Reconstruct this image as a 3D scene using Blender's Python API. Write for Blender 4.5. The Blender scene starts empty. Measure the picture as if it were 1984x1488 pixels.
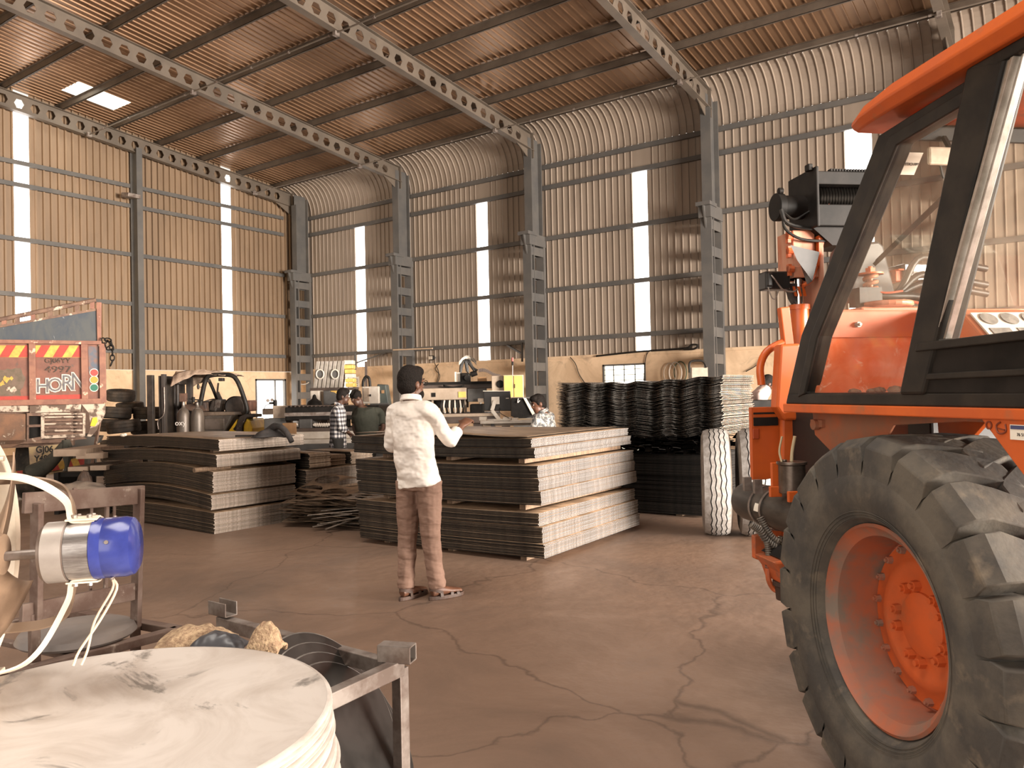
import bpy, math, random
from math import sin, cos, pi, radians, sqrt, atan2
from mathutils import Vector, Matrix, noise
random.seed(7)
S = bpy.context.scene
COL = S.collection

# ---------------------------------------------------------------- camera
cam_d = bpy.data.cameras.new('camera'); cam = bpy.data.objects.new('camera', cam_d); COL.objects.link(cam)
cam_d.sensor_width = 36.0; cam_d.lens = 36.0*1516/1984; cam_d.clip_start = 0.05; cam_d.clip_end = 300
_y, _p, _r = radians(-35.2), radians(0.71), radians(-1.19)
FWD = Vector((sin(_y)*cos(_p), cos(_y)*cos(_p), sin(_p)))
_rt = Vector((cos(_y), -sin(_y), 0)); _up = _rt.cross(FWD)
RGT = _rt*cos(_r) + _up*sin(_r); UPV = _up*cos(_r) - _rt*sin(_r)
cm = Matrix((RGT, UPV, -FWD)).transposed().to_4x4(); cm.translation = (0, 0, 1.5)
cam.matrix_world = cm
S.camera = cam

def depth_y(px, py, y): return (at(px, py, y=y)-Vector((0, 0, 1.5))).dot(FWD)
def at(px, py, z=None, x=None, y=None, d=None):
    """world point seen at photo pixel (px,py), at a given height, wall plane or depth"""
    r = FWD + RGT*((px-992)/1516.0) - UPV*((py-744)/1516.0)
    t = (z-1.5)/r.z if z is not None else x/r.x if x is not None else y/r.y if y is not None else d
    return Vector((0, 0, 1.5)) + r*t

# ---------------------------------------------------------------- view, world, daylight through the openings, added fills
S.view_settings.view_transform = 'Standard'; S.view_settings.look = 'None'
S.view_settings.exposure = 0.0; S.view_settings.gamma = 1.0; S.view_settings.use_curve_mapping = False
W = bpy.data.worlds.new('world'); S.world = W; W.use_nodes = True
bg = W.node_tree.nodes['Background']; bg.inputs[0].default_value = (1.0, 0.93, 0.82, 1); bg.inputs[1].default_value = 1.2
def area(name, loc, aim, sx, sy, power, col, spread=180):
    d = bpy.data.lights.new(name, 'AREA'); d.shape = 'RECTANGLE'; d.size = sx; d.size_y = sy
    d.energy = power; d.color = col; d.spread = radians(spread)
    o = bpy.data.objects.new(name, d); COL.objects.link(o); o.location = loc
    o.rotation_euler = (Vector(aim)-Vector(loc)).to_track_quat('-Z', 'Y').to_euler()
    return o
# big sliding-door opening in the right wall, and the open front behind the camera
area('daylight_right_door', (16.6, 8.0, 2.5), (-12, 8.6, 0.7), 14.0, 4.8, 10500, (1.0, 0.90, 0.80), 112)
area('daylight_front_door', (-2.5, -6.6, 3.2), (-4.5, 4, 1.6), 9.0, 5.2, 440, (1.0, 0.91, 0.82))
# added warm fill in an invented far-left front opening, raking the left wall
area('fill_left_wall', (-17.5, -6.6, 3.2), (-26.3, 7, 2.0), 9.0, 5.2, 900, (1.0, 0.76, 0.52), 90)
# added fill lamp out of view overhead, to brighten the foreground tops
area('fill_overhead', (-3.0, 0.2, 11.3), (-3.0, 0.4, 0), 8.0, 5.0, 560, (1.0, 0.93, 0.85), 115)

# ---------------------------------------------------------------- materials
MATS = {}
def M(name, c1, c2=None, rough=0.6, metal=0.0, scale=4.0, bump=0.0, bscale=None, lo=0.4, hi=0.6, c3=None, s3=1.0,
      lo3=0.55, hi3=0.65, stretch=(1, 1, 1), rnd=0.0, alpha=None, emit=0, trans=0, spec=0.5, detail=6, coord='Object', dist=0.0, r2=None):
    if name in MATS: return MATS[name]
    m = bpy.data.materials.new(name); m.use_nodes = True; nt = m.node_tree; N = nt.nodes; L = nt.links
    b = N['Principled BSDF']; b.inputs['Roughness'].default_value = rough; b.inputs['Metallic'].default_value = metal
    b.inputs['Specular IOR Level'].default_value = spec
    base = None
    tc = N.new('ShaderNodeTexCoord'); mp = N.new('ShaderNodeMapping'); L.new(tc.outputs[coord], mp.inputs[0]); mp.inputs['Scale'].default_value = stretch
    def noise_fac(s, l, h, d=detail):
        n = N.new('ShaderNodeTexNoise'); n.inputs['Scale'].default_value = s; n.inputs['Detail'].default_value = d
        n.inputs['Roughness'].default_value = 0.62; n.inputs['Distortion'].default_value = dist
        L.new(mp.outputs[0], n.inputs[0])
        r = N.new('ShaderNodeMapRange'); r.inputs[1].default_value = l; r.inputs[2].default_value = h; L.new(n.outputs[0], r.inputs[0])
        return r.outputs[0]
    def mix(f, a, c):
        x = N.new('ShaderNodeMix'); x.data_type = 'RGBA'
        if f is not None: L.new(f, x.inputs[0])
        if isinstance(a, tuple): x.inputs[6].default_value = (*a, 1)
        else: L.new(a, x.inputs[6])
        if isinstance(c, tuple): x.inputs[7].default_value = (*c, 1)
        else: L.new(c, x.inputs[7])
        return x
    out = None
    if c2 is not None:
        f1 = noise_fac(scale, lo, hi); out = mix(f1, c1, c2).outputs[2]
        if r2 is not None:
            mr = N.new('ShaderNodeMapRange'); L.new(f1, mr.inputs[0]); mr.inputs[3].default_value = rough; mr.inputs[4].default_value = r2; L.new(mr.outputs[0], b.inputs['Roughness'])
    if c3 is not None:
        out = mix(noise_fac(s3, lo3, hi3), out if out is not None else c1, c3).outputs[2]
    if rnd:
        oi = N.new('ShaderNodeObjectInfo'); hv = N.new('ShaderNodeHueSaturation')
        mr = N.new('ShaderNodeMapRange'); L.new(oi.outputs['Random'], mr.inputs[0]); mr.inputs[3].default_value = 1-rnd; mr.inputs[4].default_value = 1+rnd
        L.new(mr.outputs[0], hv.inputs['Value'])
        if out is not None: L.new(out, hv.inputs['Color'])
        else: hv.inputs['Color'].default_value = (*c1, 1)
        out = hv.outputs[0]
    if out is not None: L.new(out, b.inputs['Base Color'])
    else: b.inputs['Base Color'].default_value = (*c1, 1)
    if bump:
        n = N.new('ShaderNodeTexNoise'); n.inputs['Scale'].default_value = bscale or scale*3; n.inputs['Detail'].default_value = 5; L.new(mp.outputs[0], n.inputs[0])
        bp = N.new('ShaderNodeBump'); bp.inputs['Strength'].default_value = bump; bp.inputs['Distance'].default_value = 0.02
        L.new(n.outputs[0], bp.inputs['Height']); L.new(bp.outputs[0], b.inputs['Normal'])
    if alpha is not None: b.inputs['Alpha'].default_value = alpha
    if trans: b.inputs['Transmission Weight'].default_value = trans
    if emit:
        b.inputs['Emission Color'].default_value = (*c1, 1); b.inputs['Emission Strength'].default_value = emit
    m['_bsdf'] = 1
    MATS[name] = m
    return m

ORANGE = M('orange_paint', (0.56, 0.105, 0.016), (0.47, 0.085, 0.016), rough=0.35, scale=3, bump=0.03, c3=(0.30, 0.12, 0.05), s3=6, lo3=0.62, hi3=0.75, r2=0.5)
ORANGE_OLD = M('worn_orange_paint', (0.62, 0.11, 0.022), (0.33, 0.09, 0.035), rough=0.5, scale=5, bump=0.08, c3=(0.16, 0.10, 0.07), s3=9, lo3=0.55, hi3=0.7)
ORANGE_DUST_SHADE = M('dusty_shaded_orange', (0.40, 0.10, 0.035), (0.26, 0.11, 0.06), rough=0.75, scale=4, c3=(0.13, 0.10, 0.075), s3=3, lo3=0.5, hi3=0.7)  # dusty orange, also darkened for the shaded underside of the fender
BLACK_RUB = M('black_rubber_trim', (0.012, 0.011, 0.010), (0.024, 0.02, 0.016), rough=0.45, scale=8, bump=0.02, spec=0.28)
BLACK_METAL = M('black_painted_metal', (0.009, 0.008, 0.007), (0.018, 0.015, 0.013), rough=0.55, scale=6, spec=0.15)
TYRE = M('dusty_tyre_rubber', (0.048, 0.043, 0.037), (0.10, 0.085, 0.065), rough=0.85, scale=4, bump=0.12, bscale=40, c3=(0.17, 0.135, 0.095), s3=7, lo3=0.58, hi3=0.75)
TREAD = M('pale_tread_rubber', (0.34, 0.32, 0.30), (0.24, 0.22, 0.20), rough=0.8, scale=20, bump=0.1)
GROOVE = M('tread_groove_rubber', (0.012, 0.011, 0.010), rough=0.9)
STEEL_DARK = M('dark_mill_steel', (0.030, 0.025, 0.020), (0.06, 0.047, 0.036), rough=0.45, metal=0.55, scale=5, rnd=0.35, stretch=(1, 1, 8))
GREY_STEEL = M('grey_painted_steel', (0.088, 0.084, 0.080), (0.115, 0.106, 0.096), rough=0.55, scale=1.5)
def sheet_mat(name, top1, top2, side, end, rndv=0.22):
    """steel sheet: mill-scale faces, long edges darkened as the unlit side, ends brightened as the lit side (material follows the sheet's own faces)"""
    pass
STEEL_TOP = M('rusty_sheet_face', (0.18, 0.12, 0.075), (0.33, 0.23, 0.15), rough=0.5, metal=0.35, scale=1.6, stretch=(1.2, 4, 1), c3=(0.10, 0.065, 0.04), s3=2.2, lo3=0.5, hi3=0.7, dist=1.2)
STEEL_END = M('lit_side_edge', (0.235, 0.222, 0.212), (0.035, 0.03, 0.027), rough=0.42, metal=0.35, scale=55, lo=0.42, hi=0.62, rnd=0.16, stretch=(1, 1, 3), bump=0.3, bscale=90)  # end edges brightened to stand in for light from the right
STEEL_END2 = M('lit_edge_bar_steel', (0.36, 0.30, 0.25), (0.15, 0.12, 0.095), rough=0.5, metal=0.35, scale=9, lo=0.3, hi=0.7, rnd=0.2, stretch=(1, 3, 1), bump=0.2, bscale=60)  # lit-side brightness put into the left stack's ends; also steel of loose bars
STEEL_EDGE = M('shaded_side_edge', (0.030, 0.025, 0.02), (0.014, 0.011, 0.009), rough=0.42, metal=0.5, scale=12, rnd=0.5, stretch=(1, 1, 1))  # edges of the same sheets darkened to stand in for the unlit side
RUST = M('rusty_steel', (0.11, 0.065, 0.048), (0.17, 0.12, 0.095), rough=0.7, metal=0.2, scale=9, bump=0.12, c3=(0.36, 0.30, 0.25), s3=14, lo3=0.6, hi3=0.7)
BARE = M('bare_grey_steel', (0.30, 0.26, 0.23), (0.16, 0.12, 0.10), rough=0.45, metal=0.5, scale=8, bump=0.05)
CREAM = M('cream_enamel', (0.78, 0.70, 0.60), (0.66, 0.57, 0.47), rough=0.35, scale=6)
GLASS_M = None
def glass_mat():
    m = bpy.data.materials.new('cab_glass'); m.use_nodes = True; nt = m.node_tree; N = nt.nodes; L = nt.links
    for n in list(N): N.remove(n)
    o = N.new('ShaderNodeOutputMaterial'); t = N.new('ShaderNodeBsdfTransparent'); g = N.new('ShaderNodeBsdfGlossy'); mx = N.new('ShaderNodeMixShader')
    t.inputs[0].default_value = (0.93, 0.92, 0.88, 1); g.inputs[0].default_value = (1, 0.97, 0.9, 1); g.inputs[1].default_value = 0.04
    fr = N.new('ShaderNodeLayerWeight'); fr.inputs[0].default_value = 0.5; pw = N.new('ShaderNodeMath'); pw.operation = 'POWER'; pw.inputs[1].default_value = 5
    ad = N.new('ShaderNodeMath'); ad.operation = 'MULTIPLY_ADD'; ad.inputs[1].default_value = 0.8; ad.inputs[2].default_value = 0.07
    L.new(fr.outputs['Facing'], pw.inputs[0]); L.new(pw.outputs[0], ad.inputs[0]); L.new(ad.outputs[0], mx.inputs[0]); L.new(t.outputs[0], mx.inputs[1]); L.new(g.outputs[0], mx.inputs[2])
    # dust film on the pane
    d = N.new('ShaderNodeBsdfDiffuse'); d.inputs[0].default_value = (0.62, 0.52, 0.40, 1); mx2 = N.new('ShaderNodeMixShader')
    tc = N.new('ShaderNodeTexCoord'); n = N.new('ShaderNodeTexNoise'); n.inputs['Scale'].default_value = 5; n.inputs['Detail'].default_value = 8; L.new(tc.outputs['Object'], n.inputs[0])
    mr = N.new('ShaderNodeMapRange'); mr.inputs[1].default_value = 0.45; mr.inputs[2].default_value = 0.8; mr.inputs[3].default_value = 0.02; mr.inputs[4].default_value = 0.20
    L.new(n.outputs[0], mr.inputs[0]); L.new(mr.outputs[0], mx2.inputs[0]); L.new(mx.outputs[0], mx2.inputs[1]); L.new(d.outputs[0], mx2.inputs[2]); L.new(mx2.outputs[0], o.inputs[0])
    return m
GLASS_M = glass_mat()

# ---------------------------------------------------------------- mesh helpers
def frame(d, up=(0, 0, 1)):
    d = Vector(d).normalized(); u = Vector(up)
    if abs(d.dot(u)) > 0.98: u = Vector((1, 0, 0)) if abs(d.x) < 0.9 else Vector((0, 1, 0))
    a = u.cross(d).normalized(); b = d.cross(a).normalized()
    return a, b, d
class MB:
    def __init__(s): s.v = []; s.f = []; s.m = []; s.mi = 0
    def add(s, vs, fs, T=None):
        n = len(s.v); s.v += [tuple(T @ Vector(p)) if T else tuple(p) for p in vs]
        s.f += [tuple(n+i for i in f) for f in fs]; s.m += [s.mi]*len(fs); return s
    def box(s, p0, p1, T=None, bev=0.0):
        x0, y0, z0 = [min(a, b) for a, b in zip(p0, p1)]; x1, y1, z1 = [max(a, b) for a, b in zip(p0, p1)]
        return s.add([(x0,y0,z0),(x1,y0,z0),(x1,y1,z0),(x0,y1,z0),(x0,y0,z1),(x1,y0,z1),(x1,y1,z1),(x0,y1,z1)],
              [(3,2,1,0),(4,5,6,7),(0,1,5,4),(1,2,6,5),(2,3,7,6),(3,0,4,7)], T)
    def boxc(s, c, sz, T=None):
        return s.box([c[i]-sz[i]/2 for i in range(3)], [c[i]+sz[i]/2 for i in range(3)], T)
    def beam(s, a, b, w, h, up=(0,0,1)):
        a = Vector(a); b = Vector(b); x, y, d = frame(b-a, up); v = []
        for p in (a, b):
            for i, j in ((-1,-1),(1,-1),(1,1),(-1,1)): v.append(p + x*(i*w/2) + y*(j*h/2))
        return s.add(v, [(3,2,1,0),(4,5,6,7),(0,1,5,4),(1,2,6,5),(2,3,7,6),(3,0,4,7)])
    def cyl(s, a, b, r0, r1=None, n=20, caps=True):
        r1 = r0 if r1 is None else r1; a = Vector(a); b = Vector(b); x, y, d = frame(b-a); v = []
        for p, r in ((a, r0), (b, r1)):
            for i in range(n):
                t = 2*pi*i/n; v.append(p + x*(r*cos(t)) + y*(r*sin(t)))
        f = [(i, (i+1) % n, n+(i+1) % n, n+i) for i in range(n)]
        if caps: f += [tuple(range(n-1, -1, -1)), tuple(range(n, 2*n))]
        return s.add(v, f)
    def lathe(s, prof, a=(0,0,0), d=(0,0,1), n=40, caps=True, closed=False):
        a = Vector(a); x, y, d = frame(d); v = []
        for r, h in prof:
            for i in range(n):
                t = 2*pi*i/n; v.append(a + d*h + x*(r*cos(t)) + y*(r*sin(t)))
        k = len(prof); f = []
        for j in range(k if closed else k-1):
            j2 = (j+1) % k
            for i in range(n): f.append((j*n+i, j*n+(i+1) % n, j2*n+(i+1) % n, j2*n+i))
        if caps and not closed: f += [tuple(range(n-1, -1, -1)), tuple(range((k-1)*n, k*n))]
        return s.add(v, f)
    def tube(s, pts, r, n=8, sm=4, caps=True, closed=False):
        pts = [Vector(p) for p in pts]
        if sm > 1 and len(pts) > 2: pts = smooth(pts, sm, closed)
        k = len(pts); v = []; prev = None
        for i, p in enumerate(pts):
            if closed: d = pts[(i+1) % k]-pts[i-1]
            else: d = pts[min(i+1, k-1)]-pts[max(i-1, 0)]
            if prev is None: x, y, _ = frame(d)
            else:
                d = d.normalized(); x = (prev - d*prev.dot(d)).normalized(); y = d.cross(x)
            prev = x; rr = r(i/(k-1)) if callable(r) else r
            for j in range(n):
                t = 2*pi*j/n; v.append(p + x*(rr*cos(t)) + y*(rr*sin(t)))
        f = []
        for i in range(k if closed else k-1):
            i2 = (i+1) % k
            for j in range(n): f.append((i*n+j, i*n+(j+1) % n, i2*n+(j+1) % n, i2*n+j))
        if caps and not closed: f += [tuple(range(n-1, -1, -1)), tuple(range((k-1)*n, k*n))]
        return s.add(v, f)
    def prism(s, poly, h0, h1, plane='xz', T=None):
        """extrude a 2-D polygon between h0 and h1 along the axis missing from plane"""
        def P(a, b, h): return {'xz': (a, h, b), 'xy': (a, b, h), 'yz': (h, a, b)}[plane]
        n = len(poly); v = [P(a, b, h0) for a, b in poly] + [P(a, b, h1) for a, b in poly]
        f = [tuple(range(n)), tuple(range(2*n-1, n-1, -1))] + [(i, n+i, n+(i+1) % n, (i+1) % n) for i in range(n)]
        return s.add(v, f, T)
    def strip(s, outer, inner, h0, h1, plane='xz', closed=True, T=None):
        """flat ring between two polylines of equal length, extruded"""
        def P(a, b, h): return {'xz': (a, h, b), 'xy': (a, b, h), 'yz': (h, a, b)}[plane]
        n = len(outer); v = []
        for h in (h0, h1):
            v += [P(a, b, h) for a, b in outer] + [P(a, b, h) for a, b in inner]
        f = []; R = n if closed else n-1
        for i in range(R):
            j = (i+1) % n
            f += [(i, j, n+j, n+i), (2*n+n+i, 2*n+n+j, 2*n+j, 2*n+i), (i, 2*n+i, 2*n+j, j), (n+j, 3*n+j, 3*n+i, n+i)]
        if not closed: f += [(0, n, 3*n, 2*n), (n-1, 3*n-1, 4*n-1, 2*n-1)]
        return s.add(v, f, T)
    def grid(s, fn, nu, nv):
        v = [fn(i/nu, j/nv) for i in range(nu+1) for j in range(nv+1)]
        return s.add(v, [(i*(nv+1)+j, (i+1)*(nv+1)+j, (i+1)*(nv+1)+j+1, i*(nv+1)+j+1) for i in range(nu) for j in range(nv)])
    def sphere(s, c, r, nu=16, nv=10, T=None):
        rx, ry, rz = (r, r, r) if not hasattr(r, '__len__') else r
        c = Vector(c); v = [c+Vector((0, 0, -rz))]
        for j in range(1, nv):
            p = -pi/2 + pi*j/nv
            for i in range(nu): t = 2*pi*i/nu; v.append(c+Vector((rx*cos(p)*cos(t), ry*cos(p)*sin(t), rz*sin(p))))
        v.append(c+Vector((0, 0, rz))); f = []
        for i in range(nu): f.append((0, 1+(i+1) % nu, 1+i))
        for j in range(nv-2):
            for i in range(nu): a = 1+j*nu; f.append((a+i, a+(i+1) % nu, a+nu+(i+1) % nu, a+nu+i))
        a = 1+(nv-2)*nu
        for i in range(nu): f.append((a+i, a+(i+1) % nu, len(v)-1))
        return s.add(v, f, T)
    def mesh(s, name, mats, smooth_=False, wn=True):
        me = bpy.data.meshes.new(name); me.from_pydata([tuple(p) for p in s.v], [], s.f)
        for m in (mats if isinstance(mats, (list, tuple)) else [mats]): me.materials.append(m)
        for i, p in enumerate(me.polygons): p.material_index = s.m[i]; p.use_smooth = bool(smooth_)
        me.validate(); me.update()
        if wn:
            import bmesh
            bm = bmesh.new(); bm.from_mesh(me); bmesh.ops.recalc_face_normals(bm, faces=bm.faces)
            bm.to_mesh(me); bm.free()
        if smooth_: 
            try: me.set_sharp_from_angle(angle=radians(38 if smooth_ is True else smooth_))
            except Exception: pass
        return me
    def build(s, name, mats, parent=None, smooth_=False, bevel=0.0, loc=None, rotz=None, wn=True):
        me = s.mesh(name, mats, smooth_, wn); o = bpy.data.objects.new(name, me); COL.objects.link(o)
        if parent is not None: o.parent = parent
        if loc is not None: o.location = loc
        if rotz is not None: o.rotation_euler = (0, 0, rotz)
        if bevel:
            b = o.modifiers.new('bevel', 'BEVEL'); b.width = bevel; b.segments = 2; b.limit_method = 'ANGLE'; b.angle_limit = radians(40)
            b.harden_normals = False
        return o
def smooth(pts, sm=4, closed=False):
    out = []; k = len(pts); R = k if closed else k-1
    for i in range(R):
        p1, p2 = pts[i], pts[(i+1) % k]
        p0 = pts[i-1] if (closed or i > 0) else p1*2-p2
        p3 = pts[(i+2) % k] if (closed or i+2 < k) else p2*2-p1
        for j in range(sm):
            t = j/sm
            out.append(0.5*((2*p1)+(p2-p0)*t+(2*p0-5*p1+4*p2-p3)*t*t+(3*p1-p0-3*p2+p3)*t**3))
    if not closed: out.append(pts[-1])
    return out
def tag(o, label=None, cat=None, group=None, kind=None):
    if label: o['label'] = label
    if cat: o['category'] = cat
    if group: o['group'] = group
    if kind: o['kind'] = kind
    return o
def thing(name, label, cat, loc=(0,0,0), rz=0.0, group=None):
    o = bpy.data.objects.new(name, None); COL.objects.link(o); o.empty_display_size = 0.1
    o.location = loc; o.rotation_euler = (0, 0, rz); return tag(o, label, cat, group)
def copy_tree(o, parent=None, **kw):
    c = o.copy(); COL.objects.link(c); c.parent = parent
    for ch in list(o.children): copy_tree(ch, c)
    for k, v in kw.items():
        if k == 'loc': c.location = v
        elif k == 'rz': c.rotation_euler = (0, 0, v)
        else: c[k] = v
    return c
def struct(o, **kw): o['kind'] = 'structure'; return o
def text_mesh(name, txt, size, mat, parent, loc, rot, ext=0.002, bold=0.0, sx=1.0, align='CENTER'):
    cu = bpy.data.curves.new(name, 'FONT'); cu.body = txt; cu.size = size; cu.extrude = ext; cu.offset = bold; cu.align_x = align; cu.align_y = 'CENTER'
    cu.resolution_u = 3
    t = bpy.data.objects.new(name, cu); COL.objects.link(t)
    dg = bpy.context.evaluated_depsgraph_get(); me = bpy.data.meshes.new_from_object(t.evaluated_get(dg))
    bpy.data.objects.remove(t); me.materials.clear(); me.materials.append(mat)
    o = bpy.data.objects.new(name, me); COL.objects.link(o); o.parent = parent; o.location = loc; o.rotation_euler = rot; o.scale = (sx, 1, 1)
    return o
# ================================================================ the setting
def floor_mat():
    m = M('dusty_concrete_floor', (0.178, 0.113, 0.077), (0.24, 0.155, 0.108), rough=0.62, scale=0.9, bump=0.25, bscale=9, c3=(0.13, 0.09, 0.068), s3=0.45, lo3=0.5, hi3=0.72, detail=9, r2=0.42, dist=0.6)
    nt = m.node_tree; N = nt.nodes; L = nt.links; b = N['Principled BSDF']
    src = b.inputs['Base Color'].links[0].from_socket
    tc = N.new('ShaderNodeTexCoord'); nz = N.new('ShaderNodeTexNoise'); nz.inputs['Scale'].default_value = 1.6; nz.inputs['Detail'].default_value = 6
    L.new(tc.outputs['Object'], nz.inputs[0]); va = N.new('ShaderNodeVectorMath'); va.operation = 'MULTIPLY_ADD'; va.inputs[1].default_value = (0.7, 0.7, 0); L.new(nz.outputs['Color'], va.inputs[0]); L.new(tc.outputs['Object'], va.inputs[2])
    vo = N.new('ShaderNodeTexVoronoi'); vo.feature = 'DISTANCE_TO_EDGE'; vo.inputs['Scale'].default_value = 0.42; L.new(va.outputs[0], vo.inputs[0])
    mr = N.new('ShaderNodeMapRange'); mr.inputs[1].default_value = 0.0; mr.inputs[2].default_value = 0.006; mr.inputs[3].default_value = 1; mr.inputs[4].default_value = 0; L.new(vo.outputs['Distance'], mr.inputs[0])
    mm = N.new('ShaderNodeMath'); mm.operation = 'MULTIPLY'; mm.inputs[1].default_value = 0.45; L.new(mr.outputs[0], mm.inputs[0])
    mx = N.new('ShaderNodeMix'); mx.data_type = 'RGBA'; L.new(mm.outputs[0], mx.inputs[0]); L.new(src, mx.inputs[6]); mx.inputs[7].default_value = (0.03, 0.018, 0.012, 1); L.new(mx.outputs[2], b.inputs['Base Color'])
    return m
FLOOR = floor_mat()
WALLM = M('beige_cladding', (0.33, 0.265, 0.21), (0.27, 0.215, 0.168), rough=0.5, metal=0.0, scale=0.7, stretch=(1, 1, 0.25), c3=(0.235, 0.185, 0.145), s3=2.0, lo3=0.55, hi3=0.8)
ROOFM = M('galvanised_roof_sheet', (0.30, 0.18, 0.105), (0.23, 0.135, 0.076), rough=0.36, metal=0.6, scale=0.8, stretch=(1, 0.3, 1))
PLASTER = M('stained_plaster', (0.72, 0.52, 0.34), (0.60, 0.42, 0.265), rough=0.85, scale=0.9, bump=0.25, bscale=6, c3=(0.38, 0.27, 0.18), s3=1.6, lo3=0.55, hi3=0.75, dist=1.5)
STRIP = M('translucent_sheet', (1.0, 0.985, 0.96), rough=0.5, emit=7.0)
SKYL = M('open_roof_light', (1.0, 0.97, 0.80), rough=0.5, emit=5.0)
XL, YB, XR, YF = -25.3, 21.0, 17.0, -7.0
def roof_z(y): return 9.84 + 0.1*(20.5-y)
o = MB().box((XL-0.3, YF-0.3, -0.2), (XR+0.3, YB+0.3, 0)).build('floor', FLOOR); struct(o)

def ribbed(axis_pts, along0, along1, pitch, skip, depth=0.028):
    """axis_pts: list of (position across, normal offset dir) profile rows; returns profile list of (s, offset)"""
    prof = []; n = int(round((along1-along0)/pitch))
    for i in range(n):
        a = along0+i*pitch
        prof += [(a, 0), (a+pitch*0.64, 0), (a+pitch*0.66, depth), (a+pitch*0.86, depth), (a+pitch*0.90, 0)] if depth > 0.05 else [(a, 0), (a+pitch*0.80, 0), (a+pitch*0.85, depth), (a+pitch*0.93, depth), (a+pitch*0.98, 0)]
    prof.append((along1, 0)); return prof
# left wall cladding (runs along y) with two translucent strips left open between the rib runs
def wall_left():
    runs = [(-7.0, 10.45), (10.88, 17.42), (17.86, 21.0)]
    mb = MB()
    for a, b in runs:
        pr_ = ribbed(None, a, b, (b-a)/round((b-a)/0.215), None, 0.085)
        rows = [2.56, roof_z(0)+2.5]
        vs = []
        for s, off in pr_:
            top = roof_z(s)
            vs += [(XL+off, s, 2.56), (XL+off, s, top)]
        fs = [(2*i, 2*i+2, 2*i+3, 2*i+1) for i in range(len(pr_)-1)]
        mb.add(vs, fs)
    return struct(mb.build('wall_left', M('warm_lit_cladding', (0.285, 0.195, 0.122), (0.225, 0.152, 0.095), rough=0.5, scale=0.7, stretch=(1, 1, 0.25), c3=(0.18, 0.125, 0.08), s3=2.0, lo3=0.55, hi3=0.8), wn=False))  # same cladding as the back wall, tinted warm for the light on it
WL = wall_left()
def girts(parent, pts):
    for a, b in pts:
        MB().beam(a, b, 0.09, 0.13).build('girt', GREY_STEEL, parent)
gz = [3.16, 4.74, 6.38, 8.0, 8.66]
ycols_left = [-5.2, 1.2, 7.6, 14.05, 20.3]
girts(WL, [((XL+0.09, ycols_left[i]+0.12, z), (XL+0.09, ycols_left[i+1]-0.12, z)) for z in gz for i in range(len(ycols_left)-1)])
MB().box((XL-0.25, YF, 0), (XL+0.02, 18.8, 2.55)).box((XL-0.25, 20.25, 0), (XL+0.02, YB, 2.55)).box((XL-0.25, 18.8, 2.27), (XL+0.02, 20.25, 2.55)).build('masonry_base', PLASTER, WL)
for n, (a, b) in enumerate([(10.45, 10.88), (17.42, 17.86)]):
    struct(MB().box((XL-0.02, a, 2.56), (XL-0.01, b, roof_z(b)-0.45)).build('window_%d' % (n+1), STRIP))
# back wall with curved eave
RC = 0.95
def wall_back():
    runs = [(XL, -22.0), (-21.5, -16.14), (-15.68, -10.29), (-9.83, -4.37), (-3.75, XR)]
    mb = MB(); yb = YB
    for a, b in runs:
        pr_ = ribbed(None, a, b, (b-a)/round((b-a)/0.215), None)
        for i in range(len(pr_)-1):
            pass
        vs = []
        for s, off in pr_: vs += [(s, yb-off, 2.62), (s, yb-off, 8.78)]
        mb.add(vs, [(2*i, 2*i+2, 2*i+3, 2*i+1) for i in range(len(pr_)-1)])
    # above the strips the sheet closes again up to the eave
    for a, b in [(-22.0, -21.5), (-16.14, -15.68), (-10.29, -9.83), (-4.37, -3.75)]:
        mb.box((a, yb-0.002, 8.0), (b, yb+0.01, 8.78))
    pr_ = ribbed(None, XL, XR, (XR-XL)/round((XR-XL)/0.215), None)
    rows = 9; vs = []
    for s, off in pr_:
        for k in range(rows):
            t = radians(84)*k/(rows-1)
            vs.append((s, yb-RC+(RC-off)*cos(t), 8.78+(RC-off)*sin(t)*1.165))
    mb.add(vs, [(i*rows+k, (i+1)*rows+k, (i+1)*rows+k+1, i*rows+k+1) for i in range(len(pr_)-1) for k in range(rows-1)])
    return struct(mb.build('wall_back', WALLM, wn=False))
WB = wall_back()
for n, (a, b) in enumerate([(-22.0, -21.5), (-16.14, -15.68), (-10.29, -9.83), (-4.37, -3.75)]):
    struct(MB().box((a, YB+0.01, 2.62), (b, YB+0.02, 8.0)).build('window_%d' % (n+3), STRIP))
XC = [-24.75, -19.15, -13.5, -7.72, -1.95, 3.8, 9.5, 15.2]
girts(WB, [((XC[i]+0.1, YB-0.09, z), (XC[i+1]-0.1, YB-0.09, z)) for z in gz for i in range(len(XC)-1)])
def base_back():
    mb = MB(); y0, y1 = YB-0.02, YB+0.25
    wins = [(-23.2, -22.2, 1.45, 2.3), (-11.42, -10.0, 1.35, 2.32)]
    x = XL
    for a, b, z0, z1 in wins:
        mb.box((x, y0, 0), (a, y1, 2.6)).box((a, y0, 0), (b, y1, z0)).box((a, y0, z1), (b, y1, 2.6)); x = b
    mb.box((x, y0, 0), (XR, y1, 2.6)); mb.box((XL, y0-0.04, 2.56), (XR, y0+0.02, 2.64))
    return mb.build('masonry_base', PLASTER, WB)
base_back()
GREENISH = M('daylight_greenery_beyond', (1.0, 0.93, 0.42), (1.0, 1.0, 0.93), rough=0.8, scale=5, emit=0)
def outside(name, c, sz):
    """bright sunlit yard wall standing outside the window"""
    pass
WINM = M('sunlit_window_pane', (1.0, 0.96, 0.78), rough=0.4, emit=3.2)
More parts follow.
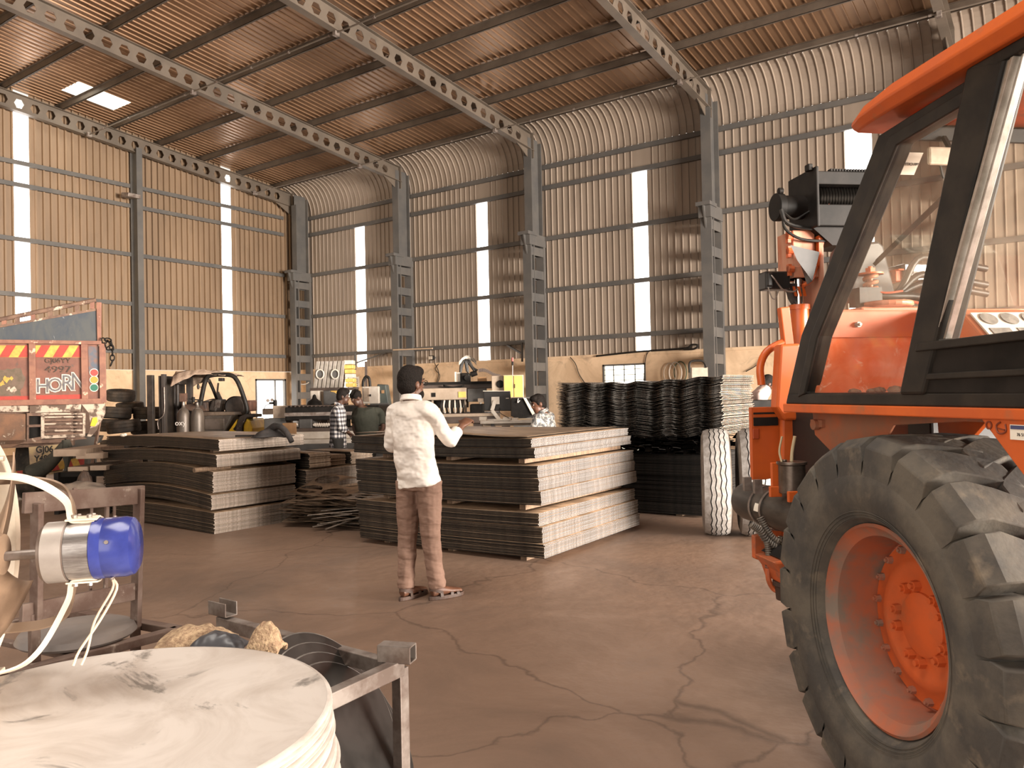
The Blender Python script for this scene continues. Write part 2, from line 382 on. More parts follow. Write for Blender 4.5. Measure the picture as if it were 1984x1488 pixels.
def grille_window(n, T, w, z0, z1, bars, hb):
    fr = MB(); fr.box((0, -0.03, z0), (0.05, 0.05, z1), T).box((w-0.05, -0.03, z0), (w, 0.05, z1), T).box((0, -0.03, z1-0.05), (w, 0.05, z1), T).box((0, -0.03, z0), (w, 0.05, z0+0.05), T)
    f = struct(fr.build('window_%d' % n, GREY_STEEL))
    g = MB()
    for i in range(1, bars): x = w*i/bars; g.box((x-0.012, -0.01, z0), (x+0.012, 0.015, z1), T)
    for i in range(1, hb): z = z0+(z1-z0)*i/hb; g.box((0, -0.01, z-0.008), (w, 0.01, z+0.008), T)
    g.build('grille', GREY_STEEL, f)
    MB().box((0, 0.1, z0), (w, 0.11, z1), T).build('pane', WINM, f)
grille_window(7, Matrix.Translation((-11.42, YB, 0)), 1.42, 1.35, 2.32, 4, 6)
grille_window(8, Matrix.Translation((-23.2, YB, 0)), 1.0, 1.45, 2.3, 3, 5)
# open doorway in the left wall near the corner, bright yard behind
T = Matrix.Translation((XL, 18.8, 0)) @ Matrix.Rotation(pi/2, 4, 'Z')
dr = MB(); dr.box((0, -0.03, 0), (0.07, 0.1, 2.27), T).box((1.38, -0.03, 0), (1.45, 0.1, 2.27), T).box((0, -0.03, 2.2), (1.45, 0.1, 2.27), T).box((0.92, -0.02, 0), (0.96, 0.05, 2.2), T)
d = struct(dr.build('door_1', GREY_STEEL))
MB().box((0, 0.14, 0), (1.45, 0.15, 2.27), T).build('pane', M('sunlit_doorway', (1.0, 0.98, 0.93), rough=0.4, emit=4.0), d)
# ceiling: ribbed sheet along the slope with one missing sheet (roof light)
def ceiling():
    mb = MB(); pr_ = ribbed(None, XL, XR, (XR-XL)/round((XR-XL)/0.215), None)
    hx0, hx1 = -24.05, -22.95; hy0, hy1 = 11.25, 12.8
    ys = [20.13, hy1, hy0, YF]
    for k in range(3):
        vs = []; fs = []
        for s, off in pr_:
            for y in (ys[k], ys[k+1]): vs.append((s, y, roof_z(y)-off))
        for i in range(len(pr_)-1):
            if k == 1 and hx0 < (pr_[i][0]+pr_[i+1][0])/2 < hx1: continue
            fs.append((2*i, 2*i+1, 2*i+3, 2*i+2))
        mb.add(vs, fs)
    c = struct(mb.build('ceiling', ROOFM, wn=False))
    w = struct(MB().add([(hx0-0.1, hy0-0.1, roof_z(hy0)+0.06), (hx1+0.1, hy0-0.1, roof_z(hy0)+0.06), (hx1+0.1, hy1+0.1, roof_z(hy1)+0.06), (hx0-0.1, hy1+0.1, roof_z(hy1)+0.06)], [(0, 1, 2, 3)]).build('window_9', SKYL, wn=False))
    PB = M('purlin_steel', (0.075, 0.055, 0.04), (0.10, 0.075, 0.055), rough=0.6, scale=2)
    y = 19.7
    ysl = []
    while y > YF: ysl.append(y); y -= 1.6
    for y in ysl:
        z = roof_z(y)-0.02
        MB().box((XL, y-0.03, z-0.2), (XR, y-0.02, z-0.02)).box((XL, y-0.03, z-0.2), (XR, y+0.03, z-0.19)).box((XL, y-0.09, z-0.03), (XR, y-0.02, z-0.02)).build('purlin', PB, c)
    return c
CEI = ceiling()
RAFT = M('rafter_steel', (0.11, 0.088, 0.068), (0.145, 0.115, 0.088), rough=0.55, scale=1.2)
def rafter(x, label, group=None, holes=True):
    t = thing('roof_rafter', label, 'roof beam', (x, 20.4, 9.12))
    L = 20.4-YF; web = MB(); bot = MB(); top = MB(); H = 0.5; sl = 0.1
    cw = 0.44; n = int(L/cw)
    for sx in (-0.006, 0.006):
        for i in range(n):
            y0 = -i*cw; y1 = -(i+1)*cw; zz = lambda y: -y*sl
            ym = (y0+y1)/2
            if i < 1 or not holes:
                web.add([(sx, y0, zz(y0)), (sx, y1, zz(y1)), (sx, y1, zz(y1)+H), (sx, y0, zz(y0)+H)], [(0, 1, 2, 3)]); continue
            hw = 0.14; hh = 0.13; c = zz(ym)+H/2
            hx = [(y0-(cw/2-hw), c), (ym+hw*0.5, c+hh), (ym-hw*0.5, c+hh), (y1+(cw/2-hw), c), (ym-hw*0.5, c-hh), (ym+hw*0.5, c-hh)]
            P = [(sx, y0, zz(y0)+H), (sx, y0, zz(y0))] + [(sx, a, b) for a, b in hx] + [(sx, y1, zz(y1)+H), (sx, y1, zz(y1))]
            # 0 TL 1 BL 2 hexL 3 hexTL 4 hexTR 5 hexR 6 hexBR 7 hexBL 8 TR 9 BR
            web.add(P, [(0, 1, 2), (0, 2, 3), (0, 3, 4, 8), (4, 5, 8), (8, 5, 9), (5, 6, 9), (6, 7, 1, 9), (7, 2, 1)])
    web.build('web', RAFT, t, wn=False)
    bot.beam((0, 0.1, -0.01), (0, -L, L*sl), 0.2, 0.016).build('bottom_flange', RAFT, t)
    top.beam((0, 0.1, H), (0, -L, L*sl+H), 0.2, 0.016).build('top_flange', RAFT, t)
    MB().box((-0.1, 0.02, -0.25), (0.1, 0.05, H+0.05)).prism([(-0.75, 0.07), (0.02, -0.35), (0.02, 0.0)], -0.01, 0.01, 'yz').build('haunch', RAFT, t)
    return t
rl = ['castellated roof beam along the left gable wall', 'castellated roof beam meeting the column between the first two light strips of the back wall',
      'castellated roof beam ending on the back-wall column behind the monitor', 'castellated roof beam ending on the column left of the orange crane',
      'castellated roof beam above the crane cab at the top right', 'castellated roof beam to the right of the crane']
for i, x in enumerate(XC[:5]): rafter(x if i else -25.0, rl[i], holes=(i < 5))
def column(x, label, first=False):
    t = thing('steel_column', label, 'column', (x, 20.5, 0))
    # lower battened part: two chords and batten plates; upper I section
    mb = MB(); 
    mb.box((-0.15, -0.42, 0), (0.15, -0.36, 6.15)).box((-0.012, -0.36, 0), (0.012, -0.22, 6.15)).box((-0.15, 0.30, 0), (0.15, 0.42, 6.15))
    mb.box((-0.15, -0.24, 0), (0.15, -0.20, 6.15))
    mb.build('chord', GREY_STEEL, t)
    for k in range(8):
        z = 0.75+k*0.72
        MB().box((0.12, -0.40, z), (0.14, 0.40, z+0.26)).box((-0.14, -0.40, z), (-0.12, 0.40, z+0.26)).build('batten_plate', GREY_STEEL, t)
    MB().box((-0.17, -0.5, 6.1), (0.17, 0.42, 6.45)).box((-0.2, -0.62, 6.4), (0.2, -0.1, 6.5)).prism([(-0.42, 5.8), (-0.6, 6.4), (-0.42, 6.4)], -0.02, 0.02, 'yz').build('bracket', GREY_STEEL, t)
    MB().box((-0.14, -0.28, 6.45), (0.14, -0.25, 9.1)).box((-0.012, -0.26, 6.45), (0.012, 0.30, 9.5)).box((-0.14, 0.28, 6.45), (0.14, 0.31, 9.4)).build('upper_section', GREY_STEEL, t)
    MB().box((-0.22, -0.5, 0), (0.22, 0.48, 0.03)).build('base_plate', GREY_STEEL, t)
cl = ['battened grey steel column in the far corner of the shed', 'battened grey steel column on the back wall, behind the head of the man in white shirt',
      'battened grey steel column on the back wall, right of the yellow cabinet', 'battened grey steel column on the back wall, above the right end of the wavy steel pile',
      'grey steel column hidden behind the orange crane cab']
for i in range(5): column(XC[i] if i else -24.6, cl[i])
def gable_col(y, label):
    t = thing('steel_column', label, 'column', (XL+0.3, y, 0)); h = roof_z(y)-0.6
    MB().box((-0.2, -0.1, 0), (-0.185, 0.1, h)).box((0.185, -0.1, 0), (0.2, 0.1, h)).box((-0.19, -0.006, 0), (0.19, 0.006, h)).build('shaft', GREY_STEEL, t)
    MB().box((-0.26, -0.16, 0), (0.26, 0.16, 0.025)).build('base_plate', GREY_STEEL, t)
    for z in gz: MB().box((-0.26, 0.006, z-0.16), (-0.1, 0.016, z-0.05)).prism([(-0.1, z-0.1), (0.19, z-0.3), (0.19, z-0.1)], -0.005, 0.005, 'xz').build('cleat', GREY_STEEL, t)
gable_col(14.05, 'grey steel column on the left wall, behind the pile of tyres')
gable_col(7.6, 'grey steel column on the left wall, left of the truck')
# thin pipe runs with couplings under the rafters
for y, lab in ((18.55, 'thin pipe slung under the rafters nearest the back wall'), (12.4, 'thin pipe slung under the rafters beside the bright roof light')):
    t = thing('overhead_pipe', lab, 'pipe', (0, y, 9.12+0.1*(20.4-y)-0.03))
    MB().cyl((XL+0.3, 0, 0), (XR, 0, 0), 0.02, n=8).build('pipe', RAFT, t, True)
    for i in range(28): MB().cyl((XL+1.4+i*1.45, 0, -0.0), (XL+1.46+i*1.45, 0, 0), 0.032, n=8).build('coupling', BARE, t, True)
    for x in XC[:5]:
        MB().box((x-0.05, -0.07, -0.08), (x+0.05, 0.07, 0.06)).build('clamp', BARE, t, bevel=0.01)
# unseen sides of the shed: front wall and right wall with wide door openings, the far-left one added for its light
struct(MB().box((XL, YF-0.05, 0), (-22.2, YF, roof_z(YF))).box((-22.2, YF-0.05, 5.9), (-12.8, YF, roof_z(YF))).box((-12.8, YF-0.05, 0), (-7.2, YF, roof_z(YF))).box((2.2, YF-0.05, 0), (XR, YF, roof_z(YF))).box((-7.2, YF-0.05, 5.9), (2.2, YF, roof_z(YF))).build('wall_front', WALLM))
struct(MB().box((XR, YF, 0), (XR+0.05, 0.8, roof_z(YF))).box((XR, 15.2, 0), (XR+0.05, YB, roof_z(14.7))).box((XR, 0.8, 4.95), (XR+0.05, 15.2, roof_z(2))).build('wall_right', WALLM))
# small flood lamp on the left column
t = thing('flood_lamp', 'flat flood lamp fixed high on the left-wall column', 'lamp', (XL+0.60, 13.75, 8.25))
MB().prism([(-0.18, -0.1), (0.3, -0.16), (0.34, -0.04), (-0.1, 0.04)], -0.32, 0.1, 'xz').build('housing', BARE, t, bevel=0.01)
MB().beam((-0.25, 0.3, 0.0), (0, 0, 0), 0.03, 0.03).build('arm', GREY_STEEL, t)
# ================================================================ stacks of steel sheet
def sheet_mesh(name, L, Wd, t, zf=None, nx=12, ny=4, mats=None, scallop=0.0):
    """sheet reaching from its near corner (0,0) to (-L, Wd); slots 0 face, 1 long edge (towards -y), 2 end edge (towards +x)"""
    zf = zf or (lambda x, y: 0.0); v = []; f = []; m = []
    def ix(i, j, k): return (i*(ny+1)+j)*2+k
    for i in range(nx+1):
        for j in range(ny+1):
            x = -L*i/nx; y = Wd*j/ny
            yy = y + (scallop*sin(2*pi*x/0.335) if j == 0 else 0)
            z = zf(x, y); v += [(x, yy, z), (x, yy, z+t)]
    for i in range(nx):
        for j in range(ny):
            f += [(ix(i,j,1), ix(i,j+1,1), ix(i+1,j+1,1), ix(i+1,j,1)), (ix(i,j,0), ix(i+1,j,0), ix(i+1,j+1,0), ix(i,j+1,0))]; m += [0, 0]
    for i in range(nx):
        f += [(ix(i,0,0), ix(i,0,1), ix(i+1,0,1), ix(i+1,0,0)), (ix(i,ny,0), ix(i+1,ny,0), ix(i+1,ny,1), ix(i,ny,1))]; m += [1, 1]
    for j in range(ny):
        f += [(ix(0,j,0), ix(0,j+1,0), ix(0,j+1,1), ix(0,j,1)), (ix(nx,j,0), ix(nx,j,1), ix(nx,j+1,1), ix(nx,j+1,0))]; m += [2, 2]
    me = bpy.data.meshes.new(name); me.from_pydata(v, [], f)
    for q in mats: me.materials.append(q)
    for i, p in enumerate(me.polygons): p.material_index = m[i]; p.use_smooth = m[i] == 0
    me.update(); return me
def pile(me, n, corner, rz, z0, z1, label, group, jx=0.005, jy=0.007, jr=0.0012, name='steel_sheet', seed=1, cat='steel sheet', shear=0.0, top_label=None):
    rr = random.Random(seed); out = []
    for k in range(n):
        o = bpy.data.objects.new(name, me); COL.objects.link(o)
        s = k/max(1, n-1)
        o.location = (corner[0]+rr.uniform(-jx, jx)+shear*s, corner[1]+rr.uniform(-jy, jy), z0+(z1-z0)*k/n)
        o.rotation_euler = (0, 0, rz+rr.uniform(-jr, jr))
        tag(o, label, cat, group); out.append(o)
    if top_label: out[-1]['label'] = top_label; del out[-1]['group']
    return out
TIMBER = M('grey_timber', (0.20, 0.13, 0.08), (0.11, 0.07, 0.045), rough=0.85, scale=10, stretch=(1, 6, 1))
def spacers(corner, L, Wd, z0, z1, xs, label, group, ext=0.0):
    for x in xs:
        o = MB().box((-0.035, -0.03, 0), (0.035, Wd*0.5, z1-z0-0.001)).box((-0.035, Wd*0.5, 0), (0.035, Wd+ext, z1-z0-0.001)).build('timber_spacer', TIMBER, bevel=0.004)
        o.location = (corner[0]+x, corner[1], z0); tag(o, label, 'timber', group)
cm3 = [STEEL_TOP, STEEL_EDGE, STEEL_END]
t_c = 0.0102
# centre stack, three tiers of bundles
CX, CY, CR = -3.74, 5.74, radians(1.5)
sag = lambda x, y: -0.012*sin(pi*min(1, max(0, -x/2.25)))
me1 = sheet_mesh('centre_sheet', 2.22, 1.98, t_c, sag, mats=cm3)
tiers = [('bottom', 0.055, [(0.00, 10), (-0.015, 11), (-0.05, 9)], 0.45), ('middle', 0.515, [(-0.03, 10), (-0.05, 9), (-0.06, 9)], 0.868), ('top', 0.925, [(-0.095, 8), (-0.125, 7)], 1.105)]
for ti, (tn, z0, bs, z1) in enumerate(tiers):
    ntot = sum(b[1] for b in bs); z = z0; names = ['lowest', 'middle', 'uppermost'] if len(bs) == 3 else ['lower', 'upper']
    for bi, (dx, n) in enumerate(bs):
        h = (z1-z0)*n/ntot
        lab = 'flat steel sheet in the %s bundle of the centre stack\'s %s tier' % (names[bi], tn)
        pile(me1, n, (CX+dx, CY+ti*0.01), CR, z, z+h-0.006, lab, 'sheets in the %s bundle of the %s tier, centre stack' % (names[bi], tn), seed=10+ti*5+bi, jx=0.006 if bi else 0.004)
        z += h
lift = lambda x, y: 0.055*max(0, min(1, (-x-0.15)/0.9))**1.5*(1-0.6*min(1, max(0, (-x-1.1)/0.9)))*(1-y/2.1) - 0.012*sin(pi*min(1, -x/2.25))
me_top = sheet_mesh('top_sheet', 2.05, 1.9, 0.006, lift, nx=24, ny=8, mats=[STEEL_TOP, STEEL_EDGE, STEEL_EDGE])
o = bpy.data.objects.new('steel_sheet', me_top); COL.objects.link(o); o.location = (CX-0.14, CY-0.02, 1.112); o.rotation_euler = (0, 0, CR+0.03)
tag(o, 'single rusty steel sheet with lifted front edge on top of the centre stack', 'steel sheet')
for (za, zb, nm) in ((0.0, 0.053, 'bottom'), (0.452, 0.513, 'middle'), (0.87, 0.923, 'top')):
    spacers((CX-0.02, CY+0.1), 2.2, 1.98, za+0.001 if za else 0, zb-0.012, (-0.25, -1.1, -1.95), 'timber spacer under the %s tier of the centre stack' % nm, 'timber spacers under the %s tier of the centre stack' % nm, ext=-0.15)
# left stack of longer sheets, sagging at the far left end
cl3 = [STEEL_TOP, M('black_sheet_edge', (0.022, 0.018, 0.015), (0.010, 0.009, 0.008), rough=0.5, metal=0.4, scale=12, rnd=0.45), STEEL_END2]  # front edges coloured dark as the unlit side, ends bright as the lit one
LX, LY, LR = -7.79, 5.22, radians(-1.5)
def arch(a, d, w=2.5):
    return lambda x, y: a*sin(pi*min(1, -x/w)) + d*(-x/w)**2
lefts = [('lowest', 0.0, 0.235, 17, 0.0, arch(0.02, -0.0), 2.3, 1.2), ('second', 0.262, 0.43, 12, -0.06, arch(0.07, -0.02), 2.45, 1.15), ('third', 0.455, 0.69, 17, -0.04, arch(0.075, -0.035), 2.5, 1.13),
         ('fourth', 0.745, 0.885, 10, 0.02, arch(0.035, -0.01), 2.6, 1.15), ('topmost', 0.925, 1.055, 9, 0.05, arch(0.02, 0.0), 2.55, 1.17)]
for i, (nm, z0, z1, n, dx, fn, L, Wd) in enumerate(lefts):
    me = sheet_mesh('left_sheet_%s' % nm, L, Wd, (z1-z0)/n*0.82, fn, nx=16, mats=cl3)
    pile(me, n, (LX+dx, LY+0.01*i), LR, z0+0.002, z1, 'long dark steel sheet in the %s bundle of the left stack' % nm, 'sheets in the %s bundle of the left stack' % nm, seed=30+i)
spacers((LX+0.02, LY+0.2), 2.4, 1.0, 0.692, 0.744, (-0.3, -1.0), 'timber spacer under the fourth bundle of the left stack', 'timber spacers under the fourth bundle of the left stack')
spacers((LX+0.02, LY+0.2), 2.4, 1.0, 0.887, 0.924, (-0.3, -0.9), 'timber spacer under the topmost bundle of the left stack', 'timber spacers under the topmost bundle of the left stack')
o = MB().cyl((0, -0.16, 0), (0, 0.3, 0), 0.027, n=14).build('timber_log', TIMBER, smooth_=True, loc=(LX-0.17, LY+0.03, 0.718)); tag(o, 'short round log end poking out of the gap in the left stack', 'timber')
# second row behind it
t = [('lower', 0.0, 0.30, 19, 0.0, 6.44, 2.4, 1.35), ('upper', 0.36, 0.60, 15, 0.02, 6.46, 2.4, 1.22)]
for i, (nm, z0, z1, n, dx, y, L, Wd) in enumerate(t):
    me = sheet_mesh('rear_sheet_%s' % nm, L, Wd, (z1-z0)/n*0.82, arch(0.02, 0), nx=8, mats=cl3)
    pile(me, n, (-7.74+dx, y), LR, z0+0.002, z1, 'steel sheet in the %s bundle of the low stack behind the scrap plates' % nm, 'sheets in the %s bundle of the low stack behind the scrap' % nm, seed=50+i)
spacers((-7.74, 6.5), 2.4, 1.0, 0.302, 0.358, (-0.2, -1.1), 'timber spacer inside the low stack behind the scrap plates', 'timber spacers inside the low stack')
STRIPW = M('cut_strip_ends', (0.46, 0.37, 0.28), (0.30, 0.22, 0.16), rough=0.5, metal=0.25, scale=18, rnd=0.25)
for g, (y0, w, z0, n, lb) in enumerate([(6.50, 0.34, 0.64, 14, 'left'), (6.90, 0.25, 0.64, 10, 'middle'), (7.20, 0.38, 0.64, 12, 'right')]):
    me = sheet_mesh('cut_strip_%d' % g, 0.9, w, 0.0125, nx=2, ny=1, mats=[STEEL_TOP, STEEL_EDGE, STRIPW if g != 1 else TIMBER])
    pile(me, n, (-7.70-(0.06 if g == 1 else 0), y0), LR, z0-0.018, z0-0.018+n*0.0132, 'narrow steel strip in the %s of three small piles on the low stack' % lb, 'cut strips, %s small pile' % lb, jx=0.012, name='steel_strip', seed=60+g, cat='steel strip')
# black stack on the right: flat sheets below, buckled skeleton sheets above
BLK = M('black_glossy_sheet', (0.035, 0.031, 0.028), (0.014, 0.012, 0.011), rough=0.22, metal=0.9, scale=7, rnd=0.4)
BEND = M('lit_side_end', (0.55, 0.47, 0.39), (0.30, 0.24, 0.19), rough=0.45, metal=0.4, scale=30, rnd=0.35)  # right-facing ends painted pale to carry the light falling on them
me = sheet_mesh('black_flat_sheet', 2.75, 1.15, 0.0145, arch(-0.01, 0, 2.75), nx=8, mats=[BLK, cl3[1], cl3[1]])
pile(me, 45, (-3.42, 8.72), radians(-2.0), 0.03, 0.745, 'flat black steel sheet in the lower part of the black stack behind the paired tyres', 'flat sheets in the lower black stack', seed=70, jx=0.012, jy=0.012)
for x in (-3.8, -4.7, -5.7):
    o = MB().box((-0.04, 0, 0), (0.04, 1.0, 0.028)).build('timber_spacer', TIMBER, loc=(x, 8.8, 0)); tag(o, 'timber spacer on the floor under the black stack', 'timber', 'timber spacers under the black stack')
def wavy(seed, amp, ripple, ph):
    r = random.Random(seed); a = [r.uniform(-1, 1) for _ in range(4)]
    def f(x, y):
        s = -x/2.3
        return ripple*sin(2*pi*x/0.40+ph) - (0.004*max(0.0, sin(2*pi*x/0.40+ph+1.2)) if y < 0.001 else 0) + amp*(a[0]*sin(pi*s)+a[1]*0.4*sin(2*pi*s)) + 0.0008*a[2]*sin(9*x) + 0.085*max(0, 0.45-s)**1.6*2.2 + 0.03*max(0, s-0.75) + 0.002*a[3]*y
    return f
wm = []
for k in range(4):
    wm.append(sheet_mesh('buckled_sheet_%d' % k, 2.3, 1.0, 0.005, wavy(k, 0.003, 0.0135, 0.05*k), nx=72, ny=24, mats=[BLK, M('scalloped_black_edge', (0.16, 0.145, 0.13), (0.04, 0.035, 0.03), rough=0.28, metal=0.7, scale=9, rnd=0.5), BEND], scallop=0.034))
rr = random.Random(5)
for k in range(52):
    o = bpy.data.objects.new('buckled_sheet', wm[rr.randrange(4)]); COL.objects.link(o)
    s = k/51
    o.location = (-3.22+rr.uniform(-0.018, 0.018)+0.05*sin(s*7)*(s-0.3)-0.02, 8.80+rr.uniform(-0.03, 0.03), 0.925+0.0134*k); o.rotation_euler = (0, 0, radians(-2)+rr.uniform(-0.006, 0.006))
    tag(o, 'thin buckled black steel sheet in the wavy pile above the paired tyres', 'steel sheet', 'buckled sheets of the wavy pile')
o['label'] = 'topmost buckled black sheet of the wavy pile under the small grille window'; del o['group']
# tangled skeleton offcuts between the two parts
for k in range(30):
    mb = MB(); L = rr.uniform(1.2, 2.2); x0 = -3.25-rr.uniform(0.0, 0.7); yo = 8.74+rr.uniform(0.0, 0.10)+0.33*(k % 4)
    pts = [(x0-L*i/14, yo+rr.uniform(-0.02, 0.02), 0.765+0.0052*k+rr.uniform(-0.008, 0.012)) for i in range(15)]
    for i in range(14): mb.beam(pts[i], pts[i+1], 0.10, 0.005, (rr.uniform(-.3, .3), rr.uniform(-.8, .8), 1))
    tag(mb.build('steel_offcut', BLK), 'thin twisted black steel offcut squeezed below the wavy pile', 'offcut', 'twisted offcuts under the wavy pile')
# scrap plates with round cut-outs lying on the floor
def skeleton_mesh(seed, nx=3, ny=2, cell=0.38):
    r = random.Random(seed); mb = MB(); n = 20
    for i in range(nx):
        for j in range(ny):
            cx, cy = (i+0.5)*cell-nx*cell/2, (j+0.5)*cell-ny*cell/2; ou = []; inn = []
            rad = cell*0.44
            for k in range(n):
                a = 2*pi*k/n+pi/4; c, s = cos(a), sin(a); q = max(abs(c), abs(s)); ou.append((cx+c/q*cell/2, cy+s/q*cell/2)); inn.append((cx+rad*c, cy+rad*s*0.94))
            mb.strip(ou, inn, 0, 0.003, 'xy')
            if (i+j+seed) % 3 == 0: 
                mb.prism([(cx-cell/2, cy-0.02), (cx+cell/2, cy-0.05), (cx+cell/2, cy+0.03), (cx-cell/2, cy+0.02)], 0.0, 0.003, 'xy')
    for i, p in enumerate(mb.v):
        x, y, z = p; mb.v[i] = (x, y, z+0.02*sin(3*x+seed)+0.025*sin(4*y+seed*2))
    return mb.mesh('skeleton_%d' % seed, M('scrap_plate_face', (0.26, 0.18, 0.12), (0.12, 0.085, 0.06), rough=0.4, metal=0.55, scale=4, rnd=0.4))
sk = [skeleton_mesh(s) for s in range(4)]
for k in range(20):
    o = bpy.data.objects.new('cut_out_plate', sk[k % 4]); COL.objects.link(o)
    o.location = (-7.08+rr.uniform(-0.13, 0.13), 6.50+rr.uniform(-0.13, 0.13), 0.055+0.0155*k)
    o.rotation_euler = (rr.uniform(-0.03, 0.03)+0.02, rr.uniform(-0.035, 0.035)+0.03, radians(18)+rr.uniform(-0.3, 0.3))
    o.scale = (0.93, 0.93, 1)
    tag(o, 'scrap steel plate with round cut-outs in the messy pile between the stacks', 'scrap plate', 'scrap plates with cut-outs')
o.rotation_euler = (0.15, 0.05, radians(12)); o.location.z += 0.055; o['label'] = 'topmost scrap plate showing big round cut-outs, pile left of the man in white shirt'; del o['group']
for k in range(9):
    a = rr.uniform(-0.5, 0.9); L = rr.uniform(0.35, 0.8); x = -6.75+rr.uniform(-0.25, 0.2); y = 6.1+rr.uniform(-0.1, 0.12)
    o = MB().box((-L/2, -0.02, 0), (L/2, 0.02, 0.006)).build('steel_bar', STEEL_END2, loc=(x, y, 0.06+0.02*k)); o.rotation_euler = (0, rr.uniform(-0.25, 0.05), 0.5+a)
    tag(o, 'thin loose steel bar sticking out of the front of the scrap pile', 'steel bar', 'loose bars in the scrap pile')
# ================================================================ mobile crane (local: x forward, y out towards the near side, z up)
CRA = thing('mobile_crane', 'orange pick-and-carry mobile crane with black-framed cab filling the right of the picture', 'crane', (-0.53, 2.95, 0), radians(133.3))
RIMC = M('dusty_orange_rim', (0.36, 0.10, 0.045), (0.22, 0.11, 0.075), rough=0.7, scale=5, c3=(0.17, 0.13, 0.10), s3=4, lo3=0.5, hi3=0.62, bump=0.05)
DISCM = M('orange_wheel_disc', (0.56, 0.095, 0.018), (0.44, 0.085, 0.022), rough=0.5, scale=4, c3=(0.30, 0.11, 0.05), s3=5, lo3=0.55, hi3=0.75)
def big_wheel(parent, R=0.665, w=0.40, y0=0.0, z=0.665, x=0.0, side=1):
    c = Vector((x, y0, z)); d = Vector((0, -side, 0))
    # tyre carcass profile (radius, depth inwards)
    prof = [(0.352, 0.005), (0.375, -0.035), (0.44, -0.065), (0.52, -0.068), (0.575, -0.05), (0.602, -0.01), (0.615, 0.06), (0.626, w/2-0.03), (0.622, w-0.12), (0.615, w-0.06), (0.585, w-0.015), (0.52, w+0.008), (0.44, w+0.005), (0.36, w-0.05)]
    mb = MB(); mb.lathe(prof, c, d, n=96, caps=False)
    for r_, h_ in ((0.40, -0.052), (0.39, -0.046), (0.38, -0.04)):
        mb.lathe([(r_-0.002, h_), (r_, h_-0.004), (r_+0.002, h_)], c, d, n=72, caps=False)
    X, Y, D = frame(d)
    N_ = 22
    def P(a, r, h): return c + D*h + X*(r*cos(a)) + Y*(r*sin(a))
    for i in range(N_):
        a0 = 2*pi*i/N_
        for sd in (0, 1):
            off = a0 + (pi/N_ if sd else 0); hs = (lambda h: h) if not sd else (lambda h: w-0.06-h)
            # lug centre line: from the shoulder, slanting towards the tread middle
            ln = [(0.0, -0.066, 0.575, 0.066), (0.0, -0.063, 0.628, 0.070), (0.0, -0.02, 0.660, 0.071), (0.0, 0.03, 0.665, 0.070), (0.05, 0.10, 0.666, 0.066), (0.12, 0.18, 0.666, 0.058), (0.15, 0.205, 0.664, 0.05)]
            vs = []
            for da, h, r, hw in ln:
                for q, rr_ in ((-1, r-0.055), (-1, r), (1, r), (1, r-0.055)):
                    ww = hw*(1.15 if rr_ < r else 0.92)
                    vs.append(P(off+da*(1 if not sd else 1)+q*ww/0.66*1.15, rr_, hs(h)))
            fs = [(0, 1, 2, 3), tuple(len(vs)-4+k for k in (3, 2, 1, 0))]
            for k in range(len(ln)-1):
                for q in range(4): fs.append((k*4+q, (k+1)*4+q, (k+1)*4+(q+1) % 4, k*4+(q+1) % 4))
            mb.add(vs, fs)
    ty = mb.build('tyre', TYRE, parent, smooth_=28, bevel=0.008)
    rm = MB(); rm.lathe([(0.352, 0.02), (0.356, -0.012), (0.345, -0.018), (0.335, 0.0), (0.312, 0.015), (0.305, 0.05), (0.298, 0.11), (0.294, 0.18), (0.290, w-0.05), (0.34, w-0.04), (0.352, w-0.06)], c, d, n=80, caps=False, closed=False)
    rim = rm.build('rim', RIMC, parent, True)
    dm = MB(); dm.lathe([(0.293, 0.178), (0.282, 0.160), (0.240, 0.156), (0.224, 0.146), (0.205, 0.138), (0.185, 0.140), (0.155, 0.150), (0.112, 0.150), (0.110, 0.141), (0.104, 0.138), (0.0001, 0.136)], c, d, n=64, caps=False)
    disc = dm.build('wheel_disc', DISCM, rim, True)
    for i in range(10):
        a = 2*pi*i/10+0.25 + (0.09 if i % 2 else -0.09); p = P(a, 0.133, 0.150)
        MB().cyl(p, p-D*0.026, 0.020, 0.018, n=6).cyl(p-D*0.026, p-D*0.037, 0.010, n=10).build('lug_nut', DISCM, rim)
    for i in range(18):
        a = 2*pi*i/18+0.1; p = P(a, 0.262, 0.159)
        MB().cyl(p, p-D*0.020, 0.015, 0.013, n=6).cyl(p-D*0.02, p-D*0.028, 0.007, n=8).build('rim_bolt', RIMC, rim)
    return rim
rw = thing('rear_wheel', None, None); rw.parent = CRA; big_wheel(rw)
rw2 = thing('rear_wheel', None, None, (0, -1.95, 0)); rw2.parent = CRA; big_wheel(rw2, side=-1, y0=0)
def part(mb, name, mat, sm=False, bev=0.0, parent=None): return mb.build(name, mat, parent or CRA, sm, bev)
LEN = -1.9   # rear end of the cab side, beyond the frame
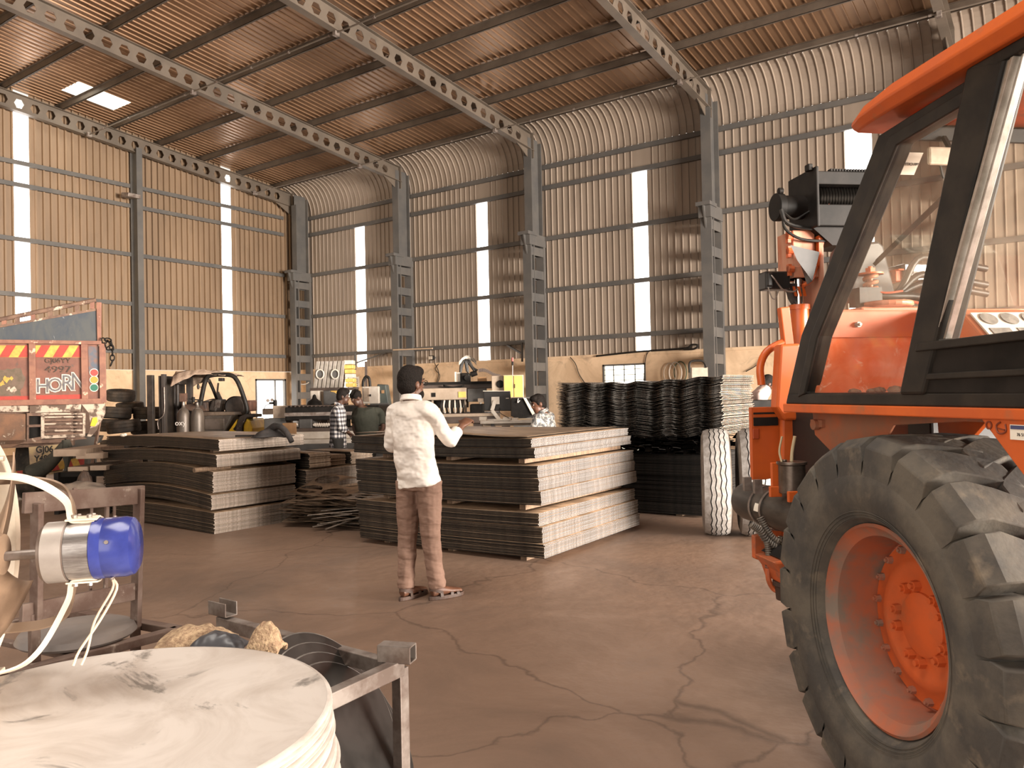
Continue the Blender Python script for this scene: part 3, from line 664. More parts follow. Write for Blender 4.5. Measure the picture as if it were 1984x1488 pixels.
# --- roof shell
prof = [(0.05, 2.395), (0.075, 2.43), (0.05, 2.475), (-0.06, 2.52), (-0.4, 2.545), (-1.1, 2.545), (-1.42, 2.52), (-1.53, 2.475), (-1.555, 2.43), (-1.53, 2.395)]
def roof():
    mb = MB(); st = [(0.055, 0.25, -0.03), (0.035, 0.62, -0.012), (-0.03, 0.85, -0.004), (-0.20, 1.0, 0), (LEN, 1.0, 0)]; n = len(prof); vs = []
    for x, k, dz in st:
        for y, z in prof: vs.append((x, -0.74+(y+0.74)*(0.93+0.07*k), 2.40+(z-2.40)*k+dz*0))
    fs = [(i*n+j, (i+1)*n+j, (i+1)*n+(j+1) % n, i*n+(j+1) % n) for i in range(len(st)-1) for j in range(n)]
    fs += [tuple(range(n-1, -1, -1)), tuple(range((len(st)-1)*n, len(st)*n))]
    return part(mb.add(vs, fs), 'roof', ORANGE, True, 0.006)
roof()
part(MB().box((-0.13, -1.42, 2.37), (-1.8, -0.06, 2.392)), 'roof_lining', ORANGE_OLD)
part(MB().box((-0.20, -0.30, 2.352), (-0.26, -0.22, 2.368)), 'interior_lamp', M('red_lamp_lens', (0.45, 0.01, 0.005), rough=0.2))
# --- near-side cab frame
y0, y1 = -0.05, 0.012
pa_o = [(0.635, 1.435), (0.49, 1.715), (-0.065, 2.36)]
part(MB().strip([(0.635, 1.435), (0.490, 1.715), (-0.060, 2.352), (-0.50, 2.375), (-0.50, 2.375), (-0.20, 1.435)],
     [(0.470, 1.478), (0.355, 1.700), (-0.160, 2.295), (-0.53, 2.318), (-0.52, 2.310), (-0.165, 1.478)], y0, y1), 'door_frame', BLACK_RUB, False, 0.008)
part(MB().strip([(0.51, 1.46), (0.40, 1.70), (-0.135, 2.325), (-0.53, 2.345)], [(0.455, 1.475), (0.345, 1.695), (-0.172, 2.285), (-0.53, 2.305)], y1, y1+0.012, closed=False), 'rubber_seal', BLACK_RUB, False, 0.004)
part(MB().add([(0.49, y1-0.02, 1.455), (0.37, y1-0.02, 1.70), (-0.15, y1-0.02, 2.31), (-0.53, y1-0.02, 2.34), (-0.17, y1-0.02, 1.455)], [(0, 1, 2, 3, 4)]), 'quarter_glass', GLASS_M)
part(MB().prism([(-0.155, 1.47), (-0.275, 1.47), (-0.66, 2.40), (-0.50, 2.40)], -0.055, 0.028), 'door_post', BLACK_RUB, False, 0.01)
part(MB().prism([(0.62, 1.432), (LEN, 1.432), (LEN, 1.475), (0.60, 1.475)], -0.06, 0.02), 'door_sill', BLACK_RUB, False, 0.006)
# door: lower panel with two ridges, window frame, sliding pane with aluminium channel
part(MB().prism([(-0.165, 1.475), (LEN, 1.455), (LEN, 1.665), (-0.262, 1.628), (-0.215, 1.55)], -0.03, 0.018), 'door_panel', BLACK_METAL, False, 0.005)
part(MB().prism([(-0.20, 1.515), (LEN, 1.53), (LEN, 1.548), (-0.205, 1.535)], 0.018, 0.026).prism([(-0.25, 1.605), (LEN, 1.63), (LEN, 1.655), (-0.26, 1.632)], 0.0, 0.034), 'panel_ridge', BLACK_RUB, False, 0.004)
part(MB().prism([(-0.50, 2.395), (LEN, 2.40), (LEN, 2.365), (-0.62, 2.362)], -0.03, 0.03), 'window_header', BLACK_RUB, False, 0.005)
part(MB().prism([(-0.283, 1.63), (-0.315, 1.633), (-0.655, 2.362), (-0.622, 2.362)], -0.004, 0.02).prism([(-0.325, 1.634), (-0.338, 1.635), (-0.672, 2.362), (-0.66, 2.362)], -0.004, 0.026).prism([(-0.352, 1.637), (-0.362, 1.638), (-0.69, 2.362), (-0.682, 2.362)], -0.012, 0.012), 'window_channel', M('brushed_aluminium', (0.55, 0.52, 0.48), (0.42, 0.39, 0.35), rough=0.3, metal=0.85, scale=20), False, 0.002)
part(MB().add([(-0.31, 0.0, 1.63), (LEN, 0.0, 1.66), (LEN, 0.0, 2.37), (-0.66, 0.0, 2.37)], [(0, 1, 2, 3)]), 'sliding_pane', GLASS_M)
# far side of the cab
part(MB().strip([(0.635, 1.435), (0.490, 1.715), (-0.060, 2.352), (LEN, 2.39), (LEN, 1.435)], [(0.500, 1.478), (0.395, 1.700), (-0.110, 2.315), (LEN+0.06, 2.33), (LEN+0.06, 1.478)], -1.48, -1.43), 'far_door_frame', BLACK_RUB)
part(MB().strip([(-1.45, 1.44), (0.0, 1.44), (0.0, 2.38), (-1.45, 2.38)], [(-1.36, 1.72), (-0.09, 1.72), (-0.09, 2.31), (-1.36, 2.31)], LEN, LEN+0.05, 'yz'), 'rear_cab_frame', BLACK_RUB, False, 0.01)
# windscreen: header, glass, wiper, mirror, sticker
def ws(v, s, off=0.0):   # point on the windscreen plane, s 0 at the cowl, 1 at the header
    return (0.355-0.455*s+off, v, 1.795+0.535*s+off*0.4)
part(MB().beam((-0.105, -0.04, 2.352), (-0.105, -1.46, 2.352), 0.05, 0.056, (1, 0, 0.5)), 'windscreen_header', BLACK_RUB, False, 0.006)
part(MB().add([ws(-0.06, 0), ws(-1.44, 0), ws(-1.44, 0.99), ws(-0.06, 0.99)], [(0, 1, 2, 3)]), 'windscreen', GLASS_M)
part(MB().beam(ws(-0.16, 0.32, 0.02), ws(-0.42, 0.95, 0.03), 0.014, 0.010).beam(ws(-0.15, 0.30, 0.012), ws(-0.43, 0.97, 0.012), 0.004, 0.014), 'wiper', BLACK_RUB)
mir = part(MB().box((-0.155, -0.095, 2.225), (-0.17, -0.27, 2.285)), 'interior_mirror', M('mirror_back', (0.40, 0.33, 0.25), (0.55, 0.46, 0.36), rough=0.3, scale=12), False, 0.012)
part(MB().beam((-0.16, -0.18, 2.28), (-0.13, -0.18, 2.33), 0.012, 0.012).tube([(-0.15, -0.15, 2.225), (-0.15, -0.155, 2.20), (-0.15, -0.16, 2.185)], 0.004, 6), 'mirror_stem', BLACK_RUB, parent=mir)
STK = M('white_sticker', (0.75, 0.70, 0.60), rough=0.5); INK = M('dark_ink', (0.05, 0.04, 0.035), rough=0.6)
st = part(MB().add([ws(-0.075, 0.935, -0.004), ws(-0.145, 0.935, -0.004), ws(-0.145, 0.82, -0.004), ws(-0.075, 0.82, -0.004)], [(0, 1, 2, 3)]), 'windscreen_sticker', STK)
def text_on(txt, size, mat, parent, o, ex, ey, ext=0.001, sx=1.0, bold=0.0):
    """place flat lettering with reading direction ex and up direction ey (local to parent)"""
    ex = Vector(ex).normalized(); ey = Vector(ey).normalized(); ez = ex.cross(ey)
    t = text_mesh('lettering', txt, size, mat, parent, (0, 0, 0), (0, 0, 0), ext, bold)
    m = Matrix((ex*sx, ey, ez)).transposed().to_4x4(); m.translation = Vector(o); t.matrix_local = m; return t
wdir = Vector(ws(0, 1))-Vector(ws(0, 0))
text_on("901 CATFLO", 0.014, INK, st, ws(-0.11, 0.875, -0.006), (0, 1, 0), wdir, 0.0008, sx=0.85)
# cowl / dash pan seen through the quarter glass: upper flange and sloping splash panel
part(MB().prism([(0.385, 1.695), (0.372, 1.805), (0.362, 1.805), (0.372, 1.695)], -1.40, -0.05), 'cowl_flange', ORANGE, False, 0.002)
part(MB().prism([(0.405, 1.698), (0.385, 1.700), (0.47, 1.465), (0.49, 1.465)], -1.40, -0.03).box((0.49, -1.4, 1.455), (0.0, -0.04, 1.468)), 'cowl_panel', M('scuffed_orange_panel', (0.72, 0.15, 0.04), (0.80, 0.24, 0.11), rough=0.22, scale=4, c3=(0.85, 0.55, 0.42), s3=9, lo3=0.6, hi3=0.7, dist=1.5), False, 0.002)
part(MB().cyl((0.368, -0.16, 1.745), (0.352, -0.16, 1.745), 0.012, n=6).cyl((0.352, -0.16, 1.745), (0.34, -0.16, 1.745), 0.006, n=8), 'bolt', BARE)
rl_ = random.Random(3); mb = MB()
for i in range(9):
    cx, cy = 0.40+rl_.uniform(-0.05, 0.03), -0.14-0.035*i+rl_.uniform(-.01, .01); r = rl_.uniform(0.012, 0.024)
    mb.sphere((cx, cy, 1.472+r*0.5), (r*1.4, r*1.3, r*0.8), 6, 4)
part(mb, 'dirt_on_floor', M('dry_clods', (0.16, 0.07, 0.04), (0.10, 0.05, 0.035), rough=0.9, scale=20))
# instrument console and seat behind the door glass
con = part(MB().prism([(0.33, 1.47), (0.34, 1.80), (0.10, 1.755), (-0.02, 1.64), (-0.02, 1.47)], -0.85, -0.42), 'console', M('console_orange', (0.55, 0.17, 0.07), rough=0.5), False, 0.008)
dd = Vector((-0.12, 0, -0.115)).normalized()
face = part(MB().prism([(0.10, 1.758), (-0.018, 1.645), (-0.022, 1.650), (0.096, 1.763)], -0.84, -0.44), 'gauge_panel', M('pale_gauge_panel', (0.62, 0.57, 0.5), rough=0.4), parent=con)
nrm = Vector((-0.69, 0, 0.72))
for i in range(4):
    p = Vector((0.07, -0.49-i*0.085, 1.733)); part(MB().cyl(p, p+nrm*0.008, 0.032, n=20), 'gauge', M('gauge_dial', (0.10, 0.09, 0.08), (0.2, 0.18, 0.16), rough=0.3, scale=30), True, parent=con)
for i in range(3):
    p = Vector((0.01, -0.50-i*0.11, 1.676)); part(MB().box((-0.03, -0.04, 0), (0.03, 0.04, 0.006), Matrix.Translation(p) @ Matrix.Rotation(radians(-43.7), 4, 'Y')), 'switch_panel', M('gauge_dial', (0.1, .09, .08)), parent=con)
# orange body: sill strip, wheel-arch skirt, rear gusset with decals
part(MB().prism([(0.622, 1.398), (LEN, 1.405), (LEN, 1.433), (0.625, 1.433)], -1.5, 0.03), 'side_sill', ORANGE, False, 0.004)
part(MB().prism([(0.60, 1.40), (0.585, 1.30), (0.30, 1.155), (0.22, 1.17), (0.05, 1.36), (-0.3, 1.385), (LEN, 1.385), (LEN, 1.40)], -0.10, -0.09), 'arch_skirt', ORANGE_DUST_SHADE, False, 0.002)
part(MB().box((0.55, -1.45, 1.385), (LEN, -0.1, 1.398)), 'fender_underside', ORANGE_DUST_SHADE)
part(MB().prism([(0.24, 1.39), (0.22, 1.17), (-0.02, 1.37)], -0.42, -0.40).prism([(0.60, 1.38), (0.50, 1.05), (0.44, 1.05), (0.44, 1.38)], -0.55, -0.42), 'inner_gusset', ORANGE, False, 0.002)
gs = part(MB().prism([(-0.51, 1.406), (LEN, 1.406), (LEN, 0.9), (-0.78, 1.14)], 0.004, 0.022), 'rear_skirt', ORANGE, False, 0.003)
lb = part(MB().box((-0.622, 0.022, 1.350), (-0.72, 0.025, 1.390)), 'rating_plate', STK, parent=gs)
part(MB().box((-0.625, 0.025, 1.378), (-0.7, 0.0262, 1.388)), 'plate_heading', M('plate_blue', (0.05, 0.06, 0.14), rough=0.5), parent=lb)
text_on('76 51', 0.012, INK, lb, (-0.66, 0.0262, 1.364), (-1, 0, 0), (0, 0, 1), 0.0005)
part(MB().lathe([(0.012, 0), (0.012, 0.003), (0.008, 0.003), (0.008, 0)], (-0.545, 0.022, 1.385), (0, 1, 0), n=20, caps=False, closed=True).tube([(-0.588, 0.024, 1.395), (-0.573, 0.024, 1.385), (-0.577, 0.024, 1.368), (-0.593, 0.024, 1.364), (-0.607, 0.024, 1.372), (-0.605, 0.024, 1.39)], 0.0025, 5).beam((-0.578, 0.024, 1.378), (-0.602, 0.024, 1.374), 0.003, 0.003), 'painted_mark', M('mark_dark_red', (0.16, 0.03, 0.01)), parent=gs)
part(MB().cyl((0.545, 0.02-0.1, 1.345), (0.545, -0.06, 1.345), 0.022, n=16).box((0.59, -0.09, 1.335), (0.50, -0.075, 1.365)), 'side_lamp', ORANGE_DUST_SHADE, True)
# --- articulated front part
fp = part(MB().prism([(-0.225, 1.40), (-0.505, 1.40), (-0.50, 1.20), (-0.47, 1.16), (-0.36, 1.02), (-0.30, 1.01), (-0.222, 1.01), (-0.222, 1.40)], 1.47, 1.50, 'yz'), 'front_panel', ORANGE, False, 0.004)
part(MB().box((1.466, -0.232, 1.300), (1.46, -0.37, 1.345)).box((1.464, -0.232, 1.362), (1.46, -0.37, 1.372)), 'black_band', BLACK_METAL, parent=fp)
part(MB().box((1.46, -0.226, 1.23), (1.468, -0.26, 1.285)), 'marker_lamp', M('amber_lens', (0.35, 0.06, 0.02), rough=0.3), False, 0.003, fp)
part(MB().prism([(-0.345, 1.73), (-0.455, 1.735), (-0.49, 1.50), (-0.505, 1.33), (-0.36, 1.33), (-0.315, 1.40)], 1.36, 1.44, 'yz').prism([(-0.365, 1.34), (-0.44, 1.34), (-0.41, 1.0), (-0.352, 1.0)], 1.40, 1.44, 'yz'), 'support_bracket', ORANGE, False, 0.012)
part(MB().box((1.44, -0.36, 1.03), (1.40, -0.44, 0.56)).prism([(-0.20, 0.72), (-0.36, 0.76), (-0.36, 0.54), (-0.20, 0.60)], 1.42, 1.46, 'yz').box((1.38, -0.45, 1.0), (1.6, -1.5, 0.55)), 'chassis_plate', ORANGE_OLD, False, 0.006)
part(MB().tube([(1.5, -0.30, 1.52), (1.5, -0.295, 1.62), (1.5, -0.335, 1.70), (1.5, -0.42, 1.745), (1.5, -0.455, 1.74)], 0.021, 12), 'grab_handle', ORANGE, True)
part(MB().beam((1.5, -0.47, 1.60), (1.5, -0.435, 1.94), 0.055, 0.045), 'lever', ORANGE, False, 0.006)
part(MB().cyl((2.0, -0.80, 1.2), (2.0, -0.80, 1.98), 0.055, n=20).cyl((2.0, -0.80, 1.98), (2.0, -0.80, 2.01), 0.062, n=20), 'lift_cylinder', ORANGE, True)
part(MB().cyl((2.0, -0.80, 2.0), (2.0, -0.80, 2.3), 0.028, n=16), 'piston_rod', M('polished_rod', (0.6, 0.58, 0.55), rough=0.15, metal=1.0), True)
col_ = part(MB().box((1.95, -0.742, 2.17), (2.15, -0.885, 2.46)).box((1.94, -0.90, 2.17), (2.1, -0.74, 2.24)).box((1.93, -0.90, 1.2), (2.17, -0.93, 2.5)), 'boom_mast', M('chipped_pale_orange', (0.50, 0.24, 0.15), (0.42, 0.14, 0.07), rough=0.6, scale=8, stretch=(1, 1, 0.2), c3=(0.13, 0.08, 0.06), s3=14, lo3=0.62, hi3=0.7), False, 0.005)
for z in (2.22, 2.33, 2.42): part(MB().cyl((1.94, -0.735, z), (1.94, -0.70, z), 0.022, n=8).box((1.93, -0.72, z-0.04), (1.96, -0.70, z+0.03)), 'mast_fitting', ORANGE_OLD, parent=col_)
part(MB().prism([(-0.89, 2.24), (-0.96, 2.5), (-0.97, 2.62), (-0.90, 2.56)], 1.92, 2.0, 'yz').tube([(1.95, -0.9, 2.25), (1.95, -0.86, 2.16), (1.95, -0.80, 2.12)], 0.012, 8), 'mast_stay', ORANGE, False)
wn = part(MB().box((1.86, -0.84, 2.72), (2.14, -1.26, 2.80)).box((1.86, -0.84, 2.47), (2.14, -1.26, 2.60)).box((1.83, -0.835, 2.46), (2.17, -0.855, 2.82)).box((1.85, -0.80, 2.80), (1.9, -0.83, 2.84)), 'winch_frame', BLACK_METAL, False, 0.006)
part(MB().cyl((2.0, -0.86, 2.66), (2.0, -1.26, 2.66), 0.085, n=28), 'winch_drum', BLACK_METAL, True, parent=wn)
mb = MB()
for i in range(19):
    t0 = -0.90-i*0.019; mb.lathe([(0.088, -0.008), (0.102, 0.0), (0.088, 0.008)], (2.0, t0, 2.66), (0, 1, 0), n=24, caps=False)
part(mb, 'wire_rope', M('greased_wire_rope', (0.06, 0.055, 0.05), rough=0.3, metal=0.7), True, parent=wn)
mb = MB()
for i in range(17): mb.box((1.86, -0.95-i*0.018, 2.80), (1.9, -0.960-i*0.018, 2.815))
part(mb, 'rope_guide_rib', BLACK_METAL, parent=wn)
part(MB().cyl((2.0, -0.70, 2.61), (2.0, -0.85, 2.61), 0.072, n=24).cyl((2.0, -0.655, 2.61), (2.0, -0.70, 2.61), 0.085, n=24).cyl((1.96, -0.66, 2.70), (1.96, -0.69, 2.70), 0.02, n=10), 'winch_motor', BLACK_METAL, True, 0.004, wn)
part(MB().tube([(1.93, -0.67, 2.54), (1.92, -0.68, 2.46), (1.92, -0.78, 2.40), (1.92, -0.95, 2.39), (1.92, -1.1, 2.41), (1.92, -1.24, 2.48)], 0.009, 8).tube([(1.93, -0.66, 2.58), (1.92, -0.70, 2.49), (1.92, -0.9, 2.46), (1.92, -1.1, 2.46), (1.92, -1.24, 2.50)], 0.013, 8).tube([(1.93, -0.68, 2.56), (1.92, -0.74, 2.52), (1.92, -0.84, 2.57)], 0.007, 6), 'winch_hose', BLACK_RUB, True, parent=wn)
part(MB().prism([(-0.84, 2.47), (-1.26, 2.47), (-1.2, 2.36), (-0.97, 2.36)], 1.9, 2.12, 'yz'), 'winch_cradle', BLACK_METAL, parent=wn)
bt = part(MB().box((1.95, -0.56, 2.10), (2.05, -0.72, 2.21)).box((1.93, -0.565, 2.115), (1.95, -0.60, 2.20)), 'control_box', M('black_plastic', (0.015, 0.014, 0.013), rough=0.35), False, 0.008)
part(MB().tube([(1.94, -0.585, 2.19), (1.92, -0.60, 2.16), (1.92, -0.63, 2.12), (1.92, -0.66, 2.09), (1.92, -0.72, 2.08), (1.94, -0.76, 2.10)], 0.005, 6).tube([(1.94, -0.57, 2.11), (1.93, -0.585, 2.05), (1.93, -0.61, 2.04), (1.93, -0.63, 2.09)], 0.004, 6), 'cable', BARE, True, parent=bt)
HAZ = M('hazard_striped_block', (0.035, 0.03, 0.03), rough=0.5)
hk = part(MB().prism([(-0.72, 2.14), (-0.84, 2.14), (-0.82, 2.05), (-0.775, 2.0), (-0.745, 2.05)], 1.98, 2.04, 'yz'), 'hook_block', HAZ, False, 0.006)
for k in range(3): part(MB().prism([(-0.745-k*0.03, 2.12), (-0.760-k*0.03, 2.12), (-0.775-k*0.03, 2.06), (-0.760-k*0.03, 2.06)], 1.972, 1.979, 'yz'), 'hazard_stripe', ORANGE, parent=hk)
part(MB().tube([(2.0, -0.775, 2.02), (2.0, -0.775, 1.985), (2.0, -0.758, 1.95), (2.0, -0.757, 1.915), (2.0, -0.775, 1.895), (2.0, -0.795, 1.905), (2.0, -0.80, 1.93)], lambda s: 0.012-0.004*s, 8), 'hook', BARE, True, parent=hk)
# hinge, spring, hoses and dark fairing seen through the windscreen
part(MB().box((1.3, -0.77, 1.2), (1.59, -1.13, 1.92)).cyl((1.35, -0.95, 1.92), (1.35, -0.95, 1.95), 0.13, n=24), 'hinge_block', M('scratched_orange_casting', (0.55, 0.20, 0.12), (0.40, 0.14, 0.08), rough=0.4, scale=9, stretch=(1, 1, 0.3)), False, 0.012)
sp = MB(); pts = [(1.5+0.032*cos(a), -0.955+0.032*sin(a), 1.985+0.0175*a/(pi)) for a in [pi*k/5 for k in range(41)]]
sp.tube([Vector(p) for p in pts], 0.0115, 8, 1); sp.cyl((1.5, -0.955, 1.94), (1.5, -0.955, 2.13), 0.012, n=10)
s_ = part(sp, 'coil_spring', M('rusty_orange_spring', (0.42, 0.17, 0.09), (0.30, 0.12, 0.07), rough=0.5, scale=20), True)
part(MB().cyl((1.5, -0.955, 2.118), (1.5, -0.955, 2.127), 0.068, n=28).cyl((1.5, -0.955, 2.127), (1.5, -0.955, 2.155), 0.028, n=6).cyl((1.5, -0.955, 2.155), (1.5, -0.955, 2.165), 0.012, n=8), 'spring_cap', ORANGE_OLD, True, parent=s_)
part(MB().prism([(-0.84, 2.02), (-0.88, 2.12), (-0.92, 2.30), (-0.95, 2.335), (-1.0, 2.32), (-1.08, 2.328), (-1.11, 2.30), (-1.17, 2.05), (-1.18, 1.98)], 1.60, 1.85, 'yz').box((1.7, -0.99, 2.33), (1.76, -1.02, 2.365)), 'dark_fairing', M('grey_fairing', (0.035, 0.033, 0.031), (0.055, 0.05, 0.046), rough=0.45, scale=6), True, 0.02)
part(MB().add([(1.75, -0.62, 2.33), (1.75, -0.66, 2.24), (1.75, -0.75, 2.12), (1.9, -0.80, 2.12), (1.9, -0.74, 2.30), (1.75, -0.80, 2.29)], [(0, 1, 2, 5), (2, 3, 4, 5)]), 'fairing_lip', M('grey_fairing', (0.085, 0.08, 0.075)))
part(MB().box((1.62, -1.19, 2.10), (1.8, -1.24, 2.17)).box((1.6, -1.195, 2.16), (1.82, -1.23, 2.17)), 'orange_box', ORANGE_OLD, False, 0.004)
part(MB().box((1.6, -1.23, 2.10), (1.8, -1.40, 2.20)), 'valve_block', M('chrome_black', (0.04, 0.04, 0.04), (0.25, 0.25, 0.25), rough=0.2, metal=0.8, scale=15, stretch=(1, 3, .2)), False, 0.008)
mb = MB()
for k, (za, zb, ya) in enumerate([(2.02, 2.19, -0.98), (1.99, 2.10, -0.95), (1.97, 2.05, -0.92)]):
    mb.tube([(1.45, ya, za-0.05), (1.43, ya-0.10, za), (1.42, -1.18, zb), (1.42, -1.32, zb-0.005), (1.42, -1.6, zb-0.05)], 0.019, 10)
part(mb, 'hydraulic_hose', BLACK_RUB, True)
part(MB().tube([(1.40, -0.86, 1.99), (1.38, -1.0, 1.985), (1.38, -1.15, 1.98), (1.36, -1.30, 1.93), (1.3, -1.45, 1.84)], 0.021, 10).box((1.36, -0.80, 1.93), (1.46, -0.93, 2.03)), 'lower_hose', BLACK_RUB, True)
part(MB().tube([(1.38, -0.86, 2.02), (1.36, -0.95, 2.0), (1.36, -1.05, 2.01)], 0.006, 6).tube([(1.36, -1.05, 1.96), (1.35, -1.2, 1.93), (1.3, -1.4, 1.86)], 0.008, 6), 'red_hose', M('red_hose_rubber', (0.28, 0.06, 0.03), rough=0.5), True)
# tank, straps, canister, steering gear under the body
tk = part(MB().lathe([(0.0001, 0), (0.07, 0.004), (0.098, 0.02), (0.104, 0.06), (0.104, 1.02), (0.09, 1.05), (0.0001, 1.06)], (1.62, -0.25, 0.885), (-1, -0.02, 0), n=40, caps=False), 'air_tank', M('dusty_black_tank', (0.022, 0.018, 0.015), (0.06, 0.048, 0.038), rough=0.45, scale=5, stretch=(1, 1, 3)), True)
for x in (1.36, 1.24):
    part(MB().lathe([(0.1045, -0.008), (0.108, -0.008), (0.108, 0.008), (0.1045, 0.008)], (x, -0.25, 0.885), (1, 0, 0), n=40, caps=False, closed=True).box((x-0.012, -0.16, 0.97), (x+0.012, -0.12, 1.04)), 'tank_strap', ORANGE_OLD if x < 1 else BARE, True, parent=tk)
tl = part(MB().grid(lambda a, b: (1.305-0.05*a, -0.25+0.106*cos(radians(5+22*b)), 0.885+0.106*sin(radians(5+22*b))-0.02), 2, 6), 'tank_label', STK, True, parent=tk)
part(MB().cyl((1.0, -0.20, 1.0), (1.0, -0.20, 1.135), 0.062, n=28).cyl((1.0, -0.20, 1.135), (1.0, -0.20, 1.15), 0.070, n=28).cyl((1.0, -0.165, 1.15), (1.0, -0.165, 1.16), 0.012, n=8), 'filter_canister', M('greasy_steel', (0.20, 0.16, 0.13), (0.10, 0.075, 0.06), rough=0.3, metal=0.7, scale=6), True, 0.003)
for bb in (((1.06, -0.13, 0.99), (1.08, -0.20, 1.14)), ((1.02, -0.10, 0.98), (1.04, -0.16, 1.03)), ((0.9, -0.13, 0.97), (0.92, -0.18, 1.02))): part(MB().box(*bb), 'canister_bracket', ORANGE, False, 0.003)
part(MB().cyl((0.80, -0.35, 1.12), (0.80, -0.50, 1.12), 0.10, n=24).box((0.3, -0.42, 0.5), (1.45, -1.5, 1.38)).cyl((0.85, -0.33, 1.2), (0.85, -0.36, 1.2), 0.04, n=12), 'engine_block', M('oily_black', (0.012, 0.010, 0.009), rough=0.5), False, 0.01)
for pp, r in (([(1.0, -0.15, 1.15), (1.01, -0.145, 1.20), (1.0, -0.155, 1.27)], 0.005), ([(1.0, -0.20, 1.15), (1.0, -0.205, 1.20), (0.99, -0.215, 1.27)], 0.008)): part(MB().tube(pp, r, 8), 'engine_cable', M('pale_cable', (0.45, 0.36, 0.22), rough=0.5), True)
part(MB().prism([(-0.02, 0.71), (-0.26, 0.73), (-0.26, 0.60), (-0.075, 0.60), (-0.055, 0.66)], 0.85, 1.05, 'yz'), 'steering_bracket', ORANGE_OLD, False, 0.01)
part(MB().prism([(-0.12, 0.76), (-0.26, 0.77), (-0.26, 0.71), (-0.06, 0.72)], 0.84, 1.06, 'yz'), 'bracket_top', BLACK_METAL, False, 0.005)
part(MB().cyl((0.95, -0.13, 0.60), (0.95, -0.13, 0.575), 0.06, n=20).cyl((0.95, -0.135, 0.575), (0.95, -0.135, 0.51), 0.055, 0.05, n=20), 'pivot_pin', M('rust_brown_pivot', (0.05, 0.028, 0.02), rough=0.6), True, 0.004)
mb = MB()
def corr(mb, pts, r, n=34):
    p = smooth([Vector(q) for q in pts], 8); L = len(p)-1
    mb.tube(p, r*0.82, 10, 1)
    for i in range(n):
        s = i/(n-1)*L*0.995; k = int(s); q = p[k].lerp(p[min(k+1, L)], s-k); d = p[min(k+1, L)]-p[k]
        mb.lathe([(r*0.8, -r*0.22), (r*1.05, 0), (r*0.8, r*0.22)], q, d, n=10, caps=False)
corr(mb, [(1.0, 0.01, 0.86), (1.0, -0.03, 0.83), (1.0, -0.07, 0.775), (1.0, -0.13, 0.745), (0.98, -0.22, 0.735)], 0.019, 22)
part(mb, 'corrugated_hose', M('grey_conduit', (0.075, 0.065, 0.055), (0.14, 0.115, 0.09), rough=0.5, scale=30), True)
mb = MB(); corr(mb, [(1.02, -0.045, 0.885), (1.01, -0.07, 0.83), (1.0, -0.11, 0.78), (0.99, -0.19, 0.75)], 0.017, 18); part(mb, 'corrugated_hose', MATS['grey_conduit'], True)
mb = MB(); corr(mb, [(0.99, -0.06, 0.775), (0.985, -0.065, 0.72), (0.985, -0.06, 0.655)], 0.015, 12); part(mb, 'corrugated_hose', MATS['grey_conduit'], True)
part(MB().tube([(0.985, -0.06, 0.66), (0.98, -0.06, 0.60), (0.98, -0.08, 0.56), (0.97, -0.1, 0.545)], 0.013, 8), 'hose_end', ORANGE_OLD, True)
part(MB().box((1.0, -0.12, 0.76), (0.96, -0.14, 0.80)).cyl((1.0, -0.10, 0.77), (1.0, -0.16, 0.77), 0.006, n=8), 'drain_valve', M('chrome_fitting', (0.7, 0.66, 0.6), rough=0.15, metal=1.0), False, 0.002)
part(MB().cyl((0, -0.3, 0.665), (0, -1.7, 0.665), 0.12, n=20).box((1.4, -0.8, 0.75), (-1.8, -1.2, 1.0)), 'rear_axle', BLACK_METAL, True)
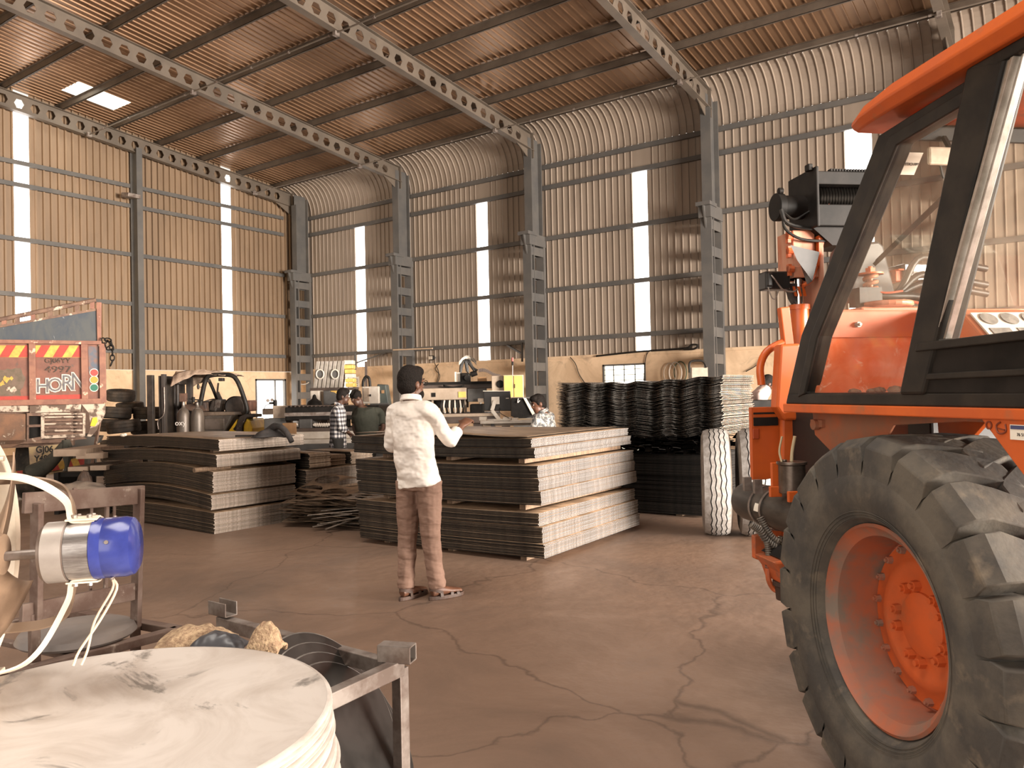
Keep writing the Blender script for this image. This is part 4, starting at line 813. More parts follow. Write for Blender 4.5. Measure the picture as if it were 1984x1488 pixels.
# --- paired front wheels, turned with the front half (articulated)
FT = Matrix.Rotation(radians(22), 4, 'Z')
ftm = [TREAD, GROOVE, M('grey_sidewall', (0.24, 0.20, 0.16), (0.15, 0.12, 0.10), rough=0.85, scale=6)]
def road_wheel(pos, ang, name='front_wheel'):
    t = thing(name, None, None, pos, ang); t.parent = CRA
    R, w = 0.547, 0.285; c = (0, 0, R)
    mb = MB(); mb.mi = 2
    mb.lathe([(0.27, -w*0.42), (0.36, -w*0.52), (0.47, -w*0.50), (0.522, -w*0.43)], c, (0, 1, 0), n=72, caps=False)
    mb.lathe([(0.27, w*0.42), (0.36, w*0.52), (0.47, w*0.50), (0.522, w*0.43)], c, (0, 1, 0), n=72, caps=False)
    n = 240; K = [-0.43, -0.30, -0.285, -0.155, -0.14, -0.01, 0.01, 0.14, 0.155, 0.285, 0.30, 0.43]
    rad = [0.524, 0.541, None, 0.546, None, 0.547, 0.547, None, 0.546, None, 0.541, 0.524]
    # ribs separated by zig-zag grooves
    cols = [(-0.43, 0.524, 0), (-0.295, 0.540, 1), (-0.262, 0.540, 1), (-0.135, 0.546, 1), (-0.10, 0.546, 1), (0.035, 0.547, 1), (0.07, 0.547, 1), (0.19, 0.544, 1), (0.225, 0.543, 1), (0.43, 0.524, 0)]
    for i in range(n):
        a0, a1 = 2*pi*i/n, 2*pi*(i+1)/n
        z0, z1 = [(abs(((j/5.0) % 2)-1)-0.5)*0.045 for j in (i, i+1)]
        def P(cc, a, zz, dr=0.0):
            k, r, m = cc; y = (k+zz*m)*w*1.02; return (-(r+dr)*sin(a), y, R+(r+dr)*cos(a))
        for q in range(len(cols)-1):
            groove = q % 2 == 1
            mb.mi = 1 if groove else 0; dr = -0.012 if groove else 0
            mb.add([P(cols[q], a0, z0, dr), P(cols[q+1], a0, z0, dr), P(cols[q+1], a1, z1, dr), P(cols[q], a1, z1, dr)], [(0, 1, 2, 3)])
            if groove: 
                mb.mi = 1
                mb.add([P(cols[q], a0, z0, 0), P(cols[q], a0, z0, dr), P(cols[q], a1, z1, dr), P(cols[q], a1, z1, 0)], [(0, 1, 2, 3)])
                mb.add([P(cols[q+1], a0, z0, 0), P(cols[q+1], a0, z0, dr), P(cols[q+1], a1, z1, dr), P(cols[q+1], a1, z1, 0)], [(0, 1, 2, 3)])
    mb.build('tyre', ftm, t, False, wn=False)
    MB().lathe([(0.275, -w*0.42), (0.25, -w*0.40), (0.24, -w*0.1), (0.20, -w*0.0), (0.0001, 0.0)], c, (0, 1, 0), n=40, caps=False).build('rim', ORANGE_OLD, t, True)
    return t
wa = radians(22.5-133.3+133.3)
U_ = Vector((sin(radians(-43.3)), cos(radians(-43.3)))); N_ = Vector((-cos(radians(-43.3)), sin(radians(-43.3))))
def loc_of(x, y):
    p = Vector((x+0.53, y-2.95)); return (p.dot(U_), p.dot(N_), 0)
road_wheel(loc_of(-2.97, 7.84), radians(-21.0))
road_wheel(loc_of(-2.635, 7.965), radians(-21.0))
# ================================================================ foreground: fan, round blanks, rusty frames
DX, DY, DZ, DR = -1.825, 0.917, 0.775, 0.522
BLANK = M('blotchy_white_metal', (0.64, 0.585, 0.53), (0.50, 0.44, 0.385), rough=0.42, metal=0.15, scale=3.2, lo=0.42, hi=0.62, c3=(0.24, 0.215, 0.19), s3=2.4, lo3=0.56, hi3=0.62, dist=1.6, bump=0.05, bscale=12, detail=8)
BLANK_E = M('rounded_white_rim', (0.68, 0.62, 0.56), (0.46, 0.40, 0.35), rough=0.35, metal=0.2, scale=6, stretch=(1, 1, 5), rnd=0.1)
mb = MB(); mb.lathe([(DR-0.008, 0.0), (DR-0.001, 0.002), (DR, 0.005), (DR-0.004, 0.009), (DR-0.012, 0.011)], n=128, caps=False)
mb.mi = 1; mb.lathe([(DR-0.012, 0.0108), (DR*0.9, 0.008), (DR*0.5, 0.007), (0.0001, 0.007)], n=128, caps=False); mb.lathe([(DR-0.008, 0.0), (0.0001, 0.0)], n=128, caps=False)
bm_ = mb.mesh('blank', [BLANK_E, BLANK], True)
rr = random.Random(11)
for k in range(34):
    o = bpy.data.objects.new('round_blank', bm_); COL.objects.link(o); z = DZ-0.011-k*0.0112
    j = 0 if k == 0 else 1
    o.location = (DX+j*(rr.uniform(-0.006, 0.006)+0.0011*k), DY+j*rr.uniform(-0.006, 0.006), z); o.rotation_euler = (0, 0, rr.uniform(0, 6))
    tag(o, 'pale round steel blank in the tall foreground stack, below the stained top one', 'steel disc', 'round blanks in the foreground stack')
    if k == 0: o['label'] = 'stained pale round steel blank on top of the foreground stack'; del o['group']
zb = DZ-0.011-33*0.0112
t = thing('wooden_pallet', 'rough wooden pallet carrying the foreground stack of round blanks', 'pallet', (DX+0.03, DY, 0))
for i in range(6): MB().box((-0.5, -0.5+i*0.185, zb-0.03), (0.5, -0.42+i*0.185+0.05, zb-0.001)).build('deck_board', TIMBER, t)
for i in range(3): MB().box((-0.5+i*0.44, -0.5, 0), (-0.38+i*0.44, 0.5, zb-0.031)).build('stringer', TIMBER, t)
# stain patches are in the top blank itself
# ---- fan
R3 = Vector((0.8171, 0.5764, 0)); F3 = Vector((-0.5764, 0.8171, 0))
ax = (R3*0.972+F3*0.235).normalized()
mc = at(178, 1066, d=2.0)
WHITE = M('cream_fan_enamel', (0.80, 0.70, 0.56), (0.68, 0.57, 0.45), rough=0.38, scale=8)
SILV = M('brushed_motor_band', (0.42, 0.40, 0.39), (0.30, 0.28, 0.27), rough=0.28, metal=0.85, scale=25, stretch=(1, 8, 8))
BLUE = M('blue_motor_enamel', (0.03, 0.04, 0.19), (0.04, 0.055, 0.25), rough=0.2, scale=10)
FAN = thing('drum_fan', 'cream drum fan with silver and blue motor at the left edge, above the stained blank', 'fan', (0, 0, 0))
FAN.matrix_world = Matrix.Translation((mc.x, mc.y, DZ+0.001)) @ Matrix.Rotation(atan2(ax.y, ax.x), 4, 'Z')
# local: x along the motor axis (towards the blue cap), z up
mz = mc.z-(DZ-0.002); RZ = 0.074
#A0, A1 = (-0.115, 0, mz-0.004), (0.115, 0, mz+0.004)
def fp_(mb, n, mat, sm=False, bev=0.0, parent=None): return mb.build(n, mat, parent or FAN, sm, bev)
mot = fp_(MB().lathe([(0.0001, -0.113), (0.045, -0.112), (0.069, -0.108), (0.074, -0.100), (0.076, -0.05), (0.0755, -0.048)], (0, 0, mz), (1, 0.0, 0.03), n=48, caps=False), 'end_bell', M('grey_cast_end', (0.16, 0.12, 0.10), (0.24, 0.19, 0.16), rough=0.45, metal=0.4, scale=9), True)
fp_(MB().lathe([(0.0715, -0.100), (0.0765, -0.098), (0.0765, -0.052), (0.073, -0.050)], (0, 0, mz), (1, 0, 0.03), n=48, caps=False), 'bell_rim', M('pale_bell_steel', (0.42, 0.38, 0.34), (0.34, 0.30, 0.27), rough=0.35, metal=0.3, scale=6), True)
fp_(MB().lathe([(0.072, -0.052), (0.074, -0.050), (0.074, 0.008), (0.072, 0.010)], (0, 0, mz), (1, 0, 0.03), n=48, caps=False), 'motor_band', SILV, True)
fp_(MB().lathe([(0.073, 0.008), (0.0765, 0.010), (0.0765, 0.032), (0.0755, 0.034), (0.0755, 0.036), (0.0765, 0.038), (0.0765, 0.085), (0.072, 0.101), (0.058, 0.110), (0.0001, 0.114)], (0, 0, mz), (1, 0, 0.03), n=48, caps=False), 'motor_cap', BLUE, True)
for a in (80, 250, 160): fp_(MB().cyl((0.052, 0.0765*cos(radians(a)), mz+0.0765*sin(radians(a))), (0.052, 0.081*cos(radians(a)), mz+0.081*sin(radians(a))), 0.005, n=8), 'cap_screw', BARE)
fp_(MB().cyl((-0.22, 0, mz-0.005), (-0.11, 0, mz-0.004), 0.012, n=14), 'shaft', BARE, True)
fx = -0.315   # ring plane
RR = 0.292
fp_(MB().lathe([(RR, -0.06), (RR+0.012, -0.06), (RR+0.012, 0.035), (RR+0.03, 0.038), (RR+0.03, 0.044), (RR, 0.042)], (fx, 0, mz), (1, 0, 0), n=80, caps=False, closed=True), 'shroud_ring', WHITE, True)
hub = fp_(MB().lathe([(0.0001, 0.05), (0.05, 0.045), (0.062, 0.0), (0.062, -0.06), (0.0001, -0.065)], (-0.245, 0, mz), (1, 0, 0), n=28, caps=False), 'fan_hub', M('dusty_blade', (0.30, 0.20, 0.13), (0.20, 0.13, 0.085), rough=0.5, scale=6), True)
for k in range(4):
    a0 = k*pi/2+0.5
    def bl(u, v, a0=a0):
        r = 0.055+0.22*u; a = a0+(v-0.5)*(0.75+0.5*u); return (-0.26+(v-0.5)*0.085, r*cos(a), mz+r*sin(a))
    fp_(MB().grid(bl, 8, 6), 'fan_blade', MATS['dusty_blade'], True, parent=hub).modifiers.new('s', 'SOLIDIFY').thickness = 0.003
# four bent strap arms from the ring to the motor flanges
def strap(mb, pts, w, th, up): 
    p = smooth([Vector(q) for q in pts], 6)
    vs = []; k = len(p)
    for i, q in enumerate(p):
        d = (p[min(i+1, k-1)]-p[max(i-1, 0)]).normalized(); s = Vector(up).cross(d).normalized()*0 + Vector(up); n = d.cross(s).normalized()
        for a, b in ((-1, -1), (1, -1), (1, 1), (-1, 1)): vs.append(q+s*(a*w/2)+n*(b*th/2))
    fs = [(3, 2, 1, 0), tuple(len(vs)-4+j for j in range(4))]
    for i in range(k-1):
        for j in range(4): fs.append((i*4+j, i*4+(j+1) % 4, (i+1)*4+(j+1) % 4, (i+1)*4+j))
    return mb.add(vs, fs)
for nm, sy, sz in (('arm', -0.35, 1), ('arm', -0.35, -1), ('arm', 0.75, 1), ('arm', 0.75, -1)):
    yy = sy; e = Vector((0, yy, sz)).normalized()
    e2 = Vector((0, -0.12 if sy < 0 else 0.3, sz)).normalized()
    tdir = Vector((1, 0, 0)).cross(e).normalized()
    R_ = lambda x, r, q=e: (x, q.y*r, mz+q.z*r)
    mbz = MB(); strap(mbz, [R_(fx, 0.215 if sz > 0 else 0.285), R_(-0.17, 0.213 if sz > 0 else 0.28), R_(-0.10, 0.19 if sz > 0 else 0.24), R_(-0.055, 0.13, e2), R_(-0.045, 0.084, e2), R_(-0.02, 0.078, e2), R_(0.012, 0.078, e2)], 0.030, 0.005, tdir)
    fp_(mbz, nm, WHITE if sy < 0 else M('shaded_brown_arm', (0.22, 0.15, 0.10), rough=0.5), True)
    fl = MB(); q = e2; 
    fl.boxc((0, 0, 0), (0.075, 0.034, 0.005)); o = fp_(fl, 'flange_plate', WHITE, False, 0.002)
    o.matrix_local = Matrix.Translation((-0.018, q.y*0.081, mz+q.z*0.081)) @ Matrix.Rotation(atan2(q.z, q.y)-pi/2, 4, 'X')
    for dx in (-0.018, 0.016): fp_(MB().cyl((dx, 0, 0.002), (dx, 0, 0.010), 0.0065, n=6), 'flange_bolt', BARE, parent=o)
fp_(MB().lathe([(0.006+0.0012*(i % 2), 0.0016*i) for i in range(76)], (fx+0.02, -0.06, mz+0.243), (1, 0, 0), n=10), 'threaded_rod', M('zinc_thread', (0.6, 0.52, 0.42), rough=0.35, metal=0.6), False)
for zz in (0.205, 0.165): fp_(MB().cyl((fx+0.02, -0.08, mz+zz), (fx+0.055, -0.08, mz+zz), 0.016, n=6), 'ring_nut', WHITE, False)
fp_(MB().box((fx-0.06, -0.2, 0.0), (fx+0.045, 0.2, 0.012)).box((fx-0.03, -0.13, 0.01), (fx+0.035, -0.10, 0.10)).box((fx-0.03, 0.10, 0.01), (fx+0.035, 0.13, 0.10)), 'foot', WHITE, False, 0.003)
for k in range(2):
    s = -0.012 if k else 0.006
    fp_(MB().tube([(0.052, -0.02, mz-0.073), (0.054+0.01*k, -0.03, mz-0.10), (0.03-0.012*(1-k), -0.05, mz-0.17), (0.0+s, -0.07, mz-0.235), (-0.012+s, -0.08, mz-0.268)], 0.0032, 8), 'wire', M('cream_wire', (0.66, 0.52, 0.38), rough=0.5), True)
# ---- right stillage with leaning black discs
z0 = 0.62; c0 = at(775, 1292, z=z0)
F1 = thing('steel_stillage', 'bare steel frame stand with square tube legs, right of the round blanks', 'frame', (c0.x, c0.y, 0))
def fr(mb, n, mat=BARE, parent=F1, bev=0.003): return mb.build(n, mat, parent, False, bev)
fr(MB().beam((0, 0.0, z0), (0.03, -0.62, z0), 0.042, 0.05), 'side_rail'); fr(MB().beam((-0.02, 0.0, z0-0.01), (-1.0, 0.02, z0-0.01), 0.04, 0.05), 'back_rail')
for a in ((0, 0), (0.03, -0.6), (-0.98, 0.02)): fr(MB().box((a[0]-0.02, a[1]-0.02, 0), (a[0]+0.02, a[1]+0.02, z0)), 'leg')
o = fr(MB().box((-0.06, -0.028, 0.0), (0.055, -0.023, 0.055)).box((-0.06, 0.023, 0.0), (0.055, 0.028, 0.055)).box((-0.06, -0.028, 0.0), (0.055, 0.028, 0.005)).box((-0.06, -0.028, 0.05), (0.055, 0.028, 0.055)), 'tube_stop'); o.location = (0.0, -0.01, z0+0.022); o.rotation_euler = (0, 0, radians(20))
o = fr(MB().box((-0.06, -0.028, 0.0), (0.055, -0.023, 0.055)).box((-0.06, 0.023, 0.0), (0.055, 0.028, 0.055)).box((-0.06, -0.028, 0.0), (0.055, 0.028, 0.005)), 'tube_stop'); o.location = (-0.98, 0.02, z0+0.022)
BD = M('black_disc_enamel', (0.014, 0.013, 0.012), (0.03, 0.027, 0.025), rough=0.28, scale=5)
nb = MB(); nb.lathe([(0.0001, 0.0), (0.280, 0.0), (0.292, 0.002)], n=80, caps=False); nb.lathe([(0.290, 0.0075), (0.278, 0.007), (0.0001, 0.006)], n=80, caps=False); nb.mi = 1; nb.lathe([(0.292, 0.002), (0.295, 0.005), (0.290, 0.0075)], n=80, caps=False)
disc_me = nb.mesh('black_disc', [BD, M('worn_highlight_rim', (0.45, 0.42, 0.39), (0.05, 0.045, 0.04), rough=0.3, metal=0.5, scale=3)], True)  # worn rim, brightened so its white highlight line shows
bc = at(640, 1392, d=2.47)
nn = (R3*0.76 - F3*0.26 + Vector((0, 0, 0.56))).normalized()
for k in range(8):
    o = bpy.data.objects.new('black_disc', disc_me); COL.objects.link(o)
    n2 = (nn + Vector((0.0, 0.0, -0.012*k))).normalized()
    kk = k if k < 4 else 3-k
    o.matrix_world = Matrix.Translation(bc + nn*0.012*kk + (Vector((0, 0, -0.040)) + R3*0.012)*max(0, kk) - R3*0.0*k) @ n2.to_track_quat('Z', 'Y').to_matrix().to_4x4()
    tag(o, 'glossy black round disc leaning in the fan of discs beside the round blanks', 'disc', 'leaning black discs')
    if k == 0: o['label'] = 'outermost leaning black disc with its whole upper face showing'; del o['group']
# ---- burlap pieces behind the top blank
BURL = M('frayed_burlap', (0.50, 0.36, 0.22), (0.28, 0.18, 0.11), rough=0.95, scale=60, bump=0.6, bscale=120)
def cloth_lump(name, a, b, wd, h, mat, seed, sag_=0.02):
    r = random.Random(seed); a = Vector(a); b = Vector(b); d = b-a; s = Vector((-d.y, d.x, 0)).normalized()
    def fn(u, v):
        w = (v-0.5)*2; p = a+d*u+s*(w*wd); z = h*(1-abs(w)**2.2)*sin(pi*min(max(u*0.96+0.02, 0), 1))**0.6
        nz = noise.noise(Vector((u*7+seed, v*5, seed)))*h*0.16
        return (p.x+nz*0.4, p.y+nz*0.4, p.z+z+nz)
    o = MB().grid(fn, 40, 18).build(name, mat, None, True); m_ = o.modifiers.new('s', 'SOLIDIFY'); m_.thickness = 0.006; return o
o = cloth_lump('burlap_sack', at(305, 1252, d=2.45), at(455, 1246, d=2.5), 0.10, 0.06, BURL, 3); tag(o, 'frayed striped burlap sack behind the stained blank, left of the upright scrap of burlap', 'sack')
o = cloth_lump('burlap_scrap', at(482, 1262, d=2.36), at(548, 1262, d=2.34), 0.03, 0.088, BURL, 8); tag(o, 'stiff upright scrap of burlap beside the black discs', 'cloth')
o = cloth_lump('dark_bag', at(375, 1250, d=2.42), at(478, 1255, d=2.42), 0.05, 0.045, M('slate_plastic', (0.05, 0.05, 0.055), rough=0.4), 5); tag(o, 'dark slate plastic bag between the two pieces of burlap', 'bag')
# ---- left stillage: rusty base frame with an upright barred gate
g = thing('rusty_gate', 'rusty upright barred steel gate standing behind the fan motor', 'gate', at(262, 1213, d=3.05))
gb = g.location.copy()
def gl(px, py, d): return at(px, py, d=d)-gb
def flat(mb, a, b, w, th=0.02): return mb.beam(a, b, th, w, (0, 0, 1))
tl, tr_ = gl(45, 975, 2.62), gl(278, 958, 3.02)
fr(MB().beam(tl, tr_, 0.02, 0.07), 'top_rail', RUST, g)
fr(MB().beam(gl(270, 945, 3.0), gl(263, 1213, 3.0), 0.045, 0.02, gl(270, 945, 3)-gl(200, 945, 2.87)), 'stile', RUST, g)
fr(MB().beam(gl(72, 975, 2.64), gl(70, 1200, 2.64), 0.05, 0.02, gl(270, 945, 3)-gl(200, 945, 2.87)), 'stile', RUST, g)
fr(MB().beam(gl(40, 1190, 2.6), gl(262, 1145, 3.0), 0.02, 0.065), 'bottom_rail', RUST, g)
for px, dd_ in ((145, 2.78), (208, 2.89)): fr(MB().beam(gl(px, 945, dd_), gl(px-4, 1180, dd_), 0.014, 0.014), 'bar', RUST, g)
for px, dd_ in ((178, 2.84), (222, 2.92)): fr(MB().beam(gl(px, 975, dd_+0.06), gl(px-3, 1150, dd_+0.06), 0.010, 0.010), 'thin_bar', RUST, g)
q0, q1, q2 = at(345, 1222, z=z0), at(15, 1310, z=z0), at(130, 1185, z=z0)
F2 = thing('rusty_stillage', 'rusty flat-bar stand with a round grey lid on it, behind the stained blank', 'frame', (q0.x, q0.y, 0))
b0 = F2.location
L2 = lambda p, dz=0.0: (p.x-b0.x, p.y-b0.y, p.z+dz)
fr(MB().beam(L2(q0), L2(q1), 0.045, 0.03), 'front_rail', RUST, F2); fr(MB().beam(L2(q0), L2(q2), 0.045, 0.03), 'back_rail', RUST, F2)
q3 = q1+(q2-q0); fr(MB().beam(L2(q1), L2(q3), 0.045, 0.03), 'side_rail', RUST, F2); fr(MB().beam(L2(q2), L2(q3), 0.045, 0.03), 'side_rail', RUST, F2)
for q in (q0, q1, q2, q3): fr(MB().box((q.x-b0.x-0.02, q.y-b0.y-0.02, 0), (q.x-b0.x+0.02, q.y-b0.y+0.02, z0)), 'leg', RUST, F2)
for f_ in (0.3, 0.6): 
    a = q0.lerp(q1, f_); b = q2.lerp(q3, f_); fr(MB().beam(L2(a, -0.01), L2(b, -0.01), 0.03, 0.02), 'cross_bar', RUST, F2)
for pz in ((262, 1213, 3.05), (66, 1200, 2.64)): 
    p = at(pz[0], pz[1], d=pz[2]); fr(MB().beam((p.x-gb.x, p.y-gb.y, -gb.z), (p.x-gb.x, p.y-gb.y, p.z-gb.z+0.02), 0.03, 0.03), 'gate_post', RUST, g)
lc = at(150, 1232, z=z0+0.02)
o = MB().lathe([(0.0001, 0.0), (0.19, 0.0), (0.2, 0.01), (0.19, 0.03), (0.17, 0.034), (0.0001, 0.045)], n=60, caps=False).build('grey_lid', M('grey_lid_enamel', (0.20, 0.17, 0.15), (0.15, 0.13, 0.12), rough=0.5, scale=3), None, True, loc=(lc.x, lc.y, z0+0.016)); tag(o, 'round grey metal lid lying on the rusty stand, below the fan motor', 'lid')
# ================================================================ middle ground and background
R3 = Vector((0.8171, 0.5764, 0)); F3 = Vector((-0.5764, 0.8171, 0))
class Loc:
    """a thing standing on the floor at photo column px, depth d; q() gives local coordinates (x right, y away, z up)"""
    def __init__(s, name, label, cat, px, d, group=None, rz=35.2, z=0.0):
        o = at(px, 760, d=d); s.o = Vector((o.x, o.y, z)); s.d = d; s.rz = radians(rz); s.m = Matrix.Rotation(-s.rz, 3, 'Z')
        s.t = thing(name, label, cat, s.o, s.rz, group)
    def q(s, px, py, dy=0.0): return tuple(s.m @ (at(px, py, d=s.d+dy)-s.o))
    def poly(s, pts, y0=0, y1=0.1):
        return MB().prism([(s.q(*p)[0], s.q(*p)[2]) for p in pts], y0, y1, 'xz')
    def bx(s, px0, py0, px1, py1, y0=0.0, y1=0.3):
        a = s.q(px0, py0); b = s.q(px1, py1); return MB().box((a[0], y0, a[2]), (b[0], y1, b[2]))
    def b(s, mb, name, mat, sm=False, bev=0.0, parent=None): return mb.build(name, mat, parent or s.t, sm, bev)
# ---------------------------------------------------------------- truck (rear end, local x to the image right, y towards the cab)
TR = Loc('tipper_truck', 'old orange tipper truck seen from behind at the left edge, painted HORN', 'truck', 200, 12.0, rz=58.5)
T0 = TR.o; Tm = TR.m
def tp(px, py, y=0.0):
    """point on the tailgate plane (local y)"""
    n = Vector((-sin(radians(58.5)), cos(radians(58.5)), 0)); r = FWD + RGT*((px-992)/1516.0) - UPV*((py-744)/1516.0)
    c = Vector((0, 0, 1.5)); t = (T0+n*y-c).dot(n)/r.dot(n); p = Tm @ (c+r*t-T0); return (p.x, p.z)
TOR = M('faded_truck_orange', (0.215, 0.09, 0.06), (0.155, 0.068, 0.048), rough=0.6, scale=5, c3=(0.10, 0.07, 0.055), s3=3.2, lo3=0.58, hi3=0.64, bump=0.08)
TOR2 = M('chipped_orange_frame', (0.27, 0.125, 0.08), (0.20, 0.088, 0.06), rough=0.6, scale=8, c3=(0.62, 0.42, 0.30), s3=9, lo3=0.62, hi3=0.68)
TBL = M('scratched_navy_panel', (0.045, 0.055, 0.07), (0.07, 0.075, 0.075), rough=0.45, scale=3, c3=(0.36, 0.36, 0.36), s3=5, lo3=0.66, hi3=0.72, stretch=(1.6, 1, 0.6), dist=1.0)
PEEL = M('peeling_white_paint', (0.50, 0.40, 0.31), (0.11, 0.07, 0.048), rough=0.7, scale=7, lo=0.48, hi=0.56, detail=9)
TRU = M('rust_brown_frame', (0.12, 0.07, 0.05), (0.20, 0.12, 0.08), rough=0.75, scale=10, c3=(0.55, 0.44, 0.34), s3=9, lo3=0.62, hi3=0.68)
YEL = M('road_yellow', (0.60, 0.38, 0.07), (0.45, 0.27, 0.06), rough=0.6, scale=12); RED = M('marker_red', (0.42, 0.05, 0.035), (0.32, 0.045, 0.03), rough=0.6, scale=12)
def tpoly(pts, y0, y1): return MB().prism([tp(*p) for p in pts], y0, y1, 'xz')
def tpart(mb, n, mat, sm=False, bev=0.0, parent=None): return mb.build(n, mat, parent or TR.t, sm, bev)
W0 = -60   # the truck runs on past the left edge of the frame
Lx = tp(-170, 700)[0]; Rx = tp(196, 700)[0]
def lift(v): return v
gate = tpart(tpoly([(-170, 662), (190, 666), (197, 776), (-170, 784)], 0.0, 0.05), 'tailgate', TOR)
zt, zb_ = tp(190, 666)[1], tp(197, 780)[1]
def bar(px, w=14, y0=-0.05): 
    a = tp(px-w/2, 670); b = tp(px+w/2+3, 780); tpart(MB().box((a[0], y0, zb_), (b[0], 0.0, zt)), 'gate_post', TOR2, False, 0.004, gate)
for px in (62, 163, 198): bar(px, 11)
for px in (-40, -130): bar(px, 11)
tpart(tpoly([(-170, 656), (197, 661), (197, 668), (-170, 663)], -0.06, 0.03), 'top_rail', TOR2, False, 0.004, gate)
tpart(tpoly([(-170, 778), (200, 772), (201, 782), (-170, 790)], -0.055, 0.03), 'bottom_rail', TOR2, False, 0.004, gate)
for a, b in (((-30, 769), (57, 778)), ((70, 766), (161, 777))): tpart(tpoly([(a[0], a[1]), (b[0], a[1]-2), (b[0], b[1]-1.5), (a[0], b[1])], -0.008, 0.001), 'red_band', RED, parent=gate)
def hazard(x0, x1, ya, yb, n, first=0):
    w = (x1-x0)/n
    tpart(tpoly([(x0, ya), (x1, ya+0.5), (x1, yb+0.5), (x0, yb)], -0.006, 0.001), 'hazard_board', YEL, parent=gate)
    mb = MB()
    for i in range(first, n, 2):
        a, b = x0+i*w, x0+(i+1)*w; s = (yb-ya)*0.62
        pts = [(a+s, ya), (b+s, ya), (b, yb), (a, yb)]; pts = [(min(max(p, x0), x1), q) for p, q in pts]
        mb.prism([tp(*p) for p in pts], -0.009, -0.006, 'xz')
    tpart(mb, 'hazard_stripe', RED, parent=gate)
hazard(66, 157, 669, 692, 5, 0); hazard(-20, 54, 669, 692, 4, 1)
FAINT = M('faded_black_letters', (0.05, 0.038, 0.028), (0.16, 0.08, 0.05), rough=0.7, scale=25, lo=0.5, hi=0.6)
HLET = M('white_outline_letters', (0.60, 0.55, 0.50), (0.45, 0.38, 0.32), rough=0.6, scale=14); HFIL = M('grey_letter_fill', (0.09, 0.09, 0.10), (0.16, 0.14, 0.13), rough=0.6, scale=14)
def ttext(txt, px, py, hpx, mat, y=-0.012, sx=1.0, bold=0.0, n='lettering', ext=0.002):
    a = tp(px, py); s = hpx*12/1516.0/0.70
    return text_mesh(n, txt, s, mat, gate, (a[0], y, a[1]), (pi/2, 0, 0), ext, bold, sx)
ttext('GJ06YY', 112, 699, 9, FAINT, sx=1.05, bold=0.001); ttext('4997', 113, 716, 12, FAINT, sx=1.3, bold=0.0)
x = 80
for ch, w_, px_, h_, py_ in (('H', 1, 83, 26, 749), ('O', 1, 107, 25, 747), ('R', 1, 131, 29, 743), ('N', 1, 152, 33, 741)):
    ttext(ch, px_, py_, h_, HLET, y=-0.011, bold=0.016, sx=0.85 if ch != 'N' else 0.7); ttext(ch, px_, py_, h_, HFIL, y=-0.016, bold=-0.001, sx=0.85 if ch != 'N' else 0.7)
# painted side panel (plain grey-blue figure-less patch), three round signal lights
tpart(tpoly([(171, 671), (192, 671), (193, 722), (172, 722)], -0.004, 0.001), 'painted_patch', M('faded_blue_paint', (0.09, 0.11, 0.14), (0.20, 0.11, 0.08), rough=0.6, scale=6), parent=gate)
for py, c in ((722, (0.55, 0.06, 0.05)), (736, (0.70, 0.26, 0.04)), (751, (0.03, 0.14, 0.09))):
    a = tp(182.5, py); tpart(MB().cyl((a[0], -0.012, a[1]), (a[0], 0.0, a[1]), 0.062, n=28), 'signal_ring', M('signal_white', (0.75, 0.68, 0.58)), True, parent=gate)
    tpart(MB().cyl((a[0], -0.016, a[1]), (a[0], -0.01, a[1]), 0.052, n=28), 'signal_disc', M('sig_%d' % py, c, rough=0.5), True, parent=gate)
# peeled patch and small splashes on the left gate bay
mb = MB()
rr = random.Random(9); pts = []
for k in range(22):
    a = 2*pi*k/22; r = 1+rr.uniform(-0.22, 0.2); pts.append((18+30*r*cos(a), 742+32*r*sin(a)))
tpart(tpoly([(min(p, 54), min(q, 767)) for p, q in pts], -0.003, 0.001), 'bare_patch', M('bare_olive_patch', (0.11, 0.085, 0.055), (0.16, 0.11, 0.08), rough=0.8, scale=8), parent=gate)
for (cx, cy, r, c) in ((12, 735, 8, YEL), (4, 743, 6, YEL), (22, 733, 4, YEL), (16, 752, 6, PEEL), (27, 756, 7, PEEL)):
    pts = [(cx+r*(1+rr.uniform(-.5, .4))*cos(2*pi*k/9), cy+r*0.8*(1+rr.uniform(-.5, .4))*sin(2*pi*k/9)) for k in range(9)]
    tpart(tpoly(pts, -0.006, 0.001), 'paint_splash', c, parent=gate)
# sloping navy headboard above the gate, open rail on top
tpart(tpoly([(-170, 665), (189, 665), (187, 598), (-170, 665)], 0.06, 0.10) if False else tpoly([(-170, 664), (190, 664), (186, 600), (0, 634), (-170, 661)], 0.06, 0.10), 'side_board', TBL)
tpart(MB().prism([tp(186, 585), tp(196, 585), tp(195, 664), tp(188, 664)], 0.03, 0.12, 'xz'), 'corner_post', TOR2, False, 0.006)
a, b = tp(-170, 653), tp(185, 580); tpart(MB().cyl((a[0], 0.08, a[1]), (b[0], 0.08, b[1]), 0.035, n=14), 'top_pipe', TRU, True)
a, b = tp(-170, 661), tp(186, 599); tpart(MB().beam((a[0], 0.08, a[1]), (b[0], 0.08, b[1]), 0.06, 0.035), 'lower_rail', TRU)
for px in (178, 148, 96, 62, 32, 6, -30, -70): 
    py = 580+(185-px)*0.206; a, b = tp(px, py), tp(px, py+16); tpart(MB().box((a[0]-0.03, 0.06, b[1]), (a[0]+0.03, 0.10, a[1])), 'rail_stay', TOR2 if px % 4 else TRU)
